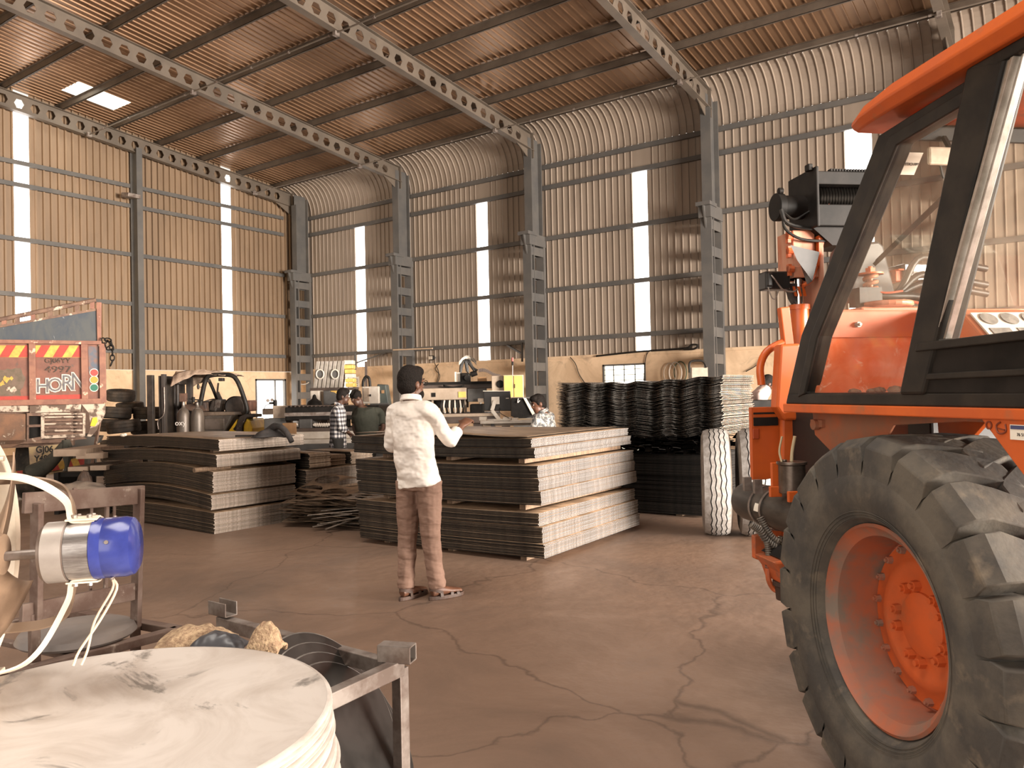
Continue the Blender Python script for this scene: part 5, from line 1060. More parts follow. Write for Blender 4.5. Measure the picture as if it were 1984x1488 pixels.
# chain hanging from the corner post
def chain(pts, r, mat, parent, n=None):
    p = smooth([Vector(q) for q in pts], 12); L = [0]
    for i in range(1, len(p)): L.append(L[-1]+(p[i]-p[i-1]).length)
    step = r*3.1; n = int(L[-1]/step); out = MB()
    for k in range(n):
        s = (k+0.5)*step; i = max(j for j in range(len(L)) if L[j] <= s); i = min(i, len(p)-2)
        q = p[i].lerp(p[i+1], (s-L[i])/max(1e-6, L[i+1]-L[i])); x, y, d = frame(p[i+1]-p[i])
        u = x if k % 2 else y
        out.tube([q+d*(r*1.9*cos(a))+u*(r*1.1*sin(a)) for a in [2*pi*j/10 for j in range(10)]], r*0.42, 6, 1, closed=True)
    return out
c0 = tp(197, 657)[0]
def cp(px, py, y=-0.02): a = tp(px, py); return (a[0], y, a[1])
tpart(chain([cp(199, 656), cp(203, 664), cp(205, 672), cp(210, 675), cp(217, 671), cp(214, 661), cp(206, 659), cp(212, 664), cp(217, 675), cp(218, 690), cp(217, 702), cp(212, 709), cp(204, 713)], 0.026, BLACK_METAL, None), 'chain', BLACK_METAL)
# chassis under the gate: peeling beams, slatted grille, lamp, number plate, bumper boards
tpart(tpoly([(-170, 786), (60, 786), (60, 798), (-170, 800)], 0.0, 0.12), 'cross_beam', PEEL, False, 0.004)
tpart(tpoly([(58, 786), (158, 783), (156, 797), (58, 800)], -0.03, 0.10), 'cross_beam', PEEL, False, 0.004)
tpart(tpoly([(158, 783), (204, 782), (204, 800), (196, 818), (192, 830), (176, 846), (168, 846), (176, 826), (172, 800)], -0.02, 0.06), 'corner_gusset', PEEL, False, 0.004)
tpart(tpoly([(180, 809), (189, 808), (190, 816), (184, 826), (175, 825)], -0.05, -0.02), 'amber_lamp', M('amber_plastic', (0.85, 0.50, 0.04), rough=0.35), False, 0.004)
gr = tpart(MB().strip([tp(80, 800), tp(166, 800), tp(165, 846), tp(80, 850)], [tp(86, 804), tp(161, 803), tp(161, 840), tp(86, 844)], -0.03, 0.02), 'slat_frame', PEEL)
for k in range(6):
    y = 807+k*6.6; tpart(tpoly([(86, y), (161, y-1.2), (161, y+1.6), (86, y+2.8)], -0.015, 0.02), 'slat', TRU if k % 2 else PEEL, parent=gr)
tpart(tpoly([(52, 800), (82, 800), (82, 852), (52, 856)], 0.05, 0.2), 'dark_recess', BLACK_METAL)
tpart(MB().strip([tp(52, 800), tp(82, 800), tp(82, 852), tp(52, 856)], [tp(56, 806), tp(79, 806), tp(79, 846), tp(56, 850)], -0.02, 0.02).box((tp(52, 824)[0], -0.02, tp(52, 828)[1]), (tp(82, 824)[0], 0.02, tp(52, 823)[1])), 'lamp_frame', TRU, False, 0.003)
tpart(tpoly([(-170, 802), (50, 802), (50, 856), (20, 868), (-170, 880)], 0.0, 0.2), 'wing_panel', M('brown_peeling_panel', (0.20, 0.10, 0.055), (0.12, 0.07, 0.045), rough=0.75, scale=5, c3=(0.6, 0.48, 0.36), s3=5, lo3=0.58, hi3=0.63), False, 0.008)
tpart(tpoly([(-170, 856), (100, 851), (160, 846), (168, 850), (110, 858), (-170, 868)], 0.0, 0.10), 'bumper_beam', TRU, False, 0.004)
pl = tpart(tpoly([(56, 866), (122, 860), (122, 918), (60, 921)], -0.03, 0.0), 'number_plate', M('dirty_yellow_plate', (0.52, 0.38, 0.20), (0.36, 0.26, 0.18), rough=0.65, scale=7, c3=(0.20, 0.14, 0.10), s3=5, lo3=0.58, hi3=0.7), False, 0.003)
PINK = M('plate_black', (0.02, 0.016, 0.012), rough=0.6)
for tx, px, py, h_ in (('GJ06', 87, 871, 12), ('Y4997', 88, 888, 11)):
    a = tp(px, py); text_mesh('lettering', tx, h_*12/1516/0.7, PINK, pl, (a[0], -0.034, a[1]), (pi/2, 0, 0), 0.001, 0.004, 0.85)
def board(x0, y0_, x1, y1_, h):
    bd = tpart(tpoly([(x0, y0_), (x1, y1_), (x1, y1_+h), (x0, y0_+h)], -0.05, -0.03), 'reflector_board', YEL, parent=None); mb = MB(); n = 7; w = (x1-x0)/n
    for i in range(0, n, 2):
        f = lambda x, hh: (x, y0_+(y1_-y0_)*(x-x0)/(x1-x0)+hh)
        mb.prism([tp(*f(x0+i*w, 0)), tp(*f(x0+(i+1)*w, 0)), tp(*f(min(x1, x0+(i+1.5)*w), h)), tp(*f(x0+(i+0.5)*w, h))], -0.055, -0.05, 'xz')
    tpart(mb, 'red_stripe', RED, parent=bd)
board(70, 900, 164, 885, 17); board(-40, 920, 45, 911, 9)
for px in (190, 194): pass
a, b = tp(193, 818), tp(178, 905); tpart(MB().beam((a[0], 0, a[1]), (b[0], -0.1, b[1]), 0.05, 0.02), 'mudguard_stay', TRU)
a = tp(120, 930); 
for px, w_ in ((40, 0.3), (-110, 0.3)):
    a = tp(px, 900); tpart(MB().lathe([(0.22, -0.14), (0.46, -0.15), (0.5, -0.1), (0.5, 0.1), (0.46, 0.15), (0.22, 0.14)], (a[0], 0.9, 0.5), (1, 0, 0), n=48, caps=False), 'rear_tyre', TYRE, True)
a = tp(150, 900); tpart(MB().lathe([(0.22, -0.14), (0.46, -0.15), (0.5, -0.1), (0.5, 0.1), (0.46, 0.15), (0.22, 0.14)], (a[0], 0.9, 0.5), (1, 0, 0), n=48, caps=False), 'rear_tyre', TYRE, True)
tpart(tpoly([(118, 872), (150, 846), (192, 848), (186, 862), (150, 874)], 0.3, 0.9), 'mudguard', M('grey_mudguard', (0.07, 0.06, 0.05), rough=0.6), False, 0.01)
tpart(MB().box((Lx, 0.1, zb_), (Rx-0.26, 4.0, zb_+0.08)).box((Lx+0.4, 0.1, 0.85), (Rx-0.4, 4.0, zb_)), 'truck_bed', TRU)
tpart(MB().box((Rx-0.30, 0.1, zb_), (Rx-0.24, 4.0, zt)), 'side_wall', TOR)
# dark cloth tied below the number plate, planks and sacks beside the wheel
o = cloth_lump('planks_cover', at(95, 948, d=9.2), at(205, 938, d=9.5), 0.25, 0.12, M('dusty_tarpaulin', (0.14, 0.11, 0.09), (0.22, 0.17, 0.13), rough=0.8, scale=5), 4); o.name = 'tarpaulin'; o.location.z = -0.06; tag(o, 'dusty folded tarpaulin on the floor behind the gate, left of the left stack', 'tarpaulin')
CL = M('dark_green_cloth', (0.045, 0.045, 0.035), (0.07, 0.065, 0.05), rough=0.9, scale=9)
HC = Loc('hanging_cloth', 'dark green cloth knotted and hanging over the truck number plate', 'cloth', 128, 11.3)
pts = [HC.q(62, 918), HC.q(85, 905), HC.q(108, 885), HC.q(124, 862), HC.q(128, 856)]
HC.b(MB().tube(pts, lambda s: 0.115*(1-s)**0.8+0.02, 10, 4), 'drape', CL, True)
HC.b(MB().tube([HC.q(127, 852), HC.q(130, 880), HC.q(129, 905), HC.q(124, 925), HC.q(129, 958)], lambda s: 0.05+0.025*sin(9*s), 8, 4), 'tail', CL, True)
HC.b(MB().tube([HC.q(130, 853), HC.q(135, 868), HC.q(133, 880)], lambda s: 0.04, 8, 3), 'knot_end', CL, True)
HC.b(MB().cyl(HC.q(127, 850), HC.q(127, 958), 0.012, n=8).cyl(HC.q(127, 957), (HC.q(127, 957)[0], 0, 0), 0.012, n=8), 'pole', BLACK_METAL)
for k, (px, py, w_, h_, z_) in enumerate([(212, 878, 50, 10, 0), (175, 872, 60, 13, 0), (228, 900, 30, 9, 0), (190, 902, 36, 8, 0)]):
    a = at(px, py, d=10.6); 
    o = MB().boxc((0, 0, 0), (w_*0.007, 1.0, h_*0.007)).build('wood_plank', M('pale_plank', (0.34, 0.25, 0.18), (0.24, 0.17, 0.12), rough=0.7, scale=5, stretch=(1, 5, 1)), None, False, 0.003, loc=a, rotz=radians(35))
    tag(o, ['upper pale plank poking out left of the left stack', 'widest pale plank beside the truck mudguard', 'short pale plank end low beside the left stack', 'lower pale plank between truck and left stack'][k], 'plank')
PS = Loc('plank_rack', 'low dark rack that carries the pale planks beside the truck', 'rack', 200, 10.9)
PS.b(MB().box((-0.5, -0.35, 0), (-0.44, 0.6, 0.56)).box((0.2, -0.35, 0), (0.26, 0.6, 0.56)).box((-0.5, -0.3, 0.5), (0.26, -0.24, 0.56)).box((-0.5, 0.4, 0.5), (0.26, 0.46, 0.56)), 'rack_frame', BLACK_METAL)
for k, (p0, p1, r, h) in enumerate([((150, 936), (178, 936), 0.12, 0.16), ((178, 940), (206, 938), 0.14, 0.13)]):
    o = cloth_lump('stuffed_sack', at(*p0, d=9.9), at(*p1, d=10.0), r, h, M('brown_sack', (0.10, 0.06, 0.04), (0.05, 0.035, 0.028), rough=0.7, scale=6), 20+k); o.location.z = -0.17 if k else 0; tag(o, ['brown stuffed sack nearest the hanging cloth', 'brown stuffed sack touching the left stack'][k], 'sack')
# ---------------------------------------------------------------- heap of worn tyres
ty_m = MB(); ty_m.lathe([(0.17, -0.055), (0.20, -0.085), (0.26, -0.10), (0.285, -0.085), (0.292, -0.03), (0.284, -0.02), (0.292, -0.01), (0.292, 0.03), (0.284, 0.04), (0.29, 0.05), (0.285, 0.085), (0.26, 0.10), (0.20, 0.085), (0.17, 0.055), (0.19, 0.0)], n=40, caps=False, closed=True)
tyme = ty_m.mesh('worn_tyre', M('worn_black_rubber', (0.035, 0.028, 0.022), (0.075, 0.055, 0.04), rough=0.75, scale=6, c3=(0.16, 0.10, 0.065), s3=4, lo3=0.6, hi3=0.7), True)
def tyre(px, py, d, label, tx=0.0, ty=0.0, s=1.0, group='worn tyres heaped by the left column'):
    o = bpy.data.objects.new('worn_tyre', tyme); COL.objects.link(o); o.location = at(px, py, d=d); o.rotation_euler = (tx, ty, 0.6); o.scale = (s, s, s*1.15); tag(o, label, 'tyre', None)
    return o
tyre(234, 766, 17, 'worn tyre tilted on the very top of the tyre heap', 0.10, 0.10)
tyre(225, 800, 17, 'worn tyre second from the top of the left tyre column, right of the truck', -0.08, 0.05, 1.06)
tyre(240, 826, 16.6, 'worn tyre low in the tyre heap, lit on its right side', 0.02, -0.08, 1.15)
tyre(222, 824, 17.1, 'worn tyre directly behind the lowest lit tyre of the heap', -0.02, 0.04, 1.15)
tyre(252, 790, 17.6, 'half-hidden worn tyre behind the heap, beside the grey column', 0.1, 0.0)
tyre(290, 800, 17.4, 'worn tyre lying alone just left of the forklift mast', 0.0, 0.02, 1.15)
tyre(285, 828, 17.2, 'worn tyre below the one beside the forklift mast', 0.03, -0.02, 1.15)
for px, d in ((224, 17.0), (287, 17.3), (238, 16.7)):
    b0_ = at(px, 850, d=d)
    for k in range(3):
        o = bpy.data.objects.new('worn_tyre', tyme); COL.objects.link(o); o.location = (b0_.x, b0_.y, 0.115+0.225*k); o.scale = (1.05, 1.05, 1.12); tag(o, 'worn tyre at the hidden foot of the tyre heap', 'tyre', 'tyres at the foot of the heap')
# ---------------------------------------------------------------- forklift, side on, mast to the left
FK = Loc('forklift', 'black forklift with yellow rear body parked along the left wall, facing left', 'forklift', 415, 16.5)
q = FK.q; BF = M('forklift_black', (0.022, 0.018, 0.016), (0.05, 0.038, 0.03), rough=0.5, scale=5)
FK.b(FK.bx(307, 728, 322, 900, -0.55, -0.45).box((q(307, 0)[0], 0.45, 0.05), (q(322, 0)[0], 0.55, q(0+310, 728)[2])), 'outer_mast', BF, False, 0.01)
FK.b(FK.bx(325, 729, 333, 890, -0.45, 0.45), 'mast_plate', BF, False, 0.01)
FK.b(FK.bx(331, 726, 341, 890, -0.48, -0.36).box((q(331, 0)[0], 0.36, 0.1), (q(341, 0)[0], 0.48, q(331, 726)[2])), 'inner_mast', M('forklift_grey', (0.06, 0.05, 0.045), rough=0.4), False, 0.008)
FK.b(MB().cyl(q(344, 735), q(344, 880), 0.04, n=14).cyl(q(338, 733, 0.2), q(338, 880, 0.2), 0.03, n=12), 'lift_ram', BF, True)
FK.b(MB().tube([q(318, 750, -0.5), q(318, 800, -0.5), q(306, 815, -0.5), q(307, 832, -0.5)], 0.012, 6), 'mast_chain', BARE, True)
FK.b(FK.bx(346, 733, 360, 745, -0.3, 0.1), 'mast_head_box', BF, False, 0.02)
for s_, dy in (('front', -0.5), ('rear', 0.5)):
    FK.b(MB().tube([q(388, 785, dy), q(391, 768, dy), q(396, 745, dy), q(401, 732, dy), q(411, 727, dy), q(432, 726, dy), q(450, 728, dy), q(459, 737, dy), q(466, 752, dy), q(474, 775, dy), q(478, 790, dy), q(478, 800, dy), q(470, 812, dy), q(455, 833, dy)], 0.045, 10, 4), 'guard_hoop', BLACK_RUB, True)
for px, py in ((404, 730), (418, 726), (432, 726), (446, 727), (458, 736)): FK.b(MB().beam(q(px, py, -0.5), q(px, py, 0.5), 0.05, 0.03), 'guard_slat', BLACK_RUB)
FK.b(MB().tube([q(405, 737, 0.1), q(414, 757, 0.1), q(421, 775, 0.1)], 0.035, 8), 'inner_post', BLACK_RUB, True)
for px, py in ((414, 738), (441, 736)): FK.b(FK.bx(px-4, py-3, px+5, py+3, -0.42, -0.3), 'work_lamp', BF, False, 0.01)
FK.b(MB().sphere(q(384, 749, -0.5), (0.03, 0.02, 0.06), 10, 8).beam(q(385, 750, -0.5), q(391, 750, -0.5), 0.012, 0.012), 'mirror', BF, True)
FK.b(MB().beam(q(423, 742, 0), q(421, 760, 0), 0.03, 0.03).beam(q(421, 760, 0), q(428, 775, 0), 0.06, 0.06), 'lever', BF)
st = FK.b(FK.poly([(412, 795), (415, 785), (419, 775), (431, 773), (432, 782), (427, 798)], -0.25, 0.25), 'seat', BF, False, 0.03)
for k in range(5): FK.b(MB().beam(q(419+k*2.2, 775+k*0, -0.27), q(416+k*2.2, 790, -0.27), 0.008, 0.01), 'seat_rib', BARE, parent=st)
FK.b(FK.poly([(368, 784), (388, 781), (392, 777), (410, 779), (414, 796), (392, 798), (368, 792)], -0.35, 0.35), 'dashboard', M('brown_grime', (0.10, 0.06, 0.04), (0.05, 0.035, 0.03), rough=0.7, scale=8), False, 0.02)
FK.b(MB().tube([tuple(Vector(q(402, 778, 0))+Vector((0.14*cos(a), 0.16*sin(a), 0.05*cos(a)))) for a in [2*pi*k/14 for k in range(14)]], 0.014, 6, 1, closed=True), 'steering_wheel', BF, True)
FK.b(FK.poly([(388, 812), (395, 803), (466, 803), (452, 832), (448, 870), (388, 870)], -0.48, 0.48), 'body', M('grimy_grey_body', (0.11, 0.095, 0.08), (0.07, 0.055, 0.045), rough=0.55, scale=4), False, 0.03)
FK.b(FK.bx(414, 810, 452, 830, -0.50, -0.47), 'side_cover', M('grimy_panel', (0.15, 0.12, 0.10), (0.10, 0.08, 0.06), rough=0.5, scale=5), False, 0.02)
FK.b(FK.poly([(395, 797), (470, 797), (472, 803), (392, 805)], -0.5, 0.5), 'deck', M('worn_deck', (0.20, 0.15, 0.11), (0.10, 0.07, 0.05), rough=0.6, scale=9), False, 0.01)
FK.b(MB().lathe([(0.10, -0.1), (0.19, -0.12), (0.225, -0.08), (0.225, 0.08), (0.19, 0.12), (0.10, 0.1)], q(458, 788, 0.0), (0, 1, 0), n=36), 'fan_housing', BF, True)
FK.b(FK.bx(466, 776, 484, 797, 0.1, 0.5), 'engine_cover', M('red_brown_cover', (0.20, 0.09, 0.06), (0.12, 0.06, 0.045), rough=0.6, scale=6), False, 0.03)
FKY = M('forklift_yellow', (0.85, 0.56, 0.03), (0.70, 0.44, 0.03), rough=0.4, scale=6)
FK.b(FK.poly([(458, 836), (476, 810), (478, 850), (456, 850)], -0.52, 0.5), 'yellow_body', FKY, False, 0.02)
FK.b(FK.poly([(488, 836), (488, 822), (494, 809), (500, 814), (505, 828), (504, 836), (500, 860), (488, 860)], -0.52, 0.5), 'yellow_counterweight', FKY, False, 0.03)
ou = [(475, 850), (476, 822), (482, 806), (492, 801), (511, 801)]; inn = [(487, 850), (487, 826), (490, 814), (496, 807), (511, 807)]
FK.b(MB().strip([(q(*p)[0], q(*p)[2]) for p in ou], [(q(*p)[0], q(*p)[2]) for p in inn], -0.56, -0.1, closed=False), 'black_fender', BF, False, 0.01)
FK.b(MB().tube([q(474, 812, -0.53), q(460, 834, -0.53)], 0.045, 8, 1), 'chevron_strip', M('warning_strip', (0.05, 0.04, 0.035), (0.5, 0.4, 0.3), rough=0.6, scale=30, lo=0.6, hi=0.65))
for px in (372, 480): FK.b(MB().lathe([(0.12, -0.1), (0.24, -0.12), (0.27, -0.08), (0.27, 0.08), (0.24, 0.12), (0.12, 0.1)], (q(px, 0)[0], -0.42, 0.27), (0, 1, 0), n=36), 'wheel', TYRE, True)
for px in (372, 480): FK.b(MB().lathe([(0.12, -0.1), (0.24, -0.12), (0.27, -0.08), (0.27, 0.08), (0.24, 0.12), (0.12, 0.1)], (q(px, 0)[0], 0.42, 0.27), (0, 1, 0), n=36), 'wheel', TYRE, True)
for dy in (-0.25, 0.25): FK.b(MB().box((q(307, 0)[0]-1.0, dy-0.06, 0.05), (q(307, 0)[0], dy+0.06, 0.09)).box((q(307, 0)[0]-0.04, dy-0.06, 0.05), (q(307, 0)[0], dy+0.06, 0.55)), 'fork', BF, False, 0.005)
FK.b(FK.bx(352, 850, 395, 880, -0.3, 0.3), 'front_axle', BF)
def cover(u, v):
    a = Vector(q(351+104*u, 722, 0)); w = (v-0.5)*2
    dz = -0.02+0.07*sin(pi*u*0.9+0.5)+0.03*noise.noise(Vector((u*8, v*6, 2)))-(0.16*max(0, 0.45-u)*2 if abs(w) > 0.5 else 0.03)*abs(w)**2
    dz -= 0.14*max(0, abs(w)-0.8)*5*(1.2-u)
    return (a.x, w*0.55+0.02*noise.noise(Vector((u*9, v*3, 5))), a.z+dz)
o = MB().grid(cover, 36, 20).build('cloth_cover', M('dusty_beige_cloth', (0.46, 0.34, 0.25), (0.32, 0.23, 0.17), rough=0.9, scale=12, bump=0.3), FK.t, True); o.modifiers.new('s', 'SOLIDIFY').thickness = 0.012
# ---------------------------------------------------------------- gas cylinders
CYM = M('scuffed_cylinder', (0.075, 0.062, 0.052), (0.14, 0.11, 0.085), rough=0.45, metal=0.3, scale=5, stretch=(1, 1, 0.4))
def gascyl(px, label, kind):
    G = Loc('gas_cylinder', label, 'gas cylinder', px, 14.0); zt_ = 1.36
    G.b(MB().lathe([(0.10, 0.0), (0.113, 0.02), (0.113, zt_-0.17), (0.105, zt_-0.09), (0.08, zt_-0.03), (0.045, zt_), (0.03, zt_+0.02), (0.03, zt_+0.06)], n=32, caps=True), 'bottle', CYM, True)
    if kind: 
        G.b(MB().cyl((0, 0, zt_+0.05), (0, 0, zt_+0.12), 0.026, n=12), 'valve', BARE, True)
        G.b(MB().box((-0.055, -0.05, zt_+0.12), (0.055, 0.05, zt_+0.27)), 'wooden_cap_block', M('brown_block', (0.12, 0.06, 0.04), (0.08, 0.045, 0.03), rough=0.7, scale=12), False, 0.006)
        tx = text_mesh('chalk_mark', 'oxy', 0.13, M('white_chalk', (0.6, 0.55, 0.5)), G.t, (-0.01, -0.117, 1.10), (pi/2, 0, 0), 0.001, 0.001)
    else:
        G.b(MB().cyl((0, 0, zt_+0.05), (0, 0, zt_+0.10), 0.03, n=12).lathe([(0.05, 0), (0.058, 0.01), (0.05, 0.02)], (0, 0, zt_-0.02), (0, 0, 1), n=20), 'valve', BARE, True)
        G.b(MB().beam((-0.15, 0.0, zt_+0.17), (0.09, 0, zt_+0.13), 0.02, 0.02).cyl((-0.07, 0, zt_+0.1), (-0.07, 0, zt_+0.2), 0.028, n=12).cyl((0.02, -0.01, zt_+0.06), (0.02, -0.01, zt_+0.16), 0.012, n=8), 'valve_guard', BLACK_METAL)
gascyl(355, 'left gas cylinder with chalk scribble and brown block on its valve', True)
gascyl(382, 'right gas cylinder with open valve guard, in front of the forklift', False)
# ---------------------------------------------------------------- jacket and small things on the left stack
def jacket():
    t = thing('black_jacket', 'black jacket thrown on the right end of the left stack', 'jacket', at(535, 835, d=9.05), radians(35.2)); J = M('black_cloth', (0.012, 0.010, 0.009), (0.028, 0.022, 0.02), rough=0.85, scale=12, bump=0.3)
    t.location.z = 1.066
    def fn(u, v):
        w = (v-0.5)*2; x = -0.24+0.40*u; h = 0.10*sin(pi*min(1, u*1.05))**0.7*(1-abs(w)**2)+0.03*noise.noise(Vector((u*6, v*6, 1)))*(1-abs(w))
        return (x, w*(0.16+0.05*sin(7*u)), max(0.0, h))
    MB().grid(fn, 30, 16).build('body', J, t, True).modifiers.new('s', 'SOLIDIFY').thickness = 0.01
    MB().tube([(-0.02, -0.04, 0.10), (0.06, -0.09, 0.115), (0.14, -0.14, 0.07), (0.20, -0.18, 0.0), (0.235, -0.20, -0.06)], lambda s: 0.038-0.008*s, 12, 5).build('sleeve', J, t, True)
    MB().tube([(-0.10, 0.02, 0.08), (-0.02, 0.0, 0.13), (0.03, -0.02, 0.12)], lambda s: 0.025, 10, 4).build('collar', J, t, True)
jacket()
o = MB().cyl((-0.13, 0, 0), (0.2, 0.0, 0), 0.011, n=10).build('short_rod', BLACK_METAL, None, True, loc=at(478, 839, d=8.95), rotz=radians(36)); o.location.z = 1.082; tag(o, 'short dark rod lying left of the black jacket', 'rod')
o = MB().sphere((0, 0, 0.02), (0.05, 0.03, 0.022), 10, 6).sphere((0.03, 0.01, 0.025), (0.03, 0.025, 0.02), 8, 6).build('cotton_rag', M('white_rag', (0.7, 0.62, 0.52)), None, True, loc=(at(238, 846, d=9.95).x, at(238, 846, d=9.95).y, 1.056)); tag(o, 'small white rag on the left end of the left stack', 'rag')
# ================================================================ people
SKIN = M('brown_skin', (0.145, 0.062, 0.034), (0.11, 0.047, 0.026), rough=0.5, scale=14)
SKIN_D = M('dark_brown_skin', (0.085, 0.038, 0.022), (0.06, 0.028, 0.017), rough=0.5, scale=14)
HAIR = M('black_hair', (0.006, 0.004, 0.003), (0.012, 0.008, 0.006), rough=0.75, scale=60, bump=0.5, bscale=90, spec=0.2)
def loft(mb, secs, side, n=18):
    """closed limb through sections (centre, half width along side, half depth)"""
    side = Vector(side); k = len(secs); v = []
    for i, (c, a, b) in enumerate(secs):
        c = Vector(c); d = (Vector(secs[min(i+1, k-1)][0])-Vector(secs[max(i-1, 0)][0])).normalized()
        x = (side-d*side.dot(d)); x = x.normalized() if x.length > 0.05 else frame(d)[0]; y = d.cross(x)
        for j in range(n): t = 2*pi*j/n; v.append(c+x*(a*cos(t))+y*(b*sin(t)))
    f = [(i*n+j, i*n+(j+1) % n, (i+1)*n+(j+1) % n, (i+1)*n+j) for i in range(k-1) for j in range(n)]
    return mb.add(v, f+[tuple(range(n-1, -1, -1)), tuple(range((k-1)*n, k*n))])
def limb(mb, pts, rads, sm=5, n=14):
    P = smooth([Vector(p) for p in pts], sm); k = len(pts)-1
    def r(s): x = s*k; i = min(int(x), k-1); f = x-i; return rads[i]*(1-f)+rads[i+1]*f
    return mb.tube(P, r, n, 1)
_tex = bpy.data.textures.new('cloth_folds', 'CLOUDS'); _tex.noise_scale = 0.09; _tex.noise_depth = 2
def fuse(o, vox, wrinkle=0.0, smooth_it=3):
    m = o.modifiers.new('fuse', 'REMESH'); m.mode = 'VOXEL'; m.voxel_size = vox; m.use_smooth_shade = True
    s = o.modifiers.new('soften', 'SMOOTH'); s.iterations = smooth_it; s.factor = 0.6
    if wrinkle:
        d = o.modifiers.new('folds', 'DISPLACE'); d.texture = _tex; d.strength = wrinkle; d.mid_level = 0.5; d.texture_coords = 'GLOBAL'
    return o
def hand(mb, wrist, direc, palm_n, thumb_side, curl=0.6, s=1.0):
    w = Vector(wrist); d = Vector(direc).normalized(); n = Vector(palm_n); n = (n-d*n.dot(d)).normalized(); t = d.cross(n)*thumb_side
    loft(mb, [(w-d*0.02, 0.026*s, 0.020*s), (w+d*0.02*s, 0.036*s, 0.018*s), (w+d*0.06*s, 0.042*s, 0.016*s), (w+d*0.088*s, 0.040*s, 0.013*s)], t, 14)
    for i, (off, L) in enumerate(((0.030, 0.072), (0.011, 0.080), (-0.009, 0.075), (-0.028, 0.060))):
        b = w+d*0.083*s+t*off*s; c = curl*(1+0.12*i)
        p1 = b+(d*cos(c*0.5)+n*sin(c*0.5))*L*0.42*s; p2 = p1+(d*cos(c*1.4)+n*sin(c*1.4))*L*0.33*s; p3 = p2+(d*cos(c*2.2)+n*sin(c*2.2))*L*0.25*s
        limb(mb, [b-d*0.012, b+d*0.004, p1, p2, p3], [0.0095*s, 0.0095*s, 0.0088*s, 0.008*s, 0.0066*s], 3, 8)
    b = w+d*0.03*s+t*0.030*s; p1 = b+(t*0.75+d*0.6+n*0.3).normalized()*0.034*s; p2 = p1+(t*0.25+d*0.9+n*0.45).normalized()*0.028*s
    limb(mb, [b-t*0.012*s, b, p1, p2], [0.012*s, 0.0115*s, 0.0100*s, 0.008*s], 3, 8)
def person(T, J, mats, face, head_r=1.0, vox=0.012, shirt_len=0.0, wr=0.016, hair_kind='short', beard=False, glasses=False, sleeves=1.0, side=None, chest=(0.18, 0.115), shoes=True, bend=0.0, hands=(0.6, 0.6), collar=True, legs=True):
    """J: joint dictionary in local metres. face: unit facing vector of the head"""
    skin, shirtm, trm, shoem = mats; V = lambda k: Vector(J[k]); f = Vector(face).normalized(); upv = Vector(J.get('headup', (0, 0, 1))).normalized()
    f = (f-upv*f.dot(upv)).normalized(); r = f.cross(upv); hc = V('head'); hs = head_r
    sd = (V('shR')-V('shL')).normalized(); 
    H = lambda a, b, c: hc+r*(a*hs)+f*(b*hs)+upv*(c*hs)
    mh = Matrix((r, f, upv)).transposed().to_4x4()
    def ell(mb, c, rad, nu=20, nv=14): mb.sphere((0, 0, 0), [q*hs for q in rad], nu, nv, Matrix.Translation(c) @ mh)
    b = MB()
    ell(b, H(0, -0.005, 0.02), (0.073, 0.094, 0.098)); ell(b, H(0, 0.035, -0.055), (0.054, 0.056, 0.062)); ell(b, H(0, 0.055, -0.085), (0.034, 0.034, 0.03))
    loft(b, [(H(0, 0.082, 0.022), 0.008, 0.01), (H(0, 0.100, -0.012), 0.013, 0.012), (H(0, 0.094, -0.028), 0.017, 0.010)], r, 8)
    ell(b, H(0, 0.086, -0.052), (0.024, 0.010, 0.007), 10, 6); ell(b, H(0, 0.083, -0.063), (0.021, 0.010, 0.007), 10, 6)
    ell(b, H(0.03, 0.078, 0.022), (0.022, 0.012, 0.006), 10, 6); ell(b, H(-0.03, 0.078, 0.022), (0.022, 0.012, 0.006), 10, 6)
    for s in (-1, 1): ell(b, H(0.078*s, -0.004, -0.012), (0.010, 0.020, 0.032), 10, 8)
    nk = V('neck'); limb(b, [H(0, -0.025, -0.05), (H(0, -0.015, -0.08)+nk)/2, nk, nk-Vector((0, 0, 0.05))], [0.056, 0.054, 0.060, 0.07])
    ch, wa, hp = V('chest'), V('waist'), V('hip'); ca, cb = chest
    loft(b, [(nk, 0.075, 0.06), ((nk*0.35+ch*0.65)+Vector((0, 0, 0.0)), ca*0.88, cb*0.8), (ch, ca*0.84, cb*0.86), (wa, ca*0.74, cb*0.80), (hp, ca*0.80, cb*0.86), (hp-Vector((0, 0, 0.10)), ca*0.6, cb*0.7)], sd)
    for s in 'LR':
        limb(b, [V('sh'+s), V('el'+s), V('wr'+s)], [0.046, 0.034, 0.025])
        d = V('ha'+s)-V('wr'+s); hand(b, V('wr'+s), d, J.get('pn'+s, (0, 0, -1)), (1 if s == 'R' else -1)*J.get('ts', 1), hands[0 if s == 'L' else 1], hs)
        if legs:
            limb(b, [V('hp'+s), V('kn'+s), V('an'+s)], [0.078, 0.050, 0.034])
            a, t = V('an'+s), V('to'+s); g = (t-a); g.z = 0; g.normalize()
            hl = Vector((a.x, a.y, 0.055))-g*0.045
            loft(b, [(hl, 0.028, 0.030), (Vector((a.x, a.y, 0.065))+g*0.02, 0.034, 0.042), (Vector((a.x, a.y, 0.052))+g*0.10, 0.042, 0.026), (Vector((a.x, a.y, 0.046))+g*0.165, 0.044, 0.018), (Vector((a.x, a.y, 0.042))+g*0.20, 0.034, 0.012)], g.cross(Vector((0, 0, 1))))
            if vox < 0.01:
                for q in range(5):
                    o_ = g.cross(Vector((0, 0, 1)))*(-0.032+0.016*q); b.sphere(Vector((a.x, a.y, 0.040))+g*(0.205-0.006*abs(q-1.5))+o_, (0.010, 0.010, 0.009), 8, 6)
    body = fuse(b.build('body', skin, T), vox, 0, 1)
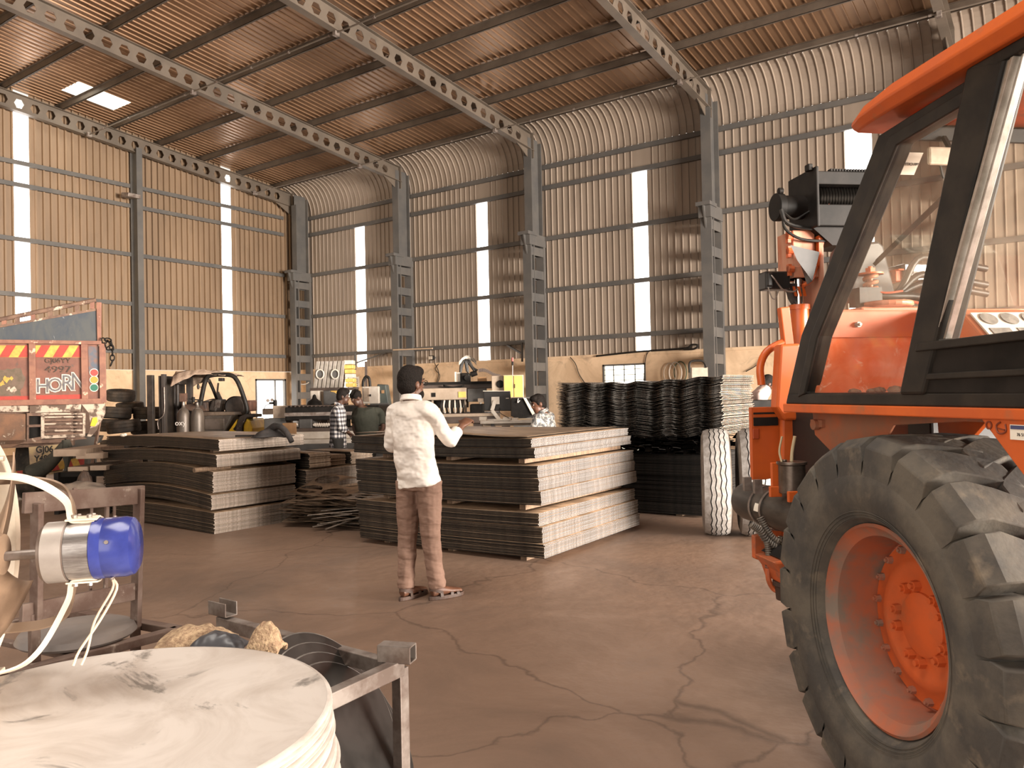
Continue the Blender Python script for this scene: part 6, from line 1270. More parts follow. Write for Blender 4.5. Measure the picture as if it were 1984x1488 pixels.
    for s in (-1, 1):
        e = MB(); ell(e, H(0.030*s, 0.082, 0.008), (0.0125, 0.008, 0.008), 10, 8); e.build('eye', M('eye_white', (0.5, 0.45, 0.4), rough=0.3), T, True)
        e = MB(); ell(e, H(0.030*s, 0.0895, 0.008), (0.0055, 0.002, 0.0055), 8, 6); e.build('iris', M('iris_brown', (0.02, 0.01, 0.008), rough=0.2), T, True)
        e = MB(); limb(e, [H(0.012*s, 0.092, 0.030), H(0.032*s, 0.090, 0.036), H(0.050*s, 0.076, 0.030)], [0.003, 0.004, 0.002], 3, 6); e.build('eyebrow', HAIR, T)
    h = MB()
    if hair_kind == 'short':
        ell(h, H(0, -0.016, 0.040), (0.083, 0.098, 0.100)); ell(h, H(0, -0.040, -0.005), (0.078, 0.072, 0.085)); ell(h, H(0, 0.035, 0.088), (0.070, 0.062, 0.045))
        for s in (-1, 1): ell(h, H(0.068*s, 0.018, 0.02), (0.014, 0.022, 0.040))
    else:
        ell(h, H(0, -0.012, 0.045), (0.088, 0.098, 0.098)); rr_ = random.Random(4)
        for k in range(46):
            a = rr_.uniform(0, 2*pi); e_ = rr_.uniform(-0.1, 1.4); p = (0.085*cos(a)*cos(e_), -0.015+0.095*sin(a)*cos(e_), 0.045+0.095*sin(e_))
            if p[1] > 0.05 and p[2] < 0.07: continue
            ell(h, H(*p), (0.022, 0.022, 0.022), 8, 6)
    fuse(h.build('hair', HAIR, T), max(0.007, vox*0.8), 0.006, 2)
    if beard:
        e = MB(); ell(e, H(0, 0.048, -0.075), (0.057, 0.050, 0.048)); ell(e, H(0, 0.088, -0.043), (0.028, 0.010, 0.006), 10, 6)
        fuse(e.build('beard', HAIR, T), 0.008, 0.003, 1)
    if glasses:
        g = MB()
        for s in (-1, 1):
            c = H(0.033*s, 0.104, 0.006); g.tube([c+r*(0.024*hs*cos(a))+upv*(0.018*hs*sin(a)) for a in [2*pi*k/16 for k in range(16)]], 0.0022, 6, 1, closed=True)
            g.tube([H(0.057*s, 0.100, 0.012), H(0.074*s, 0.085, 0.012), H(0.080*s, 0.0, 0.006)], 0.0022, 6, 1)
        g.tube([H(-0.010, 0.106, 0.01), H(0.010, 0.106, 0.01)], 0.002, 6, 1); g.build('glasses', M('black_frame', (0.01, 0.01, 0.01), rough=0.2), T, True)
    # shirt
    s_ = MB(); hem = V('hem') if 'hem' in J else hp-Vector((0, 0, 0.04)); E = 0.02
    loft(s_, [(nk+Vector((0, 0, 0.005)), 0.070, 0.062), (nk-Vector((0, 0, 0.03)), 0.105, 0.078), (nk*0.55+ch*0.45, ca*1.0, cb*0.92), (ch, ca*0.98, cb*1.05), (wa, ca*0.92, cb*1.03), (hp*0.5+wa*0.5, ca*0.93, cb*1.05), (hem, ca*0.99, cb*1.12)], sd, 26)
    for s in 'LR':
        a, e, w = V('sh'+s), V('el'+s), V('wr'+s); c = nk-Vector((0, 0, 0.05))
        end = e.lerp(w, 0.62) if sleeves >= 1 else a.lerp(e, 0.75)
        if sleeves >= 1: limb(s_, [c.lerp(a, 0.45), a, a.lerp(e, 0.5), e, e.lerp(w, 0.3), end], [0.070, 0.066, 0.058, 0.057, 0.050, 0.046])
        else: limb(s_, [c.lerp(a, 0.45), a, end], [0.075, 0.070, 0.062])
    sh = fuse(s_.build('shirt', shirtm, T), vox, wr, 3)
    if collar:
        cl = MB(); cc = nk+Vector((0, 0, 0.018)); cl.lathe([(0.064, -0.02), (0.068, 0.02), (0.074, 0.022), (0.084, -0.015), (0.080, -0.02)], cc, (H(0, 0, 0)-nk), n=28, caps=False, closed=True); cl.build('collar', shirtm, sh, True)
    if legs:
        t_ = MB(); loft(t_, [(wa*0.4+hp*0.6, ca*0.82, cb*0.92), (hp, ca*0.88, cb*1.04), (hp-Vector((0, 0, 0.09)), ca*0.86, cb*1.02)], sd, 24)
        for s in 'LR': limb(t_, [V('hp'+s)+Vector((0, 0, 0.03)), V('hp'+s).lerp(V('kn'+s), 0.5), V('kn'+s), V('kn'+s).lerp(V('an'+s), 0.6), V('kn'+s).lerp(V('an'+s), 0.78), V('kn'+s).lerp(V('an'+s), 0.86), V('kn'+s).lerp(V('an'+s), 0.93), V('an'+s)+Vector((0, 0, -0.015))], [0.100, 0.087, 0.072, 0.064, 0.066, 0.060, 0.068, 0.062])
        fuse(t_.build('trousers', trm, T), vox, wr*0.9, 3)
    if shoes and legs:
        for s in 'LR':
            a, t = V('an'+s), V('to'+s); g = (t-a); g.z = 0; g.normalize(); x = g.cross(Vector((0, 0, 1))); o_ = Vector((a.x, a.y, 0))
            so = MB(); ol = []
            for k in range(24):
                q = 2*pi*k/24; L = 0.075+0.075*cos(q)*1.0; wdt = 0.046*sin(q)*(1.0+0.18*cos(q)); ol.append(o_+g*(0.078+0.150*cos(q))+x*wdt)
            so.add([(p.x, p.y, 0.0) for p in ol]+[(p.x, p.y, 0.028) for p in ol], [tuple(range(23, -1, -1)), tuple(range(24, 48))]+[(k, (k+1) % 24, 24+(k+1) % 24, 24+k) for k in range(24)])
            sl = so.build('sandal', shoem, T, False, 0.004)
            for (u, hgt, ww) in ((0.155, 0.058, 0.047), (0.105, 0.078, 0.045), (0.02, 0.10, 0.042)):
                P = [o_+g*u+x*(ww*cos(q))+Vector((0, 0, 0.022+hgt*0.62*sin(q))) for q in [pi*k/8 for k in range(9)]]
                st_ = MB(); strap(st_, P, 0.024, 0.004, g); st_.build('sandal_strap', shoem, sl, True)
            st_ = MB(); strap(st_, [o_+g*0.03+x*0.04+Vector((0, 0, 0.05)), o_-g*0.03+x*0.03+Vector((0, 0, 0.075)), o_-g*0.062+Vector((0, 0, 0.08)), o_-g*0.03-x*0.03+Vector((0, 0, 0.075)), o_+g*0.03-x*0.04+Vector((0, 0, 0.05))], 0.022, 0.004, (0, 0, 1)); st_.build('sandal_strap', shoem, sl, True)
    return T
def folds(m, dist=0.03, strength=0.8, sc=9.0, tilt=(0.6, 0.25, 1.0)):
    """cloth creases: distorted bands as bump"""
    nt = m.node_tree; N = nt.nodes; L = nt.links; b = N['Principled BSDF']
    tc = N.new('ShaderNodeTexCoord'); mp = N.new('ShaderNodeMapping'); mp.inputs['Scale'].default_value = tilt; L.new(tc.outputs['Object'], mp.inputs[0])
    w = N.new('ShaderNodeTexWave'); w.wave_type = 'BANDS'; w.bands_direction = 'DIAGONAL'; w.inputs['Scale'].default_value = sc*0.35; w.inputs['Distortion'].default_value = 9; w.inputs['Detail'].default_value = 3; w.inputs['Detail Scale'].default_value = 1.6; L.new(mp.outputs[0], w.inputs[0])
    n = N.new('ShaderNodeTexNoise'); n.inputs['Scale'].default_value = 6; L.new(tc.outputs['Object'], n.inputs[0])
    mu = N.new('ShaderNodeMath'); mu.operation = 'MULTIPLY'; L.new(w.outputs['Fac'], mu.inputs[0]); L.new(n.outputs[0], mu.inputs[1])
    bp = N.new('ShaderNodeBump'); bp.inputs['Strength'].default_value = strength; bp.inputs['Distance'].default_value = dist; L.new(mu.outputs[0], bp.inputs['Height']); L.new(bp.outputs[0], b.inputs['Normal'])
g0 = at(820, 1160, z=0)
MAN = thing('person', 'man in white shirt, brown trousers and sandals standing with his back to the camera', 'person', (g0.x, g0.y, 0), radians(35.2))
SHIRT_W = M('white_cotton_shirt', (0.78, 0.72, 0.66), (0.70, 0.63, 0.56), rough=0.8, scale=5, bump=1.0, bscale=5, stretch=(1, 1, 2.2), dist=1.0)
TROU = M('brown_cotton_trousers', (0.24, 0.145, 0.105), (0.20, 0.118, 0.084), rough=0.85, scale=7, bump=0.6, bscale=12)
folds(SHIRT_W); folds(TROU, 0.02, 0.45, 13.0, (0.5, 0.5, 1.3))
SAND = M('brown_leather_sandal', (0.075, 0.038, 0.024), (0.05, 0.028, 0.02), rough=0.6, scale=12)
sv = Vector((0.80, -0.60, 0))
J = dict(head=(-0.058, 0.015, 1.588), neck=(-0.060, -0.01, 1.462), chest=(-0.055, 0, 1.26), waist=(-0.045, 0, 1.03), hip=(-0.018, 0, 0.90), hem=(-0.012, 0, 0.835),
         shL=(-0.055-0.145, 0.11, 1.375), shR=(-0.055+0.142, -0.105, 1.385), elL=(-0.235, 0.15, 1.135), wrL=(-0.14, 0.36, 1.12), haL=(-0.09, 0.46, 1.13),
         elR=(0.215, 0.02, 1.165), wrR=(0.305, 0.17, 1.27), haR=(0.35, 0.25, 1.31), hpL=(-0.095, 0.05, 0.84), hpR=(0.062, -0.04, 0.84),
         knL=(-0.112, 0.04, 0.45), knR=(0.068, -0.03, 0.45), anL=(-0.125, -0.01, 0.10), anR=(0.105, -0.02, 0.10), toL=(-0.03, 0.12, 0.04), toR=(0.26, 0.09, 0.04), pnR=(-0.2, 0.3, -1), pnL=(0.3, 0, -1))
person(MAN, J, (SKIN, SHIRT_W, TROU, SAND), (0.72, 0.70, 0.02), vox=0.0075, hair_kind='short', beard=True, glasses=True, wr=0.022, head_r=1.03, hands=(0.5, 0.55), chest=(0.185, 0.12))
# ---- background people; joints given from their pixel places at their own depth
def bgperson(px, d, label, Jp, mats, face, **kw):
    L = Loc('person', label, 'person', px, d); J = {}
    for k, v in Jp.items():
        if k in ('headup', 'pnL', 'pnR', 'ts'): J[k] = v
        else: J[k] = L.q(v[0], v[1], v[2] if len(v) > 2 else 0.0)
    fz = lambda k, z: (J[k][0], J[k][1], z)
    for s in 'LR':
        if 'an'+s in J: J['an'+s] = fz('an'+s, 0.10); J['to'+s] = fz('to'+s, 0.04); J['kn'+s] = fz('kn'+s, 0.46); J['hp'+s] = fz('hp'+s, 0.82)
    person(L.t, J, mats, face, vox=0.012, **kw); return L
def check_mat():
    m = M('checked_shirt', (0.6, 0.6, 0.6), rough=0.8); nt = m.node_tree; N = nt.nodes; L = nt.links; b = N['Principled BSDF']
    tc = N.new('ShaderNodeTexCoord'); sx = N.new('ShaderNodeSeparateXYZ'); L.new(tc.outputs['Object'], sx.inputs[0]); outs = []
    for i, s in ((0, 0), (2, 0)):
        a = N.new('ShaderNodeMath'); a.operation = 'MULTIPLY'; a.inputs[1].default_value = 15.0
        if i == 0:
            ad = N.new('ShaderNodeMath'); ad.operation = 'ADD'; L.new(sx.outputs[0], ad.inputs[0]); L.new(sx.outputs[1], ad.inputs[1]); L.new(ad.outputs[0], a.inputs[0])
        else: L.new(sx.outputs[i], a.inputs[0])
        fr_ = N.new('ShaderNodeMath'); fr_.operation = 'FRACT'; L.new(a.outputs[0], fr_.inputs[0]); g = N.new('ShaderNodeMath'); g.operation = 'GREATER_THAN'; g.inputs[1].default_value = 0.5; L.new(fr_.outputs[0], g.inputs[0]); outs.append(g.outputs[0])
    ad = N.new('ShaderNodeMath'); ad.operation = 'ADD'; L.new(outs[0], ad.inputs[0]); L.new(outs[1], ad.inputs[1])
    cr = N.new('ShaderNodeValToRGB'); cr.color_ramp.interpolation = 'CONSTANT'; e = cr.color_ramp.elements; e[0].color = (0.70, 0.66, 0.62, 1); e[1].position = 0.4; e[1].color = (0.20, 0.19, 0.20, 1); e2 = e.new(0.9); e2.color = (0.03, 0.028, 0.03, 1)
    dv = N.new('ShaderNodeMath'); dv.operation = 'MULTIPLY'; dv.inputs[1].default_value = 0.5; L.new(ad.outputs[0], dv.inputs[0]); L.new(dv.outputs[0], cr.inputs[0]); L.new(cr.outputs[0], b.inputs['Base Color']); return m
DKT = M('black_trousers', (0.02, 0.018, 0.016), rough=0.85); SHO = M('dark_shoe', (0.03, 0.025, 0.02), rough=0.6)
bgperson(657, 12.6, 'young man in black and white checked shirt standing in profile behind the left stack',
    dict(head=(665, 768), neck=(657, 785), chest=(655, 806), waist=(655, 835), hip=(655, 855), hem=(655, 867), shL=(657, 796, 0.17), shR=(654, 796, -0.17), elL=(664, 826, 0.2), wrL=(678, 842, 0.12), haL=(686, 846, 0.08),
         elR=(662, 829, -0.2), wrR=(676, 838, -0.1), haR=(684, 843, -0.05), hpL=(657, 860, 0.09), hpR=(655, 860, -0.09), knL=(656, 900, 0.09), knR=(656, 900, -0.09), anL=(655, 930, 0.09), anR=(653, 930, -0.09), toL=(672, 930, 0.09), toR=(670, 930, -0.09), headup=(0.15, 0, 1)),
    (SKIN_D, check_mat(), DKT, SHO), (0.95, 0.15, -0.35), wr=0.012, chest=(0.175, 0.125))
bgperson(712, 13.2, 'curly-haired man in dark green T-shirt bending over the plates, facing the checked shirt',
    dict(head=(691, 772), neck=(700, 789), chest=(708, 810), waist=(712, 840), hip=(713, 862), hem=(713, 868), shL=(736, 799, 0.1), shR=(690, 799, 0.15), elL=(742, 830, 0.0), wrL=(722, 850, -0.2), haL=(712, 853, -0.2),
         elR=(686, 828, 0.1), wrR=(692, 846, 0.0), haR=(690, 852, -0.04), hpL=(720, 865, 0.0), hpR=(706, 865, 0.0), knL=(720, 900, 0.0), knR=(706, 900, 0.0), anL=(721, 930, 0.0), anR=(705, 930, 0.0), toL=(719, 930, -0.1), toR=(703, 930, -0.1), headup=(-0.45, -0.1, 0.9)),
    (SKIN_D, M('dark_green_tshirt', (0.028, 0.030, 0.020), (0.040, 0.040, 0.028), rough=0.85, scale=8), DKT, SHO), (-0.8, -0.5, -0.35), wr=0.014, hair_kind='curly', sleeves=0, chest=(0.215, 0.13), collar=False)
bgperson(1050, 10.3, 'man in grey patterned shirt bowing over the desk beside the wavy pile',
    dict(head=(1043, 783), neck=(1051, 800), chest=(1056, 822), waist=(1060, 850), hip=(1062, 875), hem=(1062, 885), shL=(1042, 812, -0.1), shR=(1066, 808, 0.12), elL=(1030, 838, -0.15), wrL=(1012, 842, -0.1), haL=(1004, 842, -0.1),
         elR=(1050, 842, 0.2), wrR=(1024, 842, 0.1), haR=(1014, 842, 0.08), hpL=(1062, 885, -0.08), hpR=(1064, 885, 0.08), knL=(1058, 920, -0.08), knR=(1060, 920, 0.08), anL=(1064, 960, -0.08), anR=(1066, 960, 0.08), toL=(1048, 960, -0.08), toR=(1050, 960, 0.08), headup=(-0.3, 0, 1)),
    (SKIN, M('patterned_grey_shirt', (0.45, 0.42, 0.38), (0.10, 0.10, 0.10), rough=0.8, scale=22, lo=0.45, hi=0.55), DKT, SHO), (-0.9, -0.35, -0.35), wr=0.012)
bgperson(1468, 11.0, 'person in pale pink shirt bending away beside the right end of the wavy pile',
    dict(head=(1486, 744, 0.1), neck=(1480, 757, 0.08), chest=(1471, 768), waist=(1463, 792), hip=(1456, 815), hem=(1455, 822), shL=(1474, 768, 0.17), shR=(1472, 768, -0.17), elL=(1486, 800, 0.2), wrL=(1500, 812, 0.2), haL=(1508, 812, 0.2),
         elR=(1484, 802, -0.2), wrR=(1498, 812, -0.18), haR=(1506, 812, -0.18), hpL=(1456, 830, 0.08), hpR=(1455, 830, -0.08), knL=(1460, 870, 0.08), knR=(1459, 870, -0.08), anL=(1455, 920, 0.08), anR=(1454, 920, -0.08), toL=(1475, 920, 0.08), toR=(1474, 920, -0.08), headup=(0.6, 0.1, 0.8)),
    (SKIN_D, M('pale_pink_shirt', (0.72, 0.55, 0.50), (0.62, 0.45, 0.40), rough=0.8, scale=8), DKT, SHO), (0.9, 0.3, -0.5), wr=0.014)
# ================================================================ machines and furniture along the back wall
MG = M('machine_grey', (0.10, 0.095, 0.09), (0.075, 0.07, 0.065), rough=0.5, scale=4); MB_ = M('machine_beige', (0.42, 0.33, 0.25), (0.34, 0.26, 0.19), rough=0.5, scale=5)
MBR = M('machine_brown', (0.10, 0.07, 0.055), (0.07, 0.05, 0.04), rough=0.55, scale=5); MWH = M('machine_white', (0.68, 0.62, 0.54), (0.58, 0.51, 0.43), rough=0.45, scale=6)
MYE = M('machine_yellow', (0.80, 0.53, 0.14), (0.68, 0.42, 0.10), rough=0.4, scale=5); CARD = M('cardboard', (0.45, 0.26, 0.13), (0.38, 0.22, 0.11), rough=0.8, scale=6)
# plasma table / rack on the left
A = Loc('cutting_table', 'long dark cutting table with slatted bed behind the man in the checked shirt', 'machine', 640, 15.0)
A.b(A.bx(552, 789, 735, 812, 0, 1.4), 'bed', BLACK_METAL, False, 0.02); A.b(A.bx(552, 800, 735, 803, -0.03, 0), 'bed_rail', BARE)
for k in range(22): A.b(A.bx(554+k*8, 786, 556+k*8, 790, 0.02, 1.35), 'bed_slat', MBR)
A.b(A.bx(580, 812, 606, 832, -0.05, 0.6), 'grey_housing', MG, False, 0.02); A.b(A.bx(566, 836, 735, 846, -0.3, 0.9), 'white_beam', MWH, False, 0.01); A.b(A.bx(566, 850, 735, 856, -0.4, 0.9), 'white_beam', MWH, False, 0.01)
A.b(A.bx(552, 830, 735, 836, -0.2, 0.8), 'chain_tray', MBR, False, 0.01); A.b(A.bx(560, 858, 735, 866, -0.6, 0.9), 'lower_frame', MG)
mb = MB()
pp = [A.q(566+k*2.2, 822+2.5*(k % 2), -0.02) for k in range(34) if not 579 < 566+k*2.2 < 607]
A.b(MB().tube(pp[:6], 0.03, 8, 2), 'coiled_hose', MWH, True); A.b(MB().tube(pp[6:], 0.03, 8, 2), 'coiled_hose', MWH, True)
for px in (560, 640, 728): A.b(MB().box((A.q(px, 0)[0], 0.2, 0), (A.q(px, 0)[0]+0.12, 0.5, A.q(px, 812)[2])), 'leg', BLACK_METAL)
B = Loc('cardboard_carton', 'orange-brown cardboard carton standing left of the cutting table', 'box', 556, 13.9); B.b(MB().box((-0.09, 0, 0.82), (0.09, 0.25, 1.06)), 'carton', CARD, False, 0.004); B.b(MB().box((-0.12, -0.05, 0), (0.12, 0.3, 0.819)), 'stand', MG)
B = Loc('carton', 'pale carton standing on a grey cabinet left of the cutting table', 'box', 541, 15.2); B.b(MB().box((-0.13, 0, 1.12), (0.13, 0.3, 1.36)), 'carton', MB_, False, 0.004); B.b(MB().box((-0.3, -0.02, 0), (0.13, 0.35, 1.119)), 'cabinet', MG, False, 0.01)
C_ = Loc('gauge_manifold', 'gas regulator with two dials on a pale bench in front of the bright doorway', 'regulator', 528, 15.8)
for px, py in ((519, 776), (527, 775)): C_.b(MB().cyl(C_.q(px, py, -0.03), C_.q(px, py, 0.01), 0.035, n=16), 'dial', BARE, True)
C_.b(MB().cyl(C_.q(533, 775), C_.q(533, 792), 0.04, n=14).box(C_.q(521, 779), tuple(a+b for a, b in zip(C_.q(536, 783), (0, 0.04, 0)))), 'body', BLACK_METAL, True)
C_.b(MB().tube([C_.q(524, 782), C_.q(515, 786), C_.q(511, 795)], 0.008, 6), 'hose', BLACK_RUB, True); C_.b(C_.bx(508, 792, 541, 803, 0, 0.4).box((C_.q(508, 0)[0], 0.02, 0), (C_.q(541, 0)[0], 0.38, 1.1)), 'bench', MB_, False, 0.01)
# ribbed plates with two round holes on a stand
D_ = Loc('ribbed_panel_rack', 'rack of pale ribbed panels with two round holes, left of the first light strip', 'rack', 640, 18.0)
mb = MB()
for k in range(7):
    x0 = D_.q(606+k*8.2, 750)[0]; lean = 0.09
    mb.prism([(x0, D_.q(606, 752)[2]), (x0+0.085, D_.q(606, 752)[2]), (x0+0.085+lean, D_.q(606, 700)[2]), (x0+lean, D_.q(606, 700)[2])], 0.02*(k % 2), 0.25, 'xz')
D_.b(mb, 'ribbed_panel', M('pale_grey_panel', (0.36, 0.32, 0.28), (0.28, 0.25, 0.21), rough=0.5, scale=7), False, 0.012)
for px in (619, 648): 
    c = Vector(D_.q(px+1, 725, -0.03)); D_.b(MB().tube([c+Vector((0.085*cos(a), 0, 0.105*sin(a))) for a in [2*pi*k/24 for k in range(24)]], 0.016, 8, 1, closed=True), 'hole_ring', MWH, True)
    D_.b(MB().cyl(c+Vector((0, 0.02, 0)), c+Vector((0, 0.05, 0)), 0.085, n=24), 'dark_hole', MG, True)
for k in range(6):
    a = D_.q(662+1.5*(5-k), 750-k*8.8); D_.b(MB().box((a[0]+0.03*k*0.3, 0, a[2]), (a[0]+0.2+0.01*k, 0.3, a[2]+0.095)), 'yellow_bundle', MYE if k % 3 != 2 else MWH, False, 0.012)
for px in (600, 690): D_.b(MB().box((D_.q(px, 0)[0], 0.1, 0), (D_.q(px, 0)[0]+0.05, 0.15, D_.q(px, 700)[2])), 'post', MBR)
D_.b(D_.bx(600, 752, 690, 756, 0.0, 0.3), 'shelf', MBR)
# machine cluster under the rack
E_ = Loc('cnc_machine', 'pale boxy machine with a black arched hose, left of the white-shirted man\'s head', 'machine', 716, 16.5)
E_.b(E_.bx(701, 749, 735, 782, 0, 0.5), 'cabinet', MWH, False, 0.02); E_.b(E_.bx(704, 752, 716, 778, -0.02, 0), 'door', MB_, False, 0.01); E_.b(E_.bx(717, 764, 719, 768, -0.05, 0), 'handle', BLACK_METAL)
E_.b(MB().tube([E_.q(703, 749, 0.1), E_.q(704, 738, 0.1), E_.q(709, 730, 0.1), E_.q(715, 733, 0.1), E_.q(717, 749, 0.1)], 0.03, 10), 'arched_hose', BLACK_RUB, True)
E_.b(E_.poly([(729, 744), (746, 745), (753, 790), (729, 790)], 0.1, 0.5), 'side_housing', M('grey_green_machine', (0.07, 0.085, 0.075), (0.05, 0.06, 0.055), rough=0.5, scale=6), False, 0.02); E_.b(E_.bx(738, 756, 743, 762, 0.06, 0.1), 'plate', CARD)
E_.b(MB().box((E_.q(700, 0)[0], 0.05, 0), (E_.q(735, 0)[0], 0.45, E_.q(700, 782)[2])), 'plinth', MG)
P_ = Loc('notice_sheet', 'printed notice sheet on the wall left of the arched hose', 'sign', 689, depth_y(689, 740, YB-0.06), rz=0); P_.b(P_.bx(681, 730, 700, 750, 0, 0.035), 'sheet', MWH)
for r_ in range(4): P_.b(P_.bx(690, 734+r_*4, 696, 735+r_*4, -0.01, 0), 'print_line', INK)
for k, (x0, y0_, x1, y1_, m_, lb) in enumerate([(601, 757, 619, 788, MWH, 'white ribbed box left of the grey box under the panel rack'), (626, 757, 640, 787, MG, 'grey sheet-metal box under the panel rack'), (640, 757, 655, 782, MYE, 'small yellow box just left of the checked man\'s head')]):
    G = Loc('machine_box', lb, 'machine box', (x0+x1)/2, 16.8); G.b(G.bx(x0, y0_, x1, y1_, 0, 0.4), 'housing', m_, False, 0.015); G.b(MB().box((G.q(x0, 0)[0]+0.03, 0.05, 0), (G.q(x1, 0)[0]-0.03, 0.35, G.q(x0, y1_)[2]+0.01)), 'stand', MBR)
zt_t = A.q(600, 786)[2]+0.003
G = Loc('motor_unit', 'dark domed motor on the cutting table, left of the checked man', 'motor', 609, 15.9, z=0); G.b(MB().lathe([(0.16, 0), (0.13, 0.07), (0.05, 0.13), (0.03, 0.2), (0.0001, 0.22)], (0, 0, zt_t), n=20), 'dome', BLACK_METAL, True)
G = Loc('round_guard', 'grey half-round guard on the cutting table, behind the checked man\'s shoulder', 'guard', 640, 15.9); G.b(MB().lathe([(0.12, -0.1), (0.13, 0), (0.12, 0.1)], (0, 0.1, zt_t+0.132), (0, 1, 0), n=28), 'guard', MG, True)
# laser gantry machine
L_ = Loc('laser_cutter', 'large beige and dark laser cutting machine spanning behind the white-shirted man and the monitor', 'machine', 880, 14.0); z_ = L_.q
L_.b(L_.bx(808, 742, 956, 752, 0.2, 0.7), 'gantry_beam', MBR, False, 0.01); L_.b(L_.bx(808, 741, 956, 743, 0.15, 0.75), 'gantry_rail', BLACK_METAL)
L_.b(L_.bx(815, 753, 904, 774, 0.0, 0.6), 'beige_cover', MB_, False, 0.01); L_.b(L_.bx(836, 761, 844, 769, -0.01, 0.01), 'small_window', BLACK_METAL); L_.b(L_.bx(888, 759, 903, 770, -0.012, 0.0), 'yellow_patch', MYE)
L_.b(L_.bx(905, 753, 942, 778, 0.05, 0.6), 'grey_cover', MG, False, 0.01); L_.b(L_.bx(815, 775, 905, 790, 0.3, 0.6), 'under_beam', MBR)
for px in (835, 852, 871, 884, 899): L_.b(L_.bx(px, 775, px+4, 803, 0.1, 0.3), 'upright', MB_ if px % 2 else BLACK_METAL)
for k in range(9): L_.b(MB().tube([z_(856+k*5, 776, 0.05), z_(854+k*5.5, 788, 0.0), z_(857+k*5, 800, 0.05)], 0.018, 6), 'hanging_hose', MWH if k % 2 else BLACK_RUB, True)
L_.b(L_.bx(808, 802, 968, 818, -0.2, 1.0), 'table', MBR, False, 0.01); L_.b(L_.bx(808, 803, 968, 805, -0.22, -0.2), 'table_edge', MB_)
L_.b(L_.bx(911, 783, 938, 803, -0.1, 0.3), 'black_box', BLACK_METAL, False, 0.02); L_.b(L_.bx(926, 772, 937, 779, -0.05, 0.0), 'label_plate', MB_); L_.b(MB().lathe([(0.03, 0), (0.03, 0.02)], z_(931, 782), n=12).cyl(z_(931, 779), z_(931, 784), 0.012, n=8), 'hose_joint', MWH)
L_.b(L_.bx(924, 730, 942, 742, 0.2, 0.5), 'carton', CARD, False, 0.005); L_.b(L_.bx(879, 720, 883, 742, 0.2, 0.3), 'white_post', MWH); L_.b(L_.bx(884, 721, 890, 742, 0.25, 0.4), 'white_post', MWH)
hd = L_.b(L_.bx(891, 722, 910, 742, 0.15, 0.45), 'cutting_head', BLACK_METAL, False, 0.03); L_.b(MB().cyl(z_(905, 732, 0.1), z_(905, 732, 0.16), 0.05, n=16).cyl(z_(912, 726, 0.3), z_(924, 722, 0.3), 0.05, n=14), 'head_motor', BLACK_METAL, True, parent=hd)
for a_ in (((893, 742), (892, 725), (897, 703), (903, 697), (907, 722)), ((905, 720), (902, 700), (908, 698), (916, 712), (925, 718)), ((892, 728), (893, 708), (900, 696), (910, 706), (920, 720))): L_.b(MB().tube([z_(*p, 0.3) for p in a_], 0.022, 8), 'head_hose', BLACK_RUB, True)
L_.b(MB().grid(lambda u, v: tuple(Vector(z_(889+34*u, 700-12*sin(pi*u)+8*v, 0.2+0.1*v))+Vector((0, 0, 0.03*noise.noise(Vector((u*5, v*5, 1)))))), 14, 6), 'plastic_wrap', M('plastic_film', (0.62, 0.56, 0.48), (0.4, 0.35, 0.3), rough=0.3, scale=9), True)
mb = MB()
for k in range(16): p = z_(928+k*2.7, 718+2.5*(k/15)**1.5*4-2*sin(k*0.4), 0.3); mb.boxc(p, (0.022, 0.08, 0.06))
L_.b(mb, 'cable_chain', MBR); L_.b(MB().grid(lambda u, v: tuple(Vector(z_(859+40*u, 747+4*sin(pi*u)+4*v-2, 0.1))), 10, 3), 'slung_tray', BLACK_METAL, True).modifiers.new('s', 'SOLIDIFY').thickness = 0.01
for px in (815, 900, 955): L_.b(MB().box((z_(px, 0)[0], 0.0, 0), (z_(px, 0)[0]+0.15, 0.6, z_(px, 815)[2])), 'leg', MBR)
Y_ = Loc('control_cabinet', 'yellow two-door control cabinet with a beige side, right of the laser cutter', 'cabinet', 993, 13.5)
Y_.b(Y_.bx(952, 728, 975, 757, 0.1, 0.55), 'side_box', MB_, False, 0.008); Y_.b(MB().lathe([(0.055, 0), (0.065, 0.01), (0.055, 0.02)], Y_.q(969, 744, 0.09), (0, -1, 0), n=20), 'round_vent', BLACK_METAL, True)
Y_.b(Y_.bx(975, 727, 1015, 770, 0.0, 0.5), 'cabinet', M('beige_edge', (0.5, 0.4, 0.28), rough=0.5), False, 0.006)
for a_, b_ in ((976, 994.5), (995.5, 1014)): Y_.b(Y_.bx(a_, 728, b_, 769, -0.02, 0.0), 'door', MYE, False, 0.005)
Y_.b(Y_.bx(996.5, 744, 998, 752, -0.035, -0.02), 'door_handle', BLACK_METAL); Y_.b(MB().box((Y_.q(978, 0)[0], 0.05, 0), (Y_.q(1012, 0)[0], 0.45, Y_.q(990, 770)[2])), 'stand', MG)
Y_.b(MB().cyl(Y_.q(993, 728, 0.2), Y_.q(993, 708, 0.2), 0.01, n=8), 'tower_pole', BARE); Y_.b(MB().cyl(Y_.q(993, 708, 0.2), Y_.q(993, 700, 0.2), 0.018, n=12), 'tower_base', BLACK_METAL, True); Y_.b(MB().cyl(Y_.q(993, 700, 0.2), Y_.q(993, 693, 0.2), 0.018, n=12), 'red_lamp', M('red_plastic', (0.4, 0.03, 0.02), rough=0.3), True)
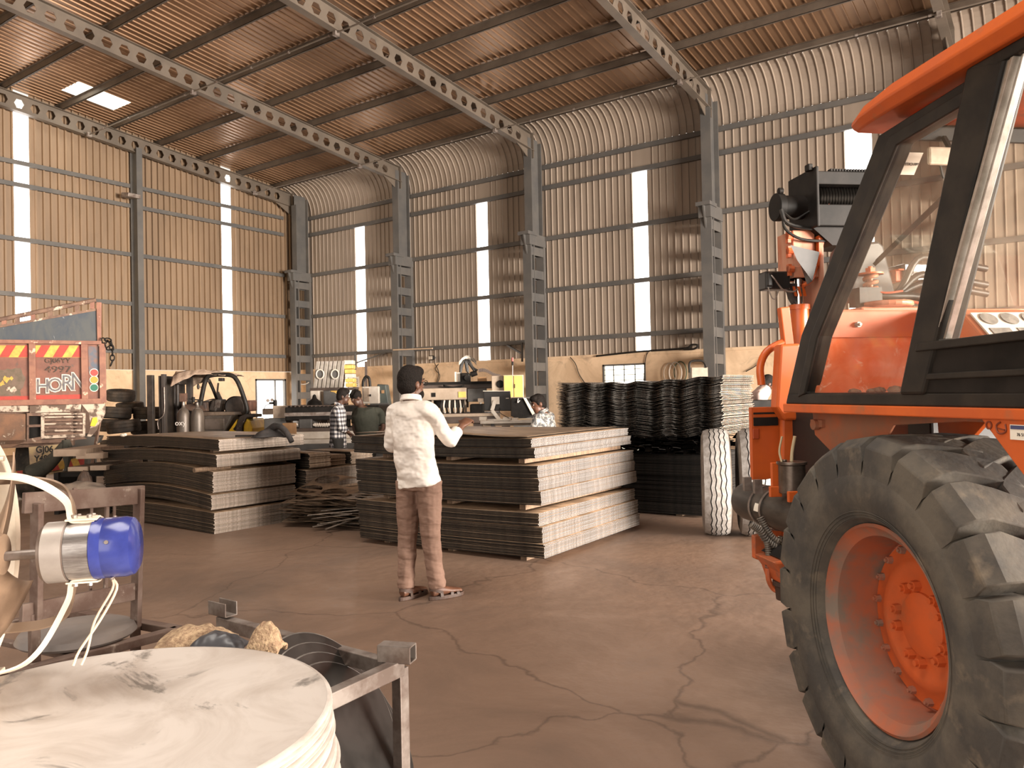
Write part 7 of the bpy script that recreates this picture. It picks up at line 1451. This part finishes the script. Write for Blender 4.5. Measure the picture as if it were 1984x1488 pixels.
Y_.b(Y_.poly([(990, 771), (1026, 772), (1032, 806), (1010, 812), (990, 806)], -0.1, 0.4), 'dark_console', BLACK_METAL, False, 0.01); Y_.b(Y_.poly([(1013, 770), (1019, 771), (1036, 800), (1031, 804)], -0.14, -0.1), 'white_panel', MWH, False, 0.003); Y_.b(MB().tube([Y_.q(1004, 772, -0.12), Y_.q(1003, 780, -0.14), Y_.q(1007, 776, -0.12)], 0.008, 6), 'white_cable', MWH, True)
# desk, monitor
K_ = Loc('work_desk', 'white-topped desk behind the centre stack carrying the monitor', 'desk', 975, 11.5)
K_.b(K_.bx(931, 815, 1034, 819, -0.1, 0.7), 'desk_top', MWH, False, 0.006)
for px in (934, 1028): K_.b(MB().box((K_.q(px, 0)[0], -0.05, 0), (K_.q(px, 0)[0]+0.05, 0.65, K_.q(px, 818)[2])), 'leg', MG)
K_.b(K_.bx(936, 818, 1030, 824, 0.0, 0.05), 'apron', MB_)
N_m = Loc('computer_monitor', 'black computer monitor seen from behind on a white stand', 'monitor', 962, 11.5, z=K_.q(960, 815)[2]+0.002)
q = N_m.q
N_m.b(N_m.poly([(937, 758), (989, 758), (991, 796), (938, 796)], -0.03, 0.015), 'screen_housing', M('monitor_black', (0.018, 0.016, 0.015), rough=0.45), False, 0.01)
N_m.b(N_m.poly([(936, 757), (989.5, 757), (989.5, 758.5), (936, 758.5)], -0.04, 0.02), 'bezel', MWH, False, 0.003); N_m.b(N_m.bx(980, 771, 986, 772.3, -0.033, -0.03), 'badge', MWH)
N_m.b(N_m.bx(952, 769, 968, 783, -0.05, -0.03), 'mount_plate', MWH, False, 0.004)
N_m.b(MB().beam(q(959, 776, -0.06), q(953, 796, -0.06), 0.055, 0.04, (0, 1, 0)).beam(q(953, 795, -0.06), (q(952, 0)[0], -0.06, 0.0), 0.055, 0.04, (0, 1, 0)), 'stand_neck', MWH, False, 0.01)
N_m.b(MB().box((q(940, 0)[0], -0.12, 0), (q(972, 0)[0], 0.08, 0.02)), 'stand_foot', MWH, False, 0.005)
N_m.b(MB().tube([q(968, 790, -0.04), q(969, 800, -0.06), (q(970, 0)[0], -0.06, 0.03)], 0.005, 6), 'cable', BLACK_RUB, True)
for k, (px, w_, h_) in enumerate([(936, 0.10, 0.055), (983, 0.12, 0.05), (998, 0.09, 0.04)]):
    p = at(px, 815, d=11.5); o = MB().boxc((0, 0, h_/2), (w_, 0.12, h_)).build('paper_bundle', MWH, None, False, 0.004, loc=(p.x, p.y, K_.q(px, 815)[2]+0.002), rotz=radians(30)); tag(o, ['white paper bundle at the left end of the desk', 'white paper bundle just right of the monitor stand', 'low paper bundle near the bowing man\'s hands'][k], 'paper')
# things on the back wall: lamp, wall brackets, coils, cables
G = Loc('flood_light', 'rectangular flood light with pale face on the wall, right of the white-shirted man\'s head', 'lamp', 839, depth_y(839, 693, YB-0.30), rz=0, z=0)
G.b(G.bx(831, 689, 846, 698, -0.12, 0.0), 'housing', BLACK_METAL, False, 0.04); G.b(G.bx(832.5, 690.5, 844.5, 696.5, -0.14, -0.12), 'face', M('lamp_glass', (0.6, 0.52, 0.42), rough=0.3), False, 0.02); G.b(MB().box((G.q(838, 693)[0]-0.03, -0.02, G.q(838, 693)[2]-0.03), (G.q(838, 693)[0]+0.03, 0.14, G.q(838, 693)[2]+0.03)), 'bracket', GREY_STEEL)
def wire(name, label, pts, r=0.012, mat=BLACK_RUB, cat='cable'):
    P = [at(a, b, y=YB-0.06-(c if c else 0)) for a, b, c in pts]; o = MB().tube(P, r, 6, 4).build(name, mat, None, True); return tag(o, label, cat)
wire('wall_cable', 'black cable running down the plaster left of the small grille window', [(1105, 692, 0), (1115, 705, 0), (1122, 725, 0), (1133, 742, 0)])
wire('wall_cable', 'black cable looping down from the strip foot right of the grille window', [(1257, 680, 0.05), (1252, 690, 0), (1249, 710, 0), (1247, 745, 0)])
wire('wall_cable', 'pair of dark cables hanging beside the flood light', [(850, 705, 0), (843, 715, 0), (852, 727, 0), (848, 742, 0)]); wire('wall_cable', 'dark cable rising from the laser cutter to the wall girt', [(842, 703, 0), (850, 722, 0), (846, 742, 0)])
wire('wall_cable', 'black cable sagging across the plaster just left of the crane', [(1480, 690, 0), (1465, 708, 0), (1445, 720, 0)]); wire('wall_cable', 'thick dark cable lying along the top of the plaster, ending in a loop', [(1155, 690, 0.05), (1240, 681, 0.05), (1325, 675, 0.05), (1340, 668, 0.05), (1352, 669, 0.05), (1345, 676, 0.05), (1325, 677, 0.05)], 0.03)
wire('wall_cable', 'pale sagging cable by the corner column', [(572, 738, 0.3), (582, 744, 0.3), (592, 744, 0.3), (598, 741, 0.3)], 0.02, MWH)
for k, (px, py, lb) in enumerate([(1298, 724, 'left coil of pale hose hung on the plaster above the wavy pile'), (1308, 722, 'middle coil of pale hose hung above the wavy pile'), (1317, 721, 'right coil of green-banded hose hung above the wavy pile')]):
    c = at(px, py, y=YB-0.1); o = MB().tube([c+Vector((0.19*cos(a), 0.02*k, 0.30*sin(a))) for a in [2*pi*j/24 for j in range(24)]], 0.018, 8, 1, closed=True).build('hose_coil', [MB_, MWH, M('green_hose', (0.10, 0.12, 0.07), rough=0.5)][k], None, True); tag(o, lb, 'hose')
G = Loc('water_cooler', 'pale box with a black looped pipe above the right end of the wavy pile', 'machine', 1352, 20.2)
G.b(G.bx(1340, 712, 1372, 735, 0, 0.4), 'box', MB_, False, 0.01); G.b(MB().tube([G.q(1336, 722, -0.03), G.q(1336, 704, -0.03), G.q(1345, 699, -0.03), G.q(1362, 700, -0.03), G.q(1369, 712, -0.03)], 0.03, 8), 'pipe', BLACK_RUB, True); G.b(MB().box((G.q(1342, 0)[0], 0.02, 0), (G.q(1370, 0)[0], 0.38, G.q(1340, 735)[2])), 'stand', MBR)
G = Loc('work_bench', 'dark bench right of the wavy pile, in front of the person in pink', 'bench', 1470, 10.4); G.b(G.bx(1432, 776, 1560, 800, 0, 0.3), 'bench_box', BLACK_METAL, False, 0.01); G.b(MB().box((G.q(1436, 0)[0], 0.02, 0), (G.q(1556, 0)[0], 0.28, G.q(1436, 800)[2])), 'base', MBR)
def brace(x, side, n): 
    o = MB().beam((x, YB-0.12, 3.1), (x+1.1*side, YB-0.7, 2.75), 0.05, 0.05).beam((x+1.1*side, YB-0.7, 3.1), (x+1.1*side, YB-0.7, 2.5), 0.05, 0.05).build('wall_bracket', GREY_STEEL); tag(o, n, 'bracket')
brace(-20.4, -0.9, 'slanted steel bracket under the lowest girt, beside the first light strip'); brace(-14.9, 0.9, 'slanted steel bracket under the lowest girt, left of the cabinet column')
p0, p1 = at(762, 678, y=YB-1.0), at(838, 675, y=YB-1.0); o = MB().beam(p0, p1, 0.05, 0.04).build('wooden_batten', M('pale_batten', (0.5, 0.36, 0.24), rough=0.7)); tag(o, 'pale wooden batten fixed across the column above the white-shirted man', 'batten')
